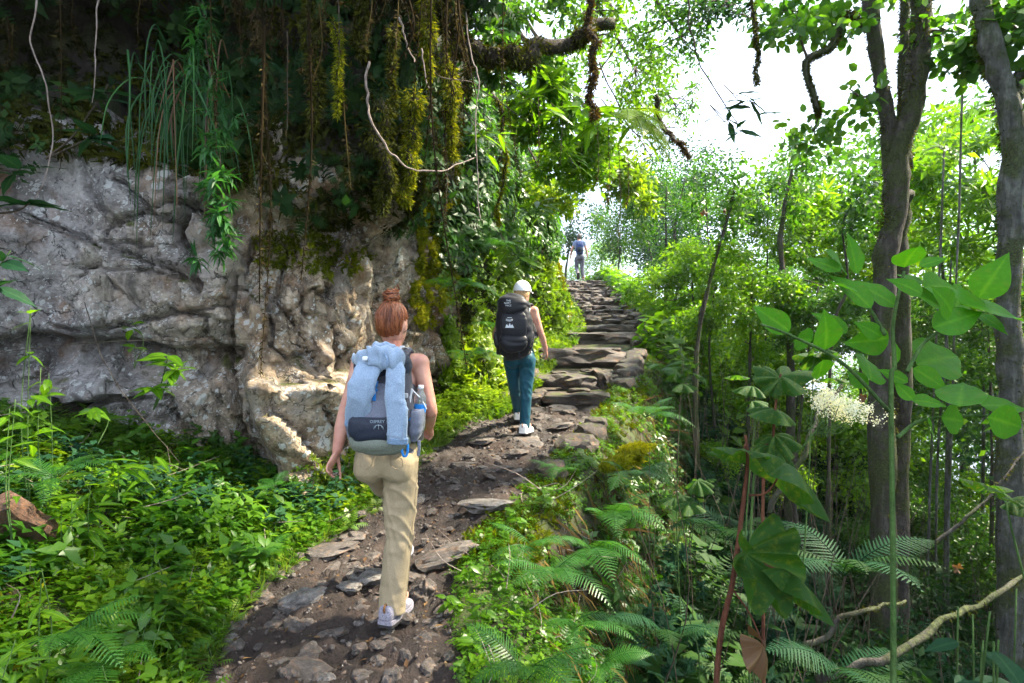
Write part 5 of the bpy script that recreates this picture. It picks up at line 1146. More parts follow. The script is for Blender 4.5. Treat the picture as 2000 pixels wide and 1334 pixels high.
def text_mesh(txt, size, mat, parent, loc, rot, name='lettering', extr=.0008):
    cu = bpy.data.curves.new(name, 'FONT'); cu.body = txt; cu.size = size; cu.extrude = extr; cu.align_x = 'CENTER'; cu.align_y = 'CENTER'; cu.resolution_u = 2
    o = bpy.data.objects.new('tmp', cu); COL.objects.link(o); dg = bpy.context.evaluated_depsgraph_get(); me = bpy.data.meshes.new_from_object(o.evaluated_get(dg)); bpy.data.objects.remove(o)
    me.materials.clear(); me.materials.append(mat); q = obj(name, me, parent, loc, rot); return q
# ---------------------------------------------------------------- the red haired hiker
B1 = np.array([-.66, 3.0, 0.0]); w1 = lambda px, py, Y: P(px, py, Y) - B1
B1[2] = float(trail_z(np.array([-.635]), np.array([3.02]))[0]) + .005
dz = -B1[2]
J1 = dict(pelvis=(-.005, .02, .87), chest=(.005, .05, 1.22), neck=(.018, .065, 1.415), head=(.016, .085, 1.570),
          shL=(-.150, .04, 1.355), shR=(.168, .04, 1.36), elL=(-.212, -.045, 1.085), elR=(.228, .0, 1.125), wrL=(-.228, -.115, .915), wrR=(.205, .165, 1.01),
          hdL=(-.05, -.03, -.11), hwL=(.25, .9, .1), hdR=(-.02, .10, -.085), hwR=(-.55, .5, .4),
          hipL=(-.088, .03, .84), hipR=(.075, .01, .84), knL=(-.035, .33, .58), knR=(.062, .02, .47), anL=(-.030, .50, .21), anR=(.028, -.01, .09), toeL=(.01, .16, -.005), toeR=(.045, .155, -.005))
h1, T1 = person('person', 'hiker with red hair bun, khaki trousers and sleeveless top walking away', B1, J1, dict(yaw=-.25, pitch=-.05, curlL=.6, curlR=1.0, hem=.035), voxel=.0068, mats=dict(skin='skin', trousers='khaki', top='grey_shirt', shoe='shoe_grey', midsole='shoe_grey'), wrinkle=.0085)
def hl1(x, y, z): return (z > -.078 + .015 * abs(x) / .07) if y < -.045 else (z > .012 + .5 * max(y + .02, 0) if y < .045 else z > .062)
hr = hair_cap(h1, T1, 'hair_red', hl1, 3, pull=(0, -.030, .125), n=650)
mb = MB(); bc = np.array([.0, -.030, .150])
for k in range(120):
    a, b = pr.uniform(0, 6.28), pr.normal(0, .5); ax = nrm(np.array([math.cos(a) * math.sin(b), math.sin(a) * math.sin(b), math.cos(b)])); u0 = nrm(np.cross(ax, [.3, .5, .81])); u1 = np.cross(ax, u0)
    th = np.linspace(0, pr.uniform(2.5, 5.5), 18) + pr.uniform(0, 6); rr = pr.uniform(.026, .041); tl = np.linspace(-1, 1, 18)[:, None] * ax * pr.normal(0, .018)
    pth = bc + (u0 * np.cos(th)[:, None] + u1 * np.sin(th)[:, None]) * rr * (1 + .1 * np.sin(th * 3))[:, None] * np.array([1.05, 1, .88]) + tl
    v, f = tube(pth, np.full(18, pr.uniform(.0022, .0048)), 5); mb.add(T1(v), f, pr.random())
v, f = ellipsoid(bc, (.033, .032, .028), 16, 10); mb.add(T1(v), f, .2)
tag(mb.obj('hair_bun', M['hair_red'], h1), kind='stuff')
mb = MB()
for k in range(46):                                            # loose hairs
    a = np.array([pr.normal(0, .05), pr.uniform(-.11, -.02), pr.choice([-.085, .1, .14]) + pr.normal(0, .015)]); d = pr.normal(0, .022, 3) + [0, -.01, -.01]
    v, f = tube(catmull([a, a + d + pr.normal(0, .006, 3), a + d * 1.7], 6), .0006, 3); mb.add(T1(v), f, pr.random())
tag(mb.obj('loose_hair', M['hair_red'], h1), kind='stuff')
# seams, belt and back pockets of the trousers
def seam_on(e, pts, r, mat, name, target):
    mobj(name, *tube(catmull(pts, 40), r, 5), M[mat], target, smooth=True)
tro1 = [c for c in h1.children if c.name.startswith('trousers')][0]
tv_ = np.array([v_.co[:] for v_ in tro1.data.vertices])
def hug(p, out=.002):
    'nearest trouser surface point'
    d_ = ((tv_ - p) ** 2).sum(1); j = np.argmin(d_); c_ = np.array([J1['hipR'][0] if p[2] < .75 else 0, .01, tv_[j][2]]); u_ = nrm((tv_[j] - c_) * [1, 1, 0]); return tv_[j] + u_ * out
side_seam = [hug(np.array([.062 + .09 * (1 - .25 * t_) + .05 * max(0, .3 - t_), .0, .93 - .80 * t_])) for t_ in np.linspace(0, 1, 26)]
mobj('side_seam', *tube(np.array(side_seam), .0016, 5), M['khaki'], tro1, smooth=True)
for q_ in (-1, 1):
    pk = [hug(np.array([q_ * .085 + dx, -.16, zz])) for dx, zz in [(-.045, .925), (.045, .918), (.045, .85), (0, .825), (-.045, .85), (-.045, .925)]]
    mobj('pocket_seam', *tube(np.array([pk[i] * (1 - u) + pk[i + 1] * u for i in range(5) for u in np.linspace(0, 1, 6)]), .0014, 4), M['khaki'], tro1, smooth=True)
# backpack of the first hiker
bk = empty('backpack', B1); tag(bk, 'grey and navy hiking backpack worn by the red haired hiker', 'backpack', 'backpacks')
cx = .022
mobj('main_bag', *sbag([(cx, -.135, 1.00, .10, .06), (cx, -.17, 1.02, .140, .085), (cx, -.185, 1.10, .158, .100), (cx, -.18, 1.22, .150, .096), (cx, -.165, 1.32, .135, .085), (cx, -.15, 1.39, .110, .070), (cx, -.14, 1.425, .06, .04)], seed=4), M['charcoal'], bk, smooth=True)
mobj('lid', *sbag([(cx, -.165, 1.335, .13, .082), (cx, -.168, 1.345, .142, .094), (cx, -.16, 1.39, .128, .085), (cx, -.145, 1.425, .09, .055), (cx, -.14, 1.435, .04, .03)], seed=5), M['navy'], bk, smooth=True)
mobj('front_panel', *sbag([(cx - .015, -.262, 1.06, .09, .030), (cx - .015, -.268, 1.10, .100, .034), (cx - .015, -.262, 1.20, .098, .032), (cx - .012, -.248, 1.27, .085, .026)], seed=6), M['steel'], bk, smooth=True)
fp = mobj('front_pocket', *sbag([(cx - .02, -.240, 1.00, .085, .038), (cx - .02, -.272, 1.03, .118, .040), (cx - .02, -.282, 1.08, .122, .036), (cx - .02, -.278, 1.115, .112, .030)], seed=7), M['navy'], bk, smooth=True)
text_mesh('OSPREY', .020, M['print_grey'], fp, (cx + .004, -.325, 1.098), (R(90), 0, 0))
mb = MB()
for q in (-1, 1):
    for r_ in (.012, .018): mb.add(*tube(np.array([(cx + .01 + q * (.004 + r_ * math.sin(a)), -.3235, 1.072 + .010 - r_ * (1 - math.cos(a))) for a in np.linspace(-.4, 1.7, 9)]), .0013, 4))
mb.add(*tube([(cx + .01, -.3235, 1.062), (cx + .01, -.3235, 1.085)], .0015, 4)); mb.obj('emblem', M['print_grey'], fp)
mobj('bottom_rim', *sbag([(cx - .005, -.17, .968, .085, .05), (cx - .005, -.18, .978, .138, .092), (cx - .005, -.195, 1.005, .152, .104), (cx - .005, -.195, 1.025, .146, .094)], seed=8), M['sage'], bk, smooth=True)
sp_ = mobj('side_pocket', *sbag([(cx + .150, -.165, .985, .018, .060), (cx + .162, -.170, 1.03, .034, .078), (cx + .168, -.170, 1.10, .036, .080), (cx + .168, -.165, 1.14, .036, .078)], seed=9), M['steel'], bk, smooth=True)
mobj('pocket_binding', *strap([(cx + .135, -.247, 1.10), (cx + .19, -.215, 1.125), (cx + .205, -.165, 1.142)], .008, .004, (0, 0, 1)), M['bluestrap'], sp_, smooth=True)
mobj('side_pocket', *sbag([(cx - .135, -.165, .985, .018, .060), (cx - .142, -.170, 1.03, .032, .074), (cx - .146, -.170, 1.10, .034, .076), (cx - .146, -.165, 1.14, .034, .074)], seed=10), M['steel'], bk, smooth=True)
mobj('hip_belt', *strap([(-.05, -.12, .99), (-.14, -.06, .985), (-.175, .02, .985), (-.13, .115, .98), (0, .145, .98), (.13, .12, .98), (.18, .02, .985), (.15, -.07, .985), (.06, -.12, .99)], .034, .012, (0, 0, 1), 40), M['black'], bk, smooth=True)
for q in (-1, 1):
    mobj('shoulder_strap', *strap([(cx + q * .06, -.12, 1.37), (q * .088 + .012, -.06, 1.415), (q * .098 + .012, .02, 1.425), (q * .105, .11, 1.36), (q * .115, .155, 1.24), (q * .13, .10, 1.10), (q * .14, -.06, 1.04)], .028, .009), M['charcoal'], bk, smooth=True)
    mobj('load_lifter', *strap([(cx + q * .055, -.17, 1.42), (q * .082 + .012, -.08, 1.445), (q * .094 + .012, .02, 1.437)], .008, .003), M['buckle'], bk, smooth=True)
    mb = MB(); box3(mb, (q * .085 + .012, -.085, 1.447), (.013, .014, .007)); mb.obj('buckle', M['buckle'], bk)
lp = mobj('lid_strap', *strap([(cx - .012, -.268, 1.285), (cx - .014, -.300, 1.25), (cx - .016, -.304, 1.21), (cx - .016, -.302, 1.195)], .009, .003), M['bluestrap'], bk, smooth=True)
for z_ in (1.268, 1.245): mb = MB(); box3(mb, (cx - .014, -.301, z_), (.014, .006, .007)); mb.obj('buckle', M['bluestrap'], lp)
mobj('compression_strap', *strap([(cx + .15, -.22, 1.245), (cx + .135, -.245, 1.15), (cx + .115, -.262, 1.03)], .006, .003), M['buckle'], bk, smooth=True)
mobj('elastic_cord', *tube(catmull([(cx + .15, -.20, 1.235), (cx + .19, -.19, 1.19), (cx + .215, -.18, 1.14)], 14), .003, 6), M['white_cloth'], bk, smooth=True)
mobj('web_loop', *strap([(cx + .115, -.25, .985), (cx + .108, -.262, .955), (cx + .118, -.268, .925), (cx + .132, -.266, .93), (cx + .136, -.258, .965), (cx + .130, -.245, .99)], .006, .002), M['bluestrap'], bk, smooth=True)
mobj('web_tail', *strap([(cx + .18, -.20, .99), (cx + .182, -.21, .95), (cx + .178, -.21, .915)], .008, .002), M['steel'], bk, smooth=True)
mb = MB(); box3(mb, (cx + .128, -.262, 1.215), (.010, .006, .012)); mb.obj('cord_lock', M['buckle'], bk)
# water bottle in the side pocket
wb = empty('water_bottle', B1); tag(wb, 'clear plastic water bottle in the side pocket of the grey backpack', 'bottle')
mobj('bottle_body', *vloft([(cx + .172, -.165, 1.03, .026, .026), (cx + .174, -.165, 1.06, .031, .031), (cx + .178, -.165, 1.15, .031, .031), (cx + .180, -.165, 1.20, .030, .030), (cx + .182, -.165, 1.225, .018, .018), (cx + .183, -.165, 1.24, .013, .013)], 20), M['bottle'], wb, smooth=True)
mobj('bottle_label', *vloft([(cx + .176, -.165, 1.125, .0325, .0325), (cx + .1775, -.165, 1.145, .0325, .0325), (cx + .179, -.165, 1.165, .0325, .0325)], 20), M['bluestrap'], wb, smooth=True)
mobj('bottle_cap', *tube([(cx + .183, -.165, 1.238), (cx + .184, -.165, 1.258)], .0145, 14), M['white_cloth'], wb, smooth=True)
# fleece jacket draped over the pack
fj = empty('fleece_jacket', B1); tag(fj, 'light blue heather fleece draped over the grey backpack', 'jacket')
def cloth_tube(pts, rx, ry, seed, amp=.006, n=60, seg=32, side=(1, 0, 0)):
    k_ = np.linspace(0, len(pts) - 1, n); a = np.interp(k_, np.arange(len(rx)), rx); b = np.interp(k_, np.arange(len(ry)), ry)
    v, f = tube(catmull(pts, n), a, seg, side=side, rad2=b, flat_exp=2.6); c = np.repeat(catmull(pts, n), seg, 0); u = nrm(v - c)
    w_ = (1 - np.abs(vnoise(v * np.array([30, 12, 8]) + seed, seed))) ** 4 * amp * 1.5 + (1 - np.abs(vnoise(v * np.array([11, 11, 13]) + seed + 5, seed + 3))) ** 4 * amp * .8 + amp * .3 * fbm(v * 22, 2, seed + 1) - amp * .7; return v + u * w_[:, None], f
fv = lambda px, py, y: np.array([(px - 1000) / F * (3 + y) + .66, y, CAMZ - (py - 667) / F * (3 + y) - B1[2]])
mobj('jacket_body', *cloth_tube([fv(695, 700, -.20), fv(706, 703, -.285), fv(732, 697, -.318), fv(757, 700, -.322), fv(775, 700, -.30), fv(787, 703, -.25)], (.022, .036, .050, .052, .040, .020), (.014, .022, .026, .028, .026, .014), 3, .012, side=(0, 0, 1)), M['fleece'], fj, smooth=True)
mobj('hood', *cloth_tube([fv(722, 690, -.18), fv(735, 683, -.24), fv(755, 684, -.27), fv(772, 690, -.25)], (.02, .035, .04, .02), (.016, .030, .032, .018), 5, .009, side=(0, 0, 1)), M['fleece'], fj, smooth=True)
sl_ = mobj('sleeve', *cloth_tube([fv(722, 712, -.305), fv(712, 740, -.330), fv(703, 775, -.325), fv(695, 812, -.285), fv(692, 826, -.27)], (.060, .066, .060, .050, .044), (.013, .015, .017, .018, .016), 7, .008), M['fleece'], fj, smooth=True)
mobj('cuff', *cloth_tube([fv(692, 822, -.272), fv(690, 833, -.266)], (.045, .044), (.019, .018), 9, .002, 8), M['fleece_trim'], sl_, smooth=True)
sl_ = mobj('sleeve', *cloth_tube([fv(769, 695, -.300), fv(772, 730, -.335), fv(772, 775, -.345), fv(775, 820, -.345), fv(777, 858, -.330)], (.042, .050, .050, .052, .050), (.013, .015, .015, .015, .013), 11, .008), M['fleece'], fj, smooth=True)
mobj('cuff', *cloth_tube([fv(777, 855, -.331), fv(777, 867, -.326)], (.0505, .049), (.0155, .0145), 13, .002, 8), M['fleece_trim'], sl_, smooth=True)
mobj('zip', *strap([fv(746, 683, -.325), fv(756, 700, -.366), fv(756, 716, -.368)], .004, .002), M['fleece_trim'], fj, smooth=True)
mb = MB(); box3(mb, fv(713, 700, -.335), (.013, .007, .010)); mb.obj('badge', M['white_cloth'], fj)
# ---------------------------------------------------------------- the second hiker
B2 = np.array([.09, 6.2, 0.0]); B2[2] = float(trail_z(np.array([.13]), np.array([6.2]))[0]) + .012
w2 = lambda px, py, y: np.array([(px - 1000) / F * (6.2 + y) - B2[0], y, CAMZ - (py - 667) / F * (6.2 + y) - B2[2]])
J2 = dict(pelvis=w2(1015, 695, .03), chest=w2(1013, 632, .05), neck=w2(1019, 597, .07), head=w2(1021, 572, .11), shL=w2(984, 610, .04), shR=w2(1043, 607, .05), elL=w2(968, 655, .10), elR=w2(1056, 650, .02), wrL=w2(972, 672, .30), wrR=w2(1066, 682, .08),
          hdL=(0, .1, .02), hwL=(0, 0, 1), hdR=(.02, .03, -.1), hwR=(-.1, .95, .2), hipL=w2(999, 702, .03), hipR=w2(1031, 702, .01), knL=w2(1006, 760, .20), knR=w2(1027, 768, .0), anL=w2(1012, 806, .42), anR=w2(1025, 832, -.02), toeL=(.0, .16, .0), toeR=(.06, .15, -.005))
h2, T2_ = person('person', 'hiker in white cap, teal trousers and white shoes under a big black backpack', B2, J2, dict(yaw=-.55, pitch=.0, curlL=.6, curlR=.55, leg=(.092, .082, .068, .062, .058), hem=.02), voxel=.0095, mats=dict(skin='skin2', trousers='teal', top='white_cloth', shoe='shoe_white', midsole='shoe_white'), wrinkle=.006)
def hl2(x, y, z): return z < .045 and hl3(x, y, z)
def hl3(x, y, z): return (z > -.10) if y < -.03 else (z > -.03 + .9 * max(y + .02, 0) if y < .05 else z > .06)
hair_cap(h2, T2_, 'hair_blond', hl2, 8, pull=(0, -.10, -.09), n=260)
mb = MB()
for k in range(70):
    a = np.array([pr.normal(0, .045), pr.uniform(-.11, -.05), -.06]); v, f = tube(catmull([a, a + [pr.normal(0, .02), -.02, -.045], a + [pr.normal(0, .03), -.01, -.08]], 7), .003, 4); mb.add(T2_(v), f, pr.random())
tag(mb.obj('hair_ends', M['hair_blond'], h2), kind='stuff')
cap = empty('cap', tuple(B2)); tag(cap, 'white baseball cap on the second hiker', 'cap')
g_ = ellipsoid((0, -.010, .026), (.095, .116, .114), 32, 20); kk = g_[0][:, 2] > .012
fs = [q for q in g_[1] if all(kk[a] for a in q)]
mobj('crown_panel', T2_(g_[0]), fs, M['white_cloth'], cap, smooth=True)
br = []; ff = []
for i, t_ in enumerate(np.linspace(-1, 1, 13)):
    for j, u_ in enumerate(np.linspace(0, 1, 5)):
        br.append((t_ * .082, .065 + (1 - t_ * t_) * .03 + u_ * .075 * (1 - t_ ** 4), .024 - .018 * t_ * t_ - u_ * .012))
for i in range(12):
    for j in range(4): ff.append((i * 5 + j, i * 5 + j + 1, (i + 1) * 5 + j + 1, (i + 1) * 5 + j))
o = mobj('brim', T2_(br), ff, M['white_cloth'], cap, smooth=True); sm_ = o.modifiers.new('t', 'SOLIDIFY'); sm_.thickness = .004
mobj('button', T2_(ellipsoid((0, -.010, .141), (.008, .008, .005), 10, 6)[0]), ellipsoid((0, 0, 0), (1, 1, 1), 10, 6)[1], M['white_cloth'], cap, smooth=True)
mobj('sunglasses', T2_(tube(catmull([(-.05, .085, .055), (0, .105, .06), (.05, .09, .055), (.085, .03, .05)], 16), .010, 8)[0]), tube(catmull([(-.05, .085, .055), (0, .105, .06), (.05, .09, .055), (.085, .03, .05)], 16), .010, 8)[1], M['black'], cap, smooth=True)
bk2 = empty('backpack', B2); tag(bk2, 'large black backpack with white prints worn by the second hiker', 'backpack', 'backpacks')
cc = w2(1004, 635, -.22); bx_, bz_ = cc[0], cc[2]
def r2(px0, px1, py, y, ry): a = w2(px0, py, y); b = w2(px1, py, y); return ((a[0] + b[0]) / 2, y, a[2], (b[0] - a[0]) / 2, ry)
mobj('main_bag', *sbag([r2(990, 1022, 696, -.12, .05), r2(978, 1032, 690, -.16, .085), r2(971, 1040, 672, -.20, .12), r2(967, 1041, 645, -.21, .135), r2(969, 1038, 618, -.205, .13), r2(973, 1034, 600, -.19, .115)], noise_=.012, seed=14, ex=2.8), M['black'], bk2, smooth=True)
mobj('lid', *sbag([r2(974, 1034, 604, -.20, .125), r2(971, 1035, 600, -.205, .138), r2(974, 1033, 589, -.19, .125), r2(982, 1026, 583, -.18, .09), r2(992, 1016, 581, -.17, .04)], noise_=.009, seed=15, ex=2.8), M['black'], bk2, smooth=True)
mobj('front_pocket', *sbag([r2(985, 1020, 684, -.27, .05), r2(978, 1028, 676, -.30, .060), r2(976, 1031, 664, -.305, .058), r2(979, 1029, 655, -.295, .045)], noise_=.008, seed=16, ex=2.6), M['black'], bk2, smooth=True)
mobj('front_panel', *sbag([r2(980, 1026, 655, -.315, .025), r2(977, 1029, 640, -.325, .028), r2(979, 1028, 620, -.318, .026), r2(983, 1025, 610, -.30, .02)], noise_=.007, seed=17), M['black'], bk2, smooth=True)
for q in (-1, 1):
    mobj('shoulder_strap', *strap([(bx_ + q * .07, -.10, J2['neck'][2] - .03), (q * .09 + J2['neck'][0], .0, J2['neck'][2] + .012), (q * .10 + J2['neck'][0], .12, J2['neck'][2] - .05), (q * .11 + J2['neck'][0], .16, J2['neck'][2] - .18), (q * .15 + J2['neck'][0], .02, J2['neck'][2] - .33), (bx_ + q * .15, -.10, J2['neck'][2] - .36)], .03, .010), M['black'], bk2, smooth=True)
    mobj('side_pocket', *sbag([(bx_ + q * .165, -.18, bz_ - .25, .02, .06), (bx_ + q * .178, -.18, bz_ - .20, .032, .085), (bx_ + q * .185, -.18, bz_ - .12, .030, .088), (bx_ + q * .183, -.18, bz_ - .07, .024, .08)], seed=18), M['black'], bk2, smooth=True)
    mobj('hip_belt', *strap([(bx_ + q * .13, -.14, bz_ - .27), (bx_ + q * .18, -.02, bz_ - .28), (bx_ + q * .13, .12, bz_ - .285), (bx_ + q * .02, .15, bz_ - .285)], .036, .012, (0, 0, 1)), M['black'], bk2, smooth=True)
mobj('hanging_strap', *strap([(bx_ + .04, -.30, bz_ - .24), (bx_ + .055, -.29, bz_ - .31), (bx_ + .07, -.28, bz_ - .36)], .010, .004), M['black'], bk2, smooth=True)
mobj('compression_strap', *strap([(bx_ + .10, -.335, bz_ + .10), (bx_ + .12, -.325, bz_ + .03), (bx_ + .13, -.30, bz_ - .05)], .008, .004), M['navy'], bk2, smooth=True)
tx = w2(993, 592, -.345); text_mesh('THE\nNORTH\nFACE', .026, M['print'], bk2, (tx[0], -.338, tx[2]), (R(78), 0, 0), 'lettering')
tx = w2(995, 631, -.36); e2 = (tx[0], -.357, tx[2])
mb = MB(); mb.add([(-.045, 0, -.048), (.047, 0, -.048), (.030, 0, -.012), (.014, 0, -.026), (.004, 0, .004), (-.010, 0, -.03), (-.028, 0, -.010)], [(0, 1, 2, 3, 4, 5, 6)])
m2_ = MB(); m2_.add([(-.022, 0, .052), (.024, 0, .052), (.024, 0, .058), (-.022, 0, .058)], [(0, 1, 2, 3)])
o = m2_.obj('bar_print', M['print'], bk2, smooth=False); o.location = e2; sm_ = o.modifiers.new('t', 'SOLIDIFY'); sm_.thickness = .002
o = mb.obj('mountain_print', M['print'], bk2, smooth=False); o.location = e2; sm_ = o.modifiers.new('t', 'SOLIDIFY'); sm_.thickness = .002
mb = MB(); ar = np.array([(x_, 0, .018 + .010 * (x_ / .035) ** 2) for x_ in np.linspace(-.034, .036, 15)]); 
for i in range(0, 14, 2): mb.add(*tube([ar[i], ar[i] + [.003, 0, .018]], .0028, 4)); mb.add(*tube([ar[i], ar[i + 1]], .003, 4))
o = mb.obj('arched_print', M['print'], bk2); o.location = e2
# ---------------------------------------------------------------- the man at the top of the stairs
B3 = np.array([(1131 - 1000) / F * 22.0, 22.0, float(zp(22.0)) + .06]); 
w3 = lambda px, py, y: np.array([(px - 1000) / F * (22 + y) - B3[0], y, B3[2] * 0 + (551 - py) / F * (22 + y)])
J3 = dict(pelvis=w3(1133, 505, .03), chest=w3(1131, 485, .07), neck=w3(1131, 473, .12), head=w3(1131, 466, .16), shL=w3(1122.5, 477.5, .09), shR=w3(1140.5, 477.5, .09), elL=w3(1117, 491, .05), elR=w3(1145, 491, .05), wrL=w3(1115, 503, .12), wrR=w3(1147, 504, .14),
          hdL=(0, .04, -.1), hwL=(.1, .9, 0), hdR=(0, .04, -.1), hwR=(-.1, .9, 0), hipL=w3(1127, 507, .03), hipR=w3(1137, 507, .03), knL=w3(1126, 527, .10), knR=w3(1137, 528, .06), anL=w3(1129, 540, -.20), anR=w3(1139, 546, .0), toeL=(.0, .06, -.14), toeR=(.02, .17, .0))
h3, T3 = person('person', 'man in grey trousers and blue grey shirt climbing the top stairs', B3, J3, dict(sleeve=True, curlL=.6, curlR=.6, leg=(.095, .088, .072, .066, .062)), k=1.04, voxel=.014, mats=dict(skin='skin2', trousers='greyp', top='blue_shirt', shoe='shoe_brown'), female=False)
hair_cap(h3, T3, 'hair_dark', hl3, 12, pull=(0, .02, .12), n=120)
bk3 = empty('backpack', B3); tag(bk3, 'small navy backpack worn by the man at the top', 'backpack', 'backpacks')
M['navy_blue'] = clothmat('navy blue nylon', (.02, .04, .12), .2, 60)
c3 = w3(1132, 487, -.12)
mobj('main_bag', *sbag([(c3[0], -.08, c3[2] - .24, .09, .06), (c3[0], -.12, c3[2] - .20, .145, .09), (c3[0], -.13, c3[2], .15, .10), (c3[0], -.10, c3[2] + .16, .13, .08), (c3[0], -.07, c3[2] + .23, .07, .04)], seed=21), M['navy_blue'], bk3, smooth=True)
mobj('front_pocket', *sbag([(c3[0], -.20, c3[2] - .19, .09, .03), (c3[0], -.225, c3[2] - .12, .11, .035), (c3[0], -.22, c3[2] - .02, .10, .03)], seed=22), M['navy'], bk3, smooth=True)
for q in (-1, 1): mobj('shoulder_strap', *strap([(c3[0] + q * .07, -.02, c3[2] + .16), (c3[0] + q * .09, .07, c3[2] + .25), (c3[0] + q * .11, .20, c3[2] + .12), (c3[0] + q * .15, .10, c3[2] - .12)], .028, .01), M['navy_blue'], bk3, smooth=True)
# ================================================================ single plants, vines and loose rocks
q6 = np.random.default_rng(99)
def leaf_grid(L_, Wd, a=.8, droop=.12, fold=.12, wave=.01, nl=22, nw=11, tipsharp=1.0, seed=0, name='leaf', mat='big_leaf', vein=9):
    t = np.linspace(0, 1, nl); x = np.linspace(-1, 1, nw); T_, X_ = np.meshgrid(t, x, indexing='ij')
    w = Wd * .5 * np.sin(np.pi * T_ ** a) ** .85 * (1 - .55 * T_ ** 3 * tipsharp)
    xx = X_ * w; yy = T_ * L_
    side = np.abs(np.sin((T_ * vein - np.abs(X_) * 1.3) * np.pi))
    zz = -droop * L_ * T_ ** 2 + fold * np.abs(xx) + wave * np.sin(T_ * 17 + seed) * np.abs(X_) ** 2 + .0025 * (side - .5) * np.abs(X_)
    rn = .45 + .35 * np.exp(-(X_ / .10) ** 2) + .18 * np.exp(-(side / .25) ** 2) + .08 * np.sin(seed + T_ * 3)
    i = np.arange(nl * nw).reshape(nl, nw); f = np.stack([i[:-1, :-1], i[:-1, 1:], i[1:, 1:], i[1:, :-1]], -1).reshape(-1, 4)
    return mesh(name, np.stack([xx, yy, zz], -1).reshape(-1, 3), f, M[mat], smooth=True, rnd=np.clip(rn, 0, 1).ravel())
def lobed_leaf(size, lobes=7, depth=.45, droop=.25, seed=0, mat='big_leaf', name='leaf'):
    'maple-like leaf, petiole at the origin, pointing +Y'
    nt_, nr = 121, 9; th = np.linspace(-2.55, 2.55, nt_); ph = th / 5.1 * (lobes - 1) + (lobes - 1) / 2.0
    fr = np.abs(ph - np.round(ph)) * 2; env = .62 + .38 * np.cos(th * .55)
    out = env * (1 - depth * sm(.15, 1.0, fr)) * (1 + .07 * np.abs(((ph * 5.0) % 1.0) - .5))
    r = np.linspace(0, 1, nr); V = [(0, 0, 0)]; Rn = [.8]
    for k in range(1, nr):
        for j in range(nt_):
            rr = out[j] * r[k] * size; z = -droop * size * r[k] ** 2 + .05 * size * r[k] * math.cos(ph[j] * 2 * math.pi) + .02 * size * math.sin(seed + th[j] * 2) * r[k]
            V.append((math.sin(th[j]) * rr, math.cos(th[j]) * rr, z)); Rn.append(.42 + .4 * math.exp(-(fr[j] / .12) ** 2))
    f = [(0, 1 + j, 2 + j) for j in range(nt_ - 1)]
    for k in range(nr - 2):
        a = 1 + k * nt_; f += [(a + j, a + nt_ + j, a + nt_ + j + 1, a + j + 1) for j in range(nt_ - 1)]
    return mesh(name, V, f, M[mat], smooth=True, rnd=Rn)
def place(me, parent, base, tip=None, d=None, up=(0, -.4, .8), scale=1.0, name=None, jit=.25):
    base = np.asarray(base, float); d = (np.asarray(tip) - base) if d is None else np.asarray(d, float); up = nrm(np.asarray(up, float) + q6.normal(0, jit, 3))
    Rm = frames(d[None], up[None])[0] * scale; m = Matrix.Identity(4)
    pl = np.array(parent.location) if parent is not None else np.zeros(3)
    for i in range(3):
        for j in range(3): m[i][j] = Rm[i, j]
        m[i][3] = base[i] - pl[i]
    o = bpy.data.objects.new(name or me.name.split('.')[0], me); COL.objects.link(o); o.parent = parent; o.matrix_basis = m; return o
def stem(parent, pts, r0, r1, mat, name='stem', seg=8, n=None):
    p = np.asarray(pts, float) - np.array(parent.location); n = n or max(8, len(p) * 6); v, f = tube(catmull(p, n), np.linspace(r0, r1, n), seg)
    return mobj(name, v, f, M[mat], parent, smooth=True)
# ---- the tall broad-leaved plant in the right foreground
Yb = 1.25; Z = lambda zx, zy, dy=0.0: P(1480 + zx / 2.9, 440 + zy / 2.9, Yb + dy)
g0 = np.array([Z(765, 1334)[0], Yb, gz(Z(765, 1334)[0], Yb)])
pl = empty('broadleaf_plant', g0); tag(pl, 'tall broad-leaved plant with upright green stem in the right foreground', 'plant')
stem(pl, [g0, P(1745, 1334, Yb), P(1743, 1000, Yb), Z(755, 900), Z(775, 800), Z(765, 600), Z(785, 450), Z(830, 260)], .0066, .003, 'stem_green', n=60)
for pts in ([Z(740, 1050), Z(480, 780, -.06), Z(200, 630, -.10), Z(20, 560, -.12)], [Z(790, 1200), Z(950, 1100, .05), Z(1300, 1080, .12), Z(1500, 1120, .18)], [Z(845, 830), Z(930, 680, .03), Z(1020, 600, .05), Z(1100, 500, .07)], [Z(720, 620), Z(640, 480, .05), Z(560, 380, .08)]):
    stem(pl, pts, .0045, .0022, 'stem_green', 'side_stem')
BL = [leaf_grid(1, .56, .72, dr_, fo, .012, seed=i, tipsharp=1) for i, (dr_, fo) in enumerate([(.12, .12), (.22, .18), (.05, .22), (.18, .06)])]
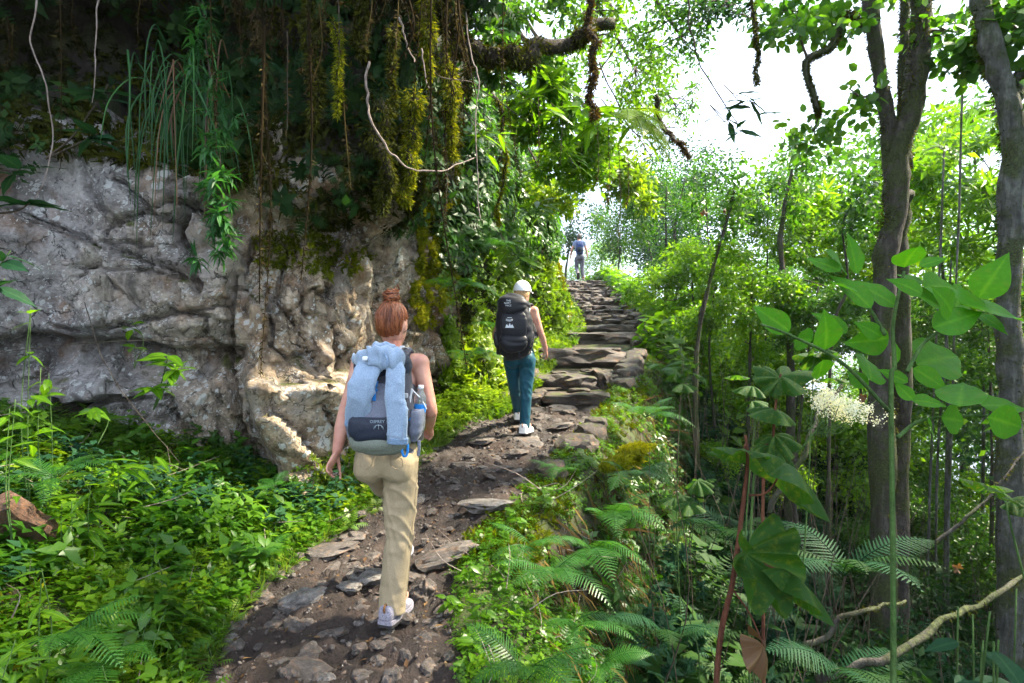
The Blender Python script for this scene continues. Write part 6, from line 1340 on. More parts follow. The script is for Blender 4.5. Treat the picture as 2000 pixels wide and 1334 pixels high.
lv = [(790, 460, 580, 320), (640, 470, 480, 290), (560, 275, 525, 75), (490, 260, 440, 140), (470, 260, 310, 185), (830, 240, 890, 105), (915, 230, 1050, 190), (940, 330, 820, 270), (940, 350, 1120, 340), (930, 390, 785, 305), (1070, 480, 870, 370), (990, 580, 1250, 490), (1110, 480, 1185, 355), (1250, 410, 1390, 210), (1150, 450, 1500, 520), (1250, 500, 1400, 580),
      (505, 610, 345, 505), (380, 705, 410, 545), (740, 640, 540, 665), (640, 880, 640, 720), (850, 890, 710, 820), (880, 990, 790, 900), (1140, 1030, 1160, 900), (1265, 1020, 1500, 1010), (900, 790, 1140, 720), (880, 810, 1060, 910), (180, 600, 10, 480), (310, 650, 190, 640), (1040, 1090, 1180, 1110), (870, 990, 1050, 1000), (370, 760, 345, 865), (700, 630, 590, 560), (790, 780, 790, 680), (1300, 1085, 1530, 1150), (560, 380, 420, 320), (1100, 500, 1060, 380), (960, 1100, 1010, 1200), (620, 920, 520, 830)]
for i, (a, b, c, d) in enumerate(lv):
    dy = q6.uniform(-.08, .10); ba, ti = Z(a, b, dy), Z(c, d, dy + q6.uniform(-.07, .09)); ln = np.linalg.norm(ti - ba)
    wsc = 1.25 if i in (5, 17, 22, 13) else 1.0
    place(BL[i % 4], pl, ba, ti, up=(q6.normal(0, .3), -.85, .45), scale=ln * 1.22 * np.array([[wsc, 1, 1]]), jit=.22)
# ---- the plant with big lobed leaves
Yl = 1.6; g0 = P(1385, 1400, Yl); g0[2] = gz(g0[0], Yl)
lp_ = empty('lobed_leaf_plant', g0); tag(lp_, 'reddish-stemmed plant with big lobed leaves at the bottom right', 'plant')
stem(lp_, [g0, P(1400, 1320, Yl), P(1432, 1130, Yl), P(1452, 980, Yl), P(1460, 900, Yl), P(1456, 850, Yl)], .010, .004, 'stem_red', n=50)
LB = [lobed_leaf(1, 7, .38, .22, 1, 'lobed'), lobed_leaf(1, 5, .42, .35, 4, 'lobed'), lobed_leaf(1, 7, .36, .5, 7, 'lobed')]
for i, (b0, b1, b2, dv, up, sc, mi_) in enumerate([((1460, 900), (1456, 870), (1452, 880), (-.85, -.25, .25), (.05, .30, .95), .10, 0), ((1462, 968), (1500, 960), (1535, 905), (.75, -.25, -.62), (.45, .12, .88), .17, 1), ((1455, 1075), (1450, 1090), (1458, 1080), (.25, -.1, -.95), (-.55, .75, .2), .16, 2), ((1455, 1075), (1500, 1105), (1545, 1120), (.8, -.2, -.55), (.5, .12, .86), .15, 1)]):
    stem(lp_, [P(*b0, Yl), P(*b1, Yl - .02), P(*b2, Yl - .03)], .0035, .002, 'stem_red', 'petiole')
    place(LB[mi_], lp_, P(*b2, Yl - .03), d=dv, up=up, scale=sc, jit=.03)
stem(lp_, [P(1430, 1150, Yl), P(1465, 1200, Yl - .03), P(1492, 1262, Yl - .05)], .003, .002, 'stem_red', 'petiole')
DL = lobed_leaf(1, 5, .35, .45, 9, 'dry_leaf'); o = place(DL, lp_, P(1490, 1260, Yl - .05), d=(.35, -.2, -.9), up=(.8, -.6, .2), scale=.085, jit=.02, name='dry_leaf'); o['label'] = 'curled brown withered leaf'
# a second one behind, with yellow green leaves
Yl = 2.3; g0 = P(1500, 1300, Yl); g0[2] = gz(g0[0], Yl); l2 = empty('lobed_leaf_plant', g0); tag(l2, 'smaller lobed-leaf plant with yellow green leaves below the white flowers', 'plant')
stem(l2, [g0, P(1490, 1000, Yl), P(1508, 870, Yl), P(1515, 790, Yl), P(1525, 730, Yl)], .008, .004, 'stem_red', n=40)
for (bx0, by0, dv, sc) in [(1515, 800, (-.8, -.3, .1), .12), (1522, 740, (-.5, .2, .6), .10), (1525, 735, (.7, -.2, .3), .12), (1512, 850, (-.5, -.5, -.4), .11), (1510, 870, (.7, -.3, -.3), .10)]:
    place(LB[int(q6.integers(3))], l2, P(bx0, by0, Yl), d=dv, up=(0, -.2, 1), scale=sc, jit=.2)
for k, (px, py, Y) in enumerate([(1335, 745, 5.0), (1345, 950, 4.2), (1480, 760, 3.4), (1590, 700, 3.0), (1960, 960, 1.9)]):
    g0 = np.array([(px - 1000) / F * Y, Y, gz((px - 1000) / F * Y, Y)]); e = empty('lobed_leaf_plant', g0)
    tag(e, ['lobed-leaf plant leaning out under the stairs edge', 'lobed-leaf plant low on the dark side of the bank', 'lobed-leaf plant between the thin stems of the gully', 'lobed-leaf plant left of the white flowers, high up', 'lobed-leaf plant at the right margin below the broad leaves'][k], 'plant')
    top = P(px, py, Y); stem(e, [g0, g0 * .6 + top * .4 + q6.normal(0, .09, 3), g0 * .3 + top * .7 + q6.normal(0, .07, 3), top], .006, .003, 'stem_green')
    for j in range(5): place(LB[j % 3], e, top + q6.normal(0, .06, 3), d=q6.normal(0, 1, 3) * [1, 1, .35] + [0, -.2, -.15], up=(0, -.1, 1), scale=q6.uniform(.08, .13) * (Y / 4) ** .5, jit=.25)
# ---- white flowers
Yf = 2.4; fc = P(1640, 790, Yf); g0 = P(1470, 960, Yf + .1); g0[2] = gz(g0[0], Yf + .1)
fl = empty('white_flowers', g0); tag(fl, 'cluster of tiny white flowers on branching stalks', 'flower')
stem(fl, [g0, P(1470, 960, Yf + .05), P(1560, 880, Yf), P(1610, 820, Yf)], .006, .004, 'stem_green')
for k in range(26):
    a = P(1590 + q6.uniform(-20, 30), 845 + q6.uniform(-10, 10), Yf); b = fc + q6.normal(0, 1, 3) * [.085, .06, .035] + [0, 0, -.01]; stem(fl, [a, (a + b) / 2 + [0, 0, -.02], b], .0022, .001, 'stem_green', 'stalk', 4, 8)
K = 2600; cc_ = fc + q6.normal(0, 1, (70, 3)) * [.075, .05, .028] + np.stack([np.zeros(70), np.zeros(70), np.zeros(70)], 1); cc_[:, 2] -= (cc_[:, 0] - fc[0]) * .35
pos = cc_[q6.integers(0, 70, K)] + q6.normal(0, .012, (K, 3)) - fc
v, f, n = scatter(ROUND_V, ROUND_F, pos + fc - g0, frames(randdir(K, q6), randdir(K, q6)), .005 + .004 * q6.random(K)); tag(mobj('blossoms', v, f, M['petal'], fl, rnd=np.repeat(q6.random(K), n)), kind='stuff')
# ---- plants with bigger leaves on the cliff and the left bank
CL = [leaf_grid(1, .44, .8, .2, .12, .01, seed=11 + i, mat='leaf_cool') for i in range(3)]; CB = [leaf_grid(1, .42, .8, .25, .12, .01, seed=21 + i, mat='leaf_bright', nl=12, nw=7) for i in range(3)]; CLN = [leaf_grid(1, .20, .9, .3, .2, .01, seed=31 + i, mat='leaf_bright', nl=12, nw=7) for i in range(3)]
def cliff_plant(name, label, root, tops, leaves, size, meshes, st='stem_green', droop=-.1, group=None, whorl=None, r=.005):
    e = empty(name, root); tag(e, label, 'plant', group)
    for tp in tops:
        stem(e, [root, (np.asarray(root) + tp) / 2 + q6.normal(0, .03, 3), tp], r, r * .5, st)
        for j in range(leaves):
            a = j * 2.4 + q6.normal(0, .3); t_ = q6.uniform(.8, 1.0) if whorl else q6.uniform(.35, 1.0)
            b = np.asarray(root) * (1 - t_) + tp * t_; d = np.array([math.cos(a), math.sin(a) * .7 - .25, q6.uniform(-.35, .55) + droop]); place(meshes[j % len(meshes)], e, b, d=d, up=(0, -.3, 1), scale=size * q6.uniform(.7, 1.15))
Yc = 3.7
cliff_plant('cliff_shrub', 'bluish big-leaved shoot on the dark cliff top at the upper left', P(90, 310, Yc + .3), [P(212, 165, Yc), P(190, 262, Yc)], 6, .27, CL, 'twig', whorl=True, r=.008)
cliff_plant('cliff_shrub', 'bluish big-leaved shoot at the left margin beside the grey rock', P(-60, 420, 3.2), [P(40, 330, 3.2), P(60, 395, 3.2)], 5, .22, CL, 'twig', whorl=True, r=.007)
cliff_plant('cliff_shrub', 'bluish leaves at the left margin above the leafy bank', P(-90, 640, 2.6), [P(10, 545, 2.6), P(20, 490, 2.6)], 4, .17, CL, 'stem_green', whorl=True)
cliff_plant('rock_seedling', 'leafy seedling in front of the dark undercut', P(300, 800, 3.75), [P(330, 690, 3.7), P(300, 755, 3.65), P(345, 715, 3.65)], 8, .16, CB, whorl=True)
cliff_plant('rock_seedling', 'thin upright seedling above the leafy seedling', P(262, 720, 3.9), [P(255, 625, 3.85), P(262, 670, 3.85)], 4, .11, CB, whorl=True, r=.003)
cliff_plant('rock_seedling', 'small pale seedling left of the leafy seedling', P(190, 870, 3.4), [P(180, 795, 3.4)], 6, .13, CB, whorl=True, r=.003)
herbs = [(60, 600, 2.9, .16, 'herb'), (95, 730, 3.0, .15, 'herb'), (30, 780, 2.6, .14, 'long'), (270, 880, 3.4, .2, 'long'), (230, 905, 3.3, .22, 'long'), (180, 915, 2.9, .2, 'long'), (420, 960, 3.8, .11, 'herb'), (480, 1000, 3.8, .09, 'herb'), (400, 1010, 3.4, .1, 'herb'), (140, 980, 2.7, .1, 'herb'), (310, 1040, 2.9, .1, 'herb'), (80, 1130, 2.1, .14, 'long'), (300, 1190, 2.5, .09, 'herb'), (30, 1250, 1.8, .12, 'long'), (200, 1300, 2.0, .1, 'long'), (350, 1290, 2.4, .08, 'herb')]
hl = ['on the bank at the left margin, topmost', 'below the topmost herb at the left margin', 'at the left margin beside the dark undercut', 'in front of the rock foot, arching right', 'in front of the rock foot, next to the arching one', 'left of the two arching ones below the rock', 'under the crack of the big rock', 'right of the big rock tip', 'below the crack of the big rock', 'in the middle of the left bank', 'between the rock tip and the fern', 'just right of the brown rock slab', 'beside the dirt at the lower left', 'in the bottom left corner', 'at the bottom edge of the left bank', 'at the bottom edge beside the dirt']
for k, (px, py, Y, sz, kd) in enumerate(herbs):
    tp = P(px, py, Y); x, y = tp[0], tp[1]; g_0 = np.array([x, y, min(gz(x, y), tp[2] - .05)])
    cliff_plant('herb', ('broad-leaved herb ' if kd == 'herb' else 'long-bladed herb ') + hl[k], g_0, [tp, tp + q6.normal(0, .05, 3)], 6, sz * (.72 if kd == 'herb' else .95), CB if kd == 'herb' else CLN, group='herbs of the left bank', r=.003)
rh = [(885, 1175, 3.1), (905, 1110, 3.3), (960, 1250, 2.75), (920, 1290, 2.6), (1010, 1010, 4.0), (1060, 960, 4.3), (985, 1080, 3.4), (940, 1180, 2.9)]
rl = ['at the dirt edge beside the mossy stone', 'above the mossy stone', 'left of the fern clump at the bottom', 'at the bottom edge right of the dirt', 'behind the pale slab', 'on the crest above the ferns', 'between the dark boulder and the ferns', 'in the clover right of the mossy stone']
for k, (px, py, Y) in enumerate(rh):
    tp = P(px, py, Y); g_0 = np.array([tp[0], tp[1], min(gz(tp[0], tp[1]), tp[2] - .03)]); cliff_plant('herb', 'bright oval-leaved herb ' + rl[k], g_0, [tp, tp + q6.normal(0, .04, 3)], 6, .085, CB, group='herbs of the right verge', r=.0025)
# ---- ferns
def frond_mesh(seed, n=24, width=.30, droop=.55, mat='fern'):
    r = np.random.default_rng(seed); V = []; Fc = []; Rn = []; c = 0
    rach = lambda t: np.array([.03 * math.sin(t * 2 + seed), t * (1 - .12 * t), .40 * t - droop * t * t])
    v, f = tube(np.array([rach(t) for t in np.linspace(0, 1, 14)]), np.linspace(.008, .002, 14), 4, cap=False); f = np.array(f); V.append(v); Fc.append(np.stack([f[:, [0, 1, 2]], f[:, [0, 2, 3]]], 1).reshape(-1, 3)); Rn.append(np.full(len(v), .25)); c = len(v)
    for i in range(n):
        t = .10 + .89 * i / (n - 1); p = rach(t); tan = nrm(rach(t + .01) - p); ln = width * (math.sin(math.pi * min(1, (t * .92 + .14))) ** .7) * (1 - .35 * t) + .015
        for sg in (-1, 1):
            sd_ = nrm(np.cross(tan, [0, 0, 1.0])) * sg; d = nrm(sd_ + tan * .42 + np.array([0, 0, -.15 + r.normal(0, .05)])); nm = nrm(np.cross(sd_, tan)) * sg; nm = nm if nm[2] > 0 else -nm
            m = max(4, int(ln / .018)); cross_ = nrm(np.cross(nm, d)); wd = .024
            pts = [p]; 
            for j in range(1, m + 1):
                u = j / m; w_ = wd * (1 - u) ** .6 * (1.15 if j % 2 else .62); cen = p + d * ln * u - np.array([0, 0, .10 * ln * u * u]); pts += [cen + cross_ * w_ * .5, cen - cross_ * w_ * .5]
            pts = np.array(pts); ff = [[0, 1, 2]] + [[1 + 2 * (j - 1), 1 + 2 * j, 2 + 2 * j] for j in range(1, m)] + [[1 + 2 * (j - 1), 2 + 2 * j, 2 + 2 * (j - 1)] for j in range(1, m)]
            V.append(pts); Fc.append(np.array(ff) + c); c += len(pts); Rn.append(np.full(len(pts), .5 + .18 * t + r.normal(0, .05)))
    return mesh('frond', np.concatenate(V), np.concatenate(Fc), M[mat], rnd=np.clip(np.concatenate(Rn), 0, 1))
FR = [frond_mesh(3 + i, droop=.45 + .2 * i) for i in range(3)]; FRY = frond_mesh(9, 30, .24, .3, 'leaf_yellow'); FRC = [frond_mesh(13 + i, droop=.6, mat='leaf_dark' if i else 'leaf_cool') for i in range(2)]
def fern(label, root, n, size, meshes=FR, d0=None, spread=6.28, a0=0.0, lift=.55, group=None):
    e = empty('fern', root); tag(e, label, 'fern', group)
    for j in range(n):
        a = a0 + spread * (j / n - .5 if spread < 6 else j / n) + q6.normal(0, .18); d = np.array([math.cos(a), math.sin(a), lift * q6.uniform(.4, 1.3)])
        place(meshes[j % len(meshes)], e, np.asarray(root) + q6.normal(0, .01, 3), d=d, up=(0, 0, 1), scale=size * q6.uniform(.9, 1.35), jit=.12)
def groundfern(px, py, Y, label, n, size, **k):
    t_ = P(px, py, Y); fern(label, np.array([t_[0], t_[1], max(gz(t_[0], t_[1]) + .07, t_[2] - .2)]), n, size, **k)
LFG, RFG = 'ferns of the left bank', 'ferns of the right bank'
groundfern(110, 860, 2.9, 'upright fern on the left bank in front of the dark undercut', 6, .30, group=LFG)
groundfern(120, 1150, 2.05, 'long low fern below the brown rock slab', 5, .34, group=LFG, a0=-.2, spread=2.2)
groundfern(190, 1215, 2.2, 'fern with a broad frond near the bottom left corner', 5, .30, group=LFG, a0=-.7, spread=2.0)
groundfern(540, 900, 4.1, 'small fern at the foot of the rock crack', 5, .22, group=LFG)
groundfern(30, 1320, 1.75, 'fern cut off by the bottom left corner', 5, .28, group=LFG)
groundfern(540, 1010, 3.5, 'small fern beside the tip of the big rock', 5, .2, group=LFG)
for k, (px, py, Y, n, sz, a0, sp2, lab) in enumerate([(1030, 1275, 2.45, 7, .32, 5.0, 4.5, 'pale green fern clump at the bottom edge, nearest to the camera'), (1075, 1055, 3.3, 8, .36, 5.2, 3.5, 'wide fern on the crest of the right bank'), (1040, 1010, 3.7, 6, .34, 5.0, 3.5, 'fern behind the wide fern on the crest'), (1120, 1150, 3.1, 6, .32, 5.2, 3.0, 'fern below the wide fern'), (1190, 960, 4.2, 7, .42, 5.2, 2.4, 'fern with hanging fronds on the steep bank'), (1230, 890, 5.0, 7, .44, 5.0, 2.4, 'fern hanging from the bank beside the yellow moss'), (1180, 1230, 3.0, 5, .3, 5.2, 3.0, 'dark fern low on the right bank'), (1260, 780, 6.5, 7, .5, 5.2, 3.0, 'arching fern under the edge of the first steps'), (1290, 700, 8.5, 6, .5, 5.2, 3.0, 'arching fern under the edge of the middle steps'), (1150, 1020, 3.8, 6, .4, 5.0, 2.0, 'fern hanging in the middle of the steep bank'), (1090, 900, 4.9, 5, .28, 5.0, 4, 'small fern on the edge left of the yellow moss'), (1300, 1180, 3.6, 6, .45, 4.6, 4, 'bluish fern in the dark gully'), (1420, 1000, 4.2, 6, .5, 4.6, 4, 'bluish fern beside the lobed-leaf plant'), (1650, 1060, 3.4, 7, .55, 4.6, 5, 'dark bluish fern behind the tall green stem'), (1640, 1240, 2.6, 7, .40, 4.6, 5, 'dark fern at the bottom right of the green stem')]):
    groundfern(px, py, Y, lab, n, sz, a0=a0, spread=sp2, group=RFG, meshes=FRC if k >= 11 else FR)
fern('glowing yellow green fern hanging in front of the sky', P(1225, 215, 5.6), 9, .62, [FRY], a0=-.5, spread=2.4, lift=-1.1)
fern('small dark fern under the overhang', P(515, 130, 4.0), 5, .28, FRC, a0=-1.2, spread=2.4, lift=-.3)
for k, (px, py, Y) in enumerate([(905, 560, 6.2), (960, 480, 7.0), (985, 640, 7.2), (1030, 420, 8.0), (920, 690, 6.6)]):
    fern('fern on the overgrown bank, ' + ['beside the golden moss', 'above the second hiker', 'left of the black backpack', 'high behind the second hiker', 'at the foot of the rock corner'][k], P(px, py, Y), 6, .42, FR, a0=-1.2, spread=3.6, lift=.1, group='ferns on the overgrown bank')
# ---- hanging plants on the left cliff
e = empty('hanging_grass_tuft', P(385, 160, 3.75)); tag(e, 'tuft of long drooping grass hanging over the grey rock', 'grass tuft')
for k in range(62):
    r0 = P(385, 175, 3.75) + q6.normal(0, .13, 3); sx = float(np.clip(q6.normal(0, .15), -.32, .3)); ln = q6.uniform(.3, 1.05); pts = catmull([r0, r0 + [sx * .45, -.10, .08], r0 + [sx * .85, -.16, -.22 * ln], r0 + [sx * 1.0 + q6.normal(0, .03), -.17, -.9 * ln]], 14) - np.array(e.location)
    v, f = tube(pts, np.array([.003] + [.0048] * 9 + [.0042, .0035, .002, .001]) * q6.uniform(.6, 1.3), 4, rad2=.0012, side=(1, .3, 0)); mobj('blade', v, f, M['dry_leaf' if k % 7 == 0 else 'bamboo'], e, smooth=True, rnd=np.full(len(v), q6.random()))
e = empty('hanging_bamboo', P(395, -20, 3.6)); tag(e, 'hanging feathery bamboo shoot in front of the grey rock', 'bamboo')
path = catmull([P(395, -20, 3.6), P(405, 110, 3.6), P(425, 230, 3.55), P(432, 350, 3.5), P(440, 450, 3.5), P(440, 535, 3.5)], 40); stem(e, path[::4], .004, .002, 'twig')
LN_V = LEAF_V * np.array([.45, 1, 1])
for k in range(34):
    i = min(39, 3 + k); K = 18 + (6 if k > 15 else 0); d = randdir(K, q6); d[:, 2] -= .45; c0 = path[i] + q6.normal(0, .03, 3) * [1.5, 1, .6] + np.array([.0, -.02, 0]); v, f, n = scatter(LN_V, LEAF_F, np.repeat((c0 - np.array(e.location))[None], K, 0) + q6.normal(0, .012, (K, 3)), frames(d, randdir(K, q6) * .5 + UPV), .06 + .07 * q6.random(K))
    mobj('leaf_whorl', v, f, M['bamboo'], e, rnd=np.repeat(np.clip(q6.random(K) * .6 + .2, 0, 1), n))
# ---- vines and hanging roots
def vine(name, label, pts, r, mat='vine', fz=0, fmat='moss_dark', rad=.03, group=None, cat='vine', size=.04, seg=7, taper=.5):
    base = np.asarray(pts[0], float); e = empty(name, base); tag(e, label, cat, group); p = np.asarray(pts, float) - base; n = len(p) * 9
    c = catmull(p, n); c = c + np.stack([fbm(np.stack([np.linspace(0, n * .2, n), np.full(n, 3.3 * i), np.zeros(n)], 1), 2, int(abs(base[0] * 97)) + i) for i in range(3)], 1) * r * 1.6
    v, f = tube(c, np.linspace(r, r * taper, n) * (1 + .2 * vnoise(np.stack([np.arange(n) * .5, np.zeros(n), np.zeros(n)], 1), 4)), seg); mobj('stem', v, f, M[mat], e, smooth=True)
    if fz:
        rr = rad * (.25 + 1.2 * np.abs(fbm(np.stack([np.linspace(0, 6, n), np.full(n, base[0]), np.zeros(n)], 1), 2, 7))); v, f, k_ = fuzz(c, rr, fz, size, q6); tag(mobj('moss', v, f, M[fmat], e, rnd=np.repeat(q6.random(len(v) // k_), k_)), kind='stuff')
    return e
vine('liana', 'pale bare liana looping below the dark overhang', [P(722, 120, 3.9), P(716, 165, 3.9), P(722, 215, 3.9), P(745, 270, 3.95), P(780, 315, 4.05), P(830, 336, 4.2), P(880, 330, 4.4), P(930, 305, 4.7)], .010)
vine('liana', 'thin pale liana hanging straight down left of the second hiker', [P(910, 20, 4.6), P(920, 110, 4.6), P(935, 150, 4.6), P(928, 220, 4.6), P(932, 330, 4.6), P(938, 430, 4.6)], .0065)
vine('liana', 'short pale liana stub under the overhang', [P(780, 35, 4.0), P(795, 80, 4.0), P(812, 122, 3.95)], .009)
vine('liana', 'slack thin liana left of the mossy post', [P(822, 95, 4.1), P(832, 150, 4.1), P(843, 205, 4.1)], .006)
vine('liana', 'thin arching liana from the mossy bough', [P(815, 110, 4.2), P(860, 150, 4.4), P(920, 160, 4.7), P(960, 190, 5.0), P(1060, 260, 5.4)], .006, 'twig')
vine('liana', 'brown hanging vine at the upper left', [P(75, -20, 3.4), P(62, 90, 3.4), P(95, 180, 3.4), P(100, 300, 3.4), P(60, 410, 3.3)], .005)
vine('liana', 'second brown vine hanging at the upper left', [P(192, -20, 3.6), P(186, 90, 3.6), P(180, 200, 3.6)], .005)
vine('liana', 'thin vine drooping over the leafy bank', [P(165, 590, 3.6), P(200, 700, 3.55), P(265, 800, 3.5), P(350, 905, 3.5)], .003, 'twig')
vine('liana', 'taut thin vine across the rock', [P(-20, 690, 3.5), P(200, 668, 3.6), P(480, 662, 4.1), P(560, 664, 4.3)], .0025, 'twig')
vine('liana', 'long dark vine arcing beside the glowing fern', [P(1170, 120, 6.0), P(1215, 220, 6.0), P(1260, 290, 6.0), P(1275, 310, 6.0)], .008, 'twig')
vine('liana', 'dark vine arching from the top across the white sky', [P(1340, -20, 5.6), P(1350, 60, 5.6), P(1380, 150, 5.6), P(1440, 240, 5.6)], .010, 'darkroot')
for k, (px, p0, p1, Y) in enumerate([(1188, 300, 395, 6), (1208, 330, 480, 7), (1166, 300, 360, 7), (1135, 330, 420, 8), (1225, 350, 400, 7), (1005, 330, 430, 6.5), (1050, 250, 330, 6), (980, 150, 330, 5.5), (1095, 180, 330, 6.5), (870, 330, 420, 4.8), (660, 30, 200, 3.8), (560, 120, 260, 3.8)]):
    vine('rootlet', ['hanging over the stairs, leftmost of the pair', 'hanging beside the man at the top', 'hanging above the mossy pillar', 'hanging left of the man at the top', 'hanging right of the glowing fern', 'dangling above the second hiker', 'dangling from the leaf spray', 'dangling from the mossy bough', 'dangling right of the mossy bough', 'dangling above the golden moss', 'dangling in the dark overhang', 'dangling above the bamboo shoot'][k].join(['thin dark rootlet ', '']), [P(px, p0 - 60, Y), P(px + 3, (p0 + p1) / 2, Y), P(px - 2, p1, Y)], .004, 'twig', 60, 'moss_brown', .02, 'thin hanging rootlets', 'root', .03)
roots = [([(1150, -30, 5.2), (1153, 60, 5.2), (1157, 130, 5.2), (1155, 185, 5.2), (1158, 230, 5.2)], .028, 3000, 'moss_brown', .06, 'thick brown mossy root hanging at the top centre'),
         ([(868, -30, 4.7), (872, 80, 4.7), (878, 170, 4.7), (876, 250, 4.75), (880, 310, 4.8)], .030, 4200, 'moss', .075, 'golden moss-covered root hanging left of the leaf spray'),
         ([(768, 60, 3.9), (765, 130, 3.9), (770, 200, 3.9)], .010, 1200, 'moss_dark', .05, 'mossy root tip dangling inside the dark overhang'),
         ([(655, 40, 3.8), (660, 140, 3.8), (663, 225, 3.8)], .010, 1200, 'moss', .045, 'golden moss tassel hanging left in the overhang'),
         ([(1470, -30, 5.5), (1472, 50, 5.5), (1478, 110, 5.5), (1475, 170, 5.5)], .016, 1400, 'moss_dark', .035, 'dark mossy root hanging against the white sky'),
         ([(1280, 190, 7.0), (1295, 240, 7.0), (1325, 280, 7.0), (1340, 305, 7.0)], .035, 1500, 'moss_brown', .06, 'dark mossy branch end curving down over the stairs'),
         ([(975, 190, 5.6), (985, 290, 5.8), (975, 400, 6.2), (972, 440, 6.2)], .020, 1500, 'moss', .04, 'mossy root running down the overgrown bank'),
         ([(800, 180, 4.5), (805, 270, 4.6), (798, 350, 4.6), (790, 400, 4.6)], .04, 4200, 'moss', .12, 'broad mossy root curtain at the tip of the overhang'),
         ([(740, 200, 4.4), (748, 300, 4.4), (760, 400, 4.45)], .05, 4200, 'moss_dark', .16, 'dark mossy root mass at the tip of the overhang'),
         ([(600, -20, 3.9), (612, 120, 3.9), (620, 250, 3.9)], .02, 2600, 'moss_dark', .09, 'dark moss drape above the mossy ledge'),
         ([(830, -20, 4.2), (836, 60, 4.2), (842, 150, 4.25)], .02, 2600, 'moss', .08, 'golden moss drape at the top of the overhang'),
         ([(700, -20, 3.9), (704, 40, 3.9), (700, 110, 3.9)], .02, 2400, 'moss_dark', .09, 'moss drape left of the pale liana'),
         ([(900, -20, 4.9), (915, 100, 5.0), (912, 200, 5.1)], .015, 1600, 'moss_dark', .06, 'mossy root right of the golden one')]
for pts, r, fz, fm, rad, lab in roots: vine('mossy_root', lab, [P(*p) for p in pts], r, 'darkroot', fz, fm, rad, 'mossy hanging roots', 'root', .035)
vine('mossy_bough', 'thick mossy bough reaching right from the overhang', [P(860, 40, 4.6), P(930, 100, 5.0), P(1000, 118, 5.1), P(1060, 100, 5.2), P(1125, 75, 5.3), P(1200, 30, 5.6)], .075, 'darkroot', 6500, 'moss_dark', .11, None, 'bough', .05, 12, .7)
# ---- sprays of long leaves between the overhang and the sky
LSP = [leaf_grid(1, .24, .85, .18, .15, .01, seed=51 + i, mat='leaf_bright', nl=12, nw=7) for i in range(2)]; LDK = [leaf_grid(1, .26, .85, .15, .15, .01, seed=61 + i, mat='leaf_cool', nl=12, nw=7) for i in range(2)]
sprays = [(1080, 160, 5.4, 9, .36, LSP, 'bright long-leaved spray right of the mossy bough'), (1160, 230, 5.6, 10, .36, LSP, 'bright long-leaved spray below the brown hanging root'), (1230, 250, 5.8, 9, .30, LSP, 'long-leaved spray beside the glowing fern'), (990, 280, 5.6, 7, .26, LSP, 'long-leaved spray hanging over the bank'), (1040, 210, 5.2, 8, .30, LSP, 'long-leaved spray under the mossy bough'),
          (1485, 225, 5.4, 6, .34, LDK, 'dark pointed-leaf spray against the white sky'), (1455, 265, 5.4, 6, .25, LDK, 'dark leaf spray below the pointed one'), (1120, 320, 6.6, 8, .3, LSP, 'leaf spray hanging above the mossy pillar'), (960, 285, 4.7, 4, .2, LSP, 'pair of bright leaves on the looping liana'), (1060, 420, 8.0, 9, .36, LSP, 'sunlit leaf spray above the second hiker'), (1010, 500, 7.6, 9, .32, LSP, 'sunlit leaf spray behind the second hiker')]
for px, py, Y, n, sz, ms, lab in sprays:
    c = P(px, py, Y); cliff_plant('leaf_spray', lab, c + np.array([-.25, .25, .4]), [c, c + q6.normal(0, .12, 3)], n, sz, ms, 'twig', -.25, 'sprays of long leaves')
# ---- rocks and fallen wood
M_BR = shade_auto(rock_mesh('rock_slab', 401, M['brown_rock'], sub=4, boxy=.88, cuts=6, rough=.10, depth=.8), .4)
o = obj('rock_slab', M_BR, None, P(-2, 1045, 2.70), (R(-50), R(-28), R(15)), (.19, .18, .06)); tag(o, 'flat brown rock slab poking out of the left bank', 'rock')
for k, (pts, r, lab) in enumerate([([(1600, 1334, 2.6), (1750, 1270, 2.6), (1880, 1190, 2.8), (2020, 1120, 3.0)], .022, 'fallen bough crossing the bottom right corner'), ([(1560, 1260, 3.4), (1680, 1200, 3.4), (1760, 1170, 3.6)], .018, 'fallen bough left of the green stem'), ([(1830, 1060, 3.4), (1920, 980, 3.4), (2010, 880, 3.5)], .012, 'slanting dead branch near the right margin'), ([(1500, 1000, 4.0), (1580, 860, 4.0), (1650, 740, 4.2)], .022, 'slanting dead stem behind the white flowers')]):
    vine('fallen_bough', lab, [P(*p) for p in pts], r, 'bark', 300, 'moss_dark', r * 1.1, 'fallen boughs', 'branch', .02)
for k, (px, py, Y) in enumerate([(1376, 418, 7), (1418, 415, 7.2), (1690, 780, 5), (1870, 1110, 2.8)]):
    o = obj('dead_leaf', DL, None, P(px, py, Y), (R(100), R(20 * k), k), .055 if Y > 4 else .03); tag(o, 'brown dead leaf caught in the branches, ' + ['left of the two over the gully', 'right of the two over the gully', 'in front of the forked trunk', 'low beside the fallen bough'][k], 'leaf', 'dead leaves caught in branches')
for k, (px, py, Y) in enumerate([(1950, 1250, 1.5), (1900, 1200, 1.8), (1985, 1150, 2.0)]):
    c = P(px, py, Y); g_0 = np.array([c[0], c[1], gz(c[0], c[1])]); cliff_plant('glossy_shrub', ['bluish glossy-leaved shrub in the bottom right corner', 'bluish glossy-leaved shrub left of the corner one', 'bluish glossy-leaved shrub above the corner one'][k], g_0, [c, c + q6.normal(0, .06, 3), c + q6.normal(0, .08, 3)], 8, .12, CL, group='glossy shrubs bottom right')
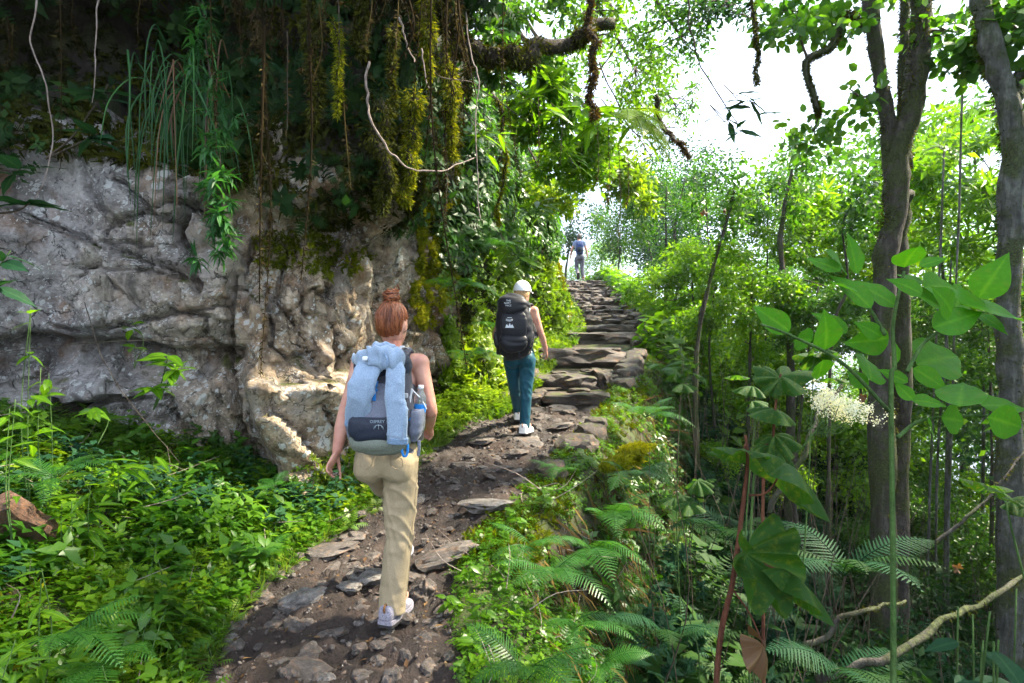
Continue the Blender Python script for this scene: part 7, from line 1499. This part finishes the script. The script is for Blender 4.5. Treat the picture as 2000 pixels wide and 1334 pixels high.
# mossy pillar of rock where the stairs turn
v, f = rock_shape(431, 4, boxy=.5, cuts=8, rough=.25); v = v * np.array([.42, .5, 1.25]); v[:, 0] -= .16 * v[:, 2]
e = empty('mossy_pillar', (.74, 12.7, 2.35)); tag(e, 'dark rock pillar with golden moss where the stairs turn', 'rock')
mobj('rock_core', v, f, M['step'], e, smooth=True); K = 5200; i = q6.integers(0, len(v), K); i = i[(v[i, 0] > -.05) | (q6.random(K) < .25)]; nn_ = nrm(v[i] * [1, 1, .2])
SPm = SPR['moss'][0]; vv, ff, n = scatter(SPm[0], SPm[1], v[i] + q6.normal(0, .03, (len(i), 3)), frames(randdir(len(i), q6), nn_), .06 + .06 * q6.random(len(i))); tag(mobj('moss', vv, ff, M['moss'], e, rnd=np.repeat(np.clip(.5 + .4 * fbm(v[i] * 3, 2, 3), 0, 1), n)), kind='stuff')
# fine twigs and stems through the gully (nobody could count them)
mb = MB(); tv = []; tf_ = []; c_ = 0
for k in range(380):
    y = q6.uniform(2.6, 11); x = Rx(y) + q6.uniform(1.0, 5.5); 
    if x > .95 * y + .4: continue
    z = gz(x, y); h_ = q6.uniform(.6, 2.6); p0 = np.array([x, y, z]); p2 = p0 + [q6.normal(0, .45), q6.normal(0, .3), h_]; v, f = tube(catmull([p0, (p0 + p2) / 2 + q6.normal(0, .08, 3), p2], 8), np.linspace(.007, .002, 8) * q6.uniform(.5, 1.4), 4, cap=False); tv.append(v); tf_.append(np.array(f) + c_); c_ += len(v)
tag(mobj('thin_stems', np.concatenate(tv), np.concatenate(tf_), M['twig'], smooth=True), 'tangle of thin dry stems in the gully', 'twigs', kind='stuff')

# golden moss hanging over the edge of the trail
for k, (px, py, Y, rx, ry, lab) in enumerate([(1238, 845, 5.6, .22, .24, 'golden moss cushion hanging from the right edge of the trail'), (1200, 880, 5.2, .16, .14, 'smaller golden moss cushion below the big one')]):
    K = 1500; c = P(px, py, Y); u_ = q6.normal(0, .5, (K, 2)); pos = np.stack([c[0] + u_[:, 0] * rx * .55, c[1] + u_[:, 0] * rx * .3 + q6.normal(0, .04, K), c[2] + u_[:, 1] * ry], 1)
    x_ = np.maximum(pos[:, 0], Rx(pos[:, 1]) + .15); zt_ = ground(x_, pos[:, 1]); pos[:, 2] = np.minimum(pos[:, 2], zp(pos[:, 1]) + .05)
    plant('moss_cushion', ['moss'], pos, np.array([[.6, -.6, .1]]) + np.zeros((K, 3)), .03 + .03 * q6.random(K), M['moss'], tint=.75 + .25 * clump(pos, 4, 8), label=lab, cat='moss')

# dead stalks and leaves tinted for shade and sun in the left bank (nobody could count them)
tv = []; tf_ = []; c_ = 0
for k in range(130):
    y = q6.uniform(1.5, 5.0); x = Lx(y) - q6.uniform(.0, 2.2) if k % 3 else Rx(y) + q6.uniform(0, .9); z = gz(x, y); p0 = np.array([x, y, z + q6.uniform(0, .1)]); a = q6.uniform(0, 6.28); ln = q6.uniform(.12, .5)
    p2 = p0 + [math.cos(a) * ln, math.sin(a) * ln, q6.uniform(-.02, .22)]; v, f = tube(catmull([p0, (p0 + p2) / 2 + q6.normal(0, .03, 3), p2], 7), np.linspace(.003, .001, 7) * q6.uniform(.6, 1.5), 4, cap=False); tv.append(v); tf_.append(np.array(f) + c_); c_ += len(v)
tag(mobj('dead_stalks', np.concatenate(tv), np.concatenate(tf_), M['vine'], smooth=True), 'pale dead stalks strewn through the plants beside the trail', 'stalks', kind='stuff')
p, n = keep_front(*bankpts(1500, 1.3, 4.6, .1, 2.8)); k = clump(p, 1.2, 131) > .15; p, n = p[k], n[k]; p[:, 2] += .05
plant('ground_cover', ['round', 'lance'], p, n * .3 + UPV, .07 + .09 * vr.random(len(p)), M['leaf_cool'], tint=.6 + .3 * clump(p, 2, 4), label='leaves tinted bluish for shade, scattered through the left bank', cat='ground cover')
p, n = keep_front(*bankpts(2200, 1.3, 4.8, .0, 2.2)); k = clump(p, 1.4, 151) > .2; p, n = p[k], n[k]; p[:, 2] += .03
plant('ground_cover', ['clover', 'fernlet'], p, n * .3 + UPV, .05 + .07 * vr.random(len(p)), M['leaf_yellow'], tint=.5 + .3 * clump(p, 2, 7), label='patches of small leaves tinted yellow green for sunlight in the left bank', cat='ground cover')

# ================================================================ haze
hv = np.array([(x, y, z) for z in (-110, 16) for y in (-60, 160) for x in (-100, 130)], float)
hm, ht, ho = newmat('haze'); pv = ht.nodes.new('ShaderNodeVolumePrincipled'); pv.inputs['Density'].default_value = .0006; pv.inputs['Color'].default_value = (.86, .93, 1, 1); pv.inputs['Anisotropy'].default_value = .3
ht.links.new(pv.outputs['Volume'], ho.inputs['Volume'])
tag(mobj('haze', hv, [(0, 2, 3, 1), (4, 5, 7, 6), (0, 1, 5, 4), (2, 6, 7, 3), (0, 4, 6, 2), (1, 3, 7, 5)], hm), kind='stuff')
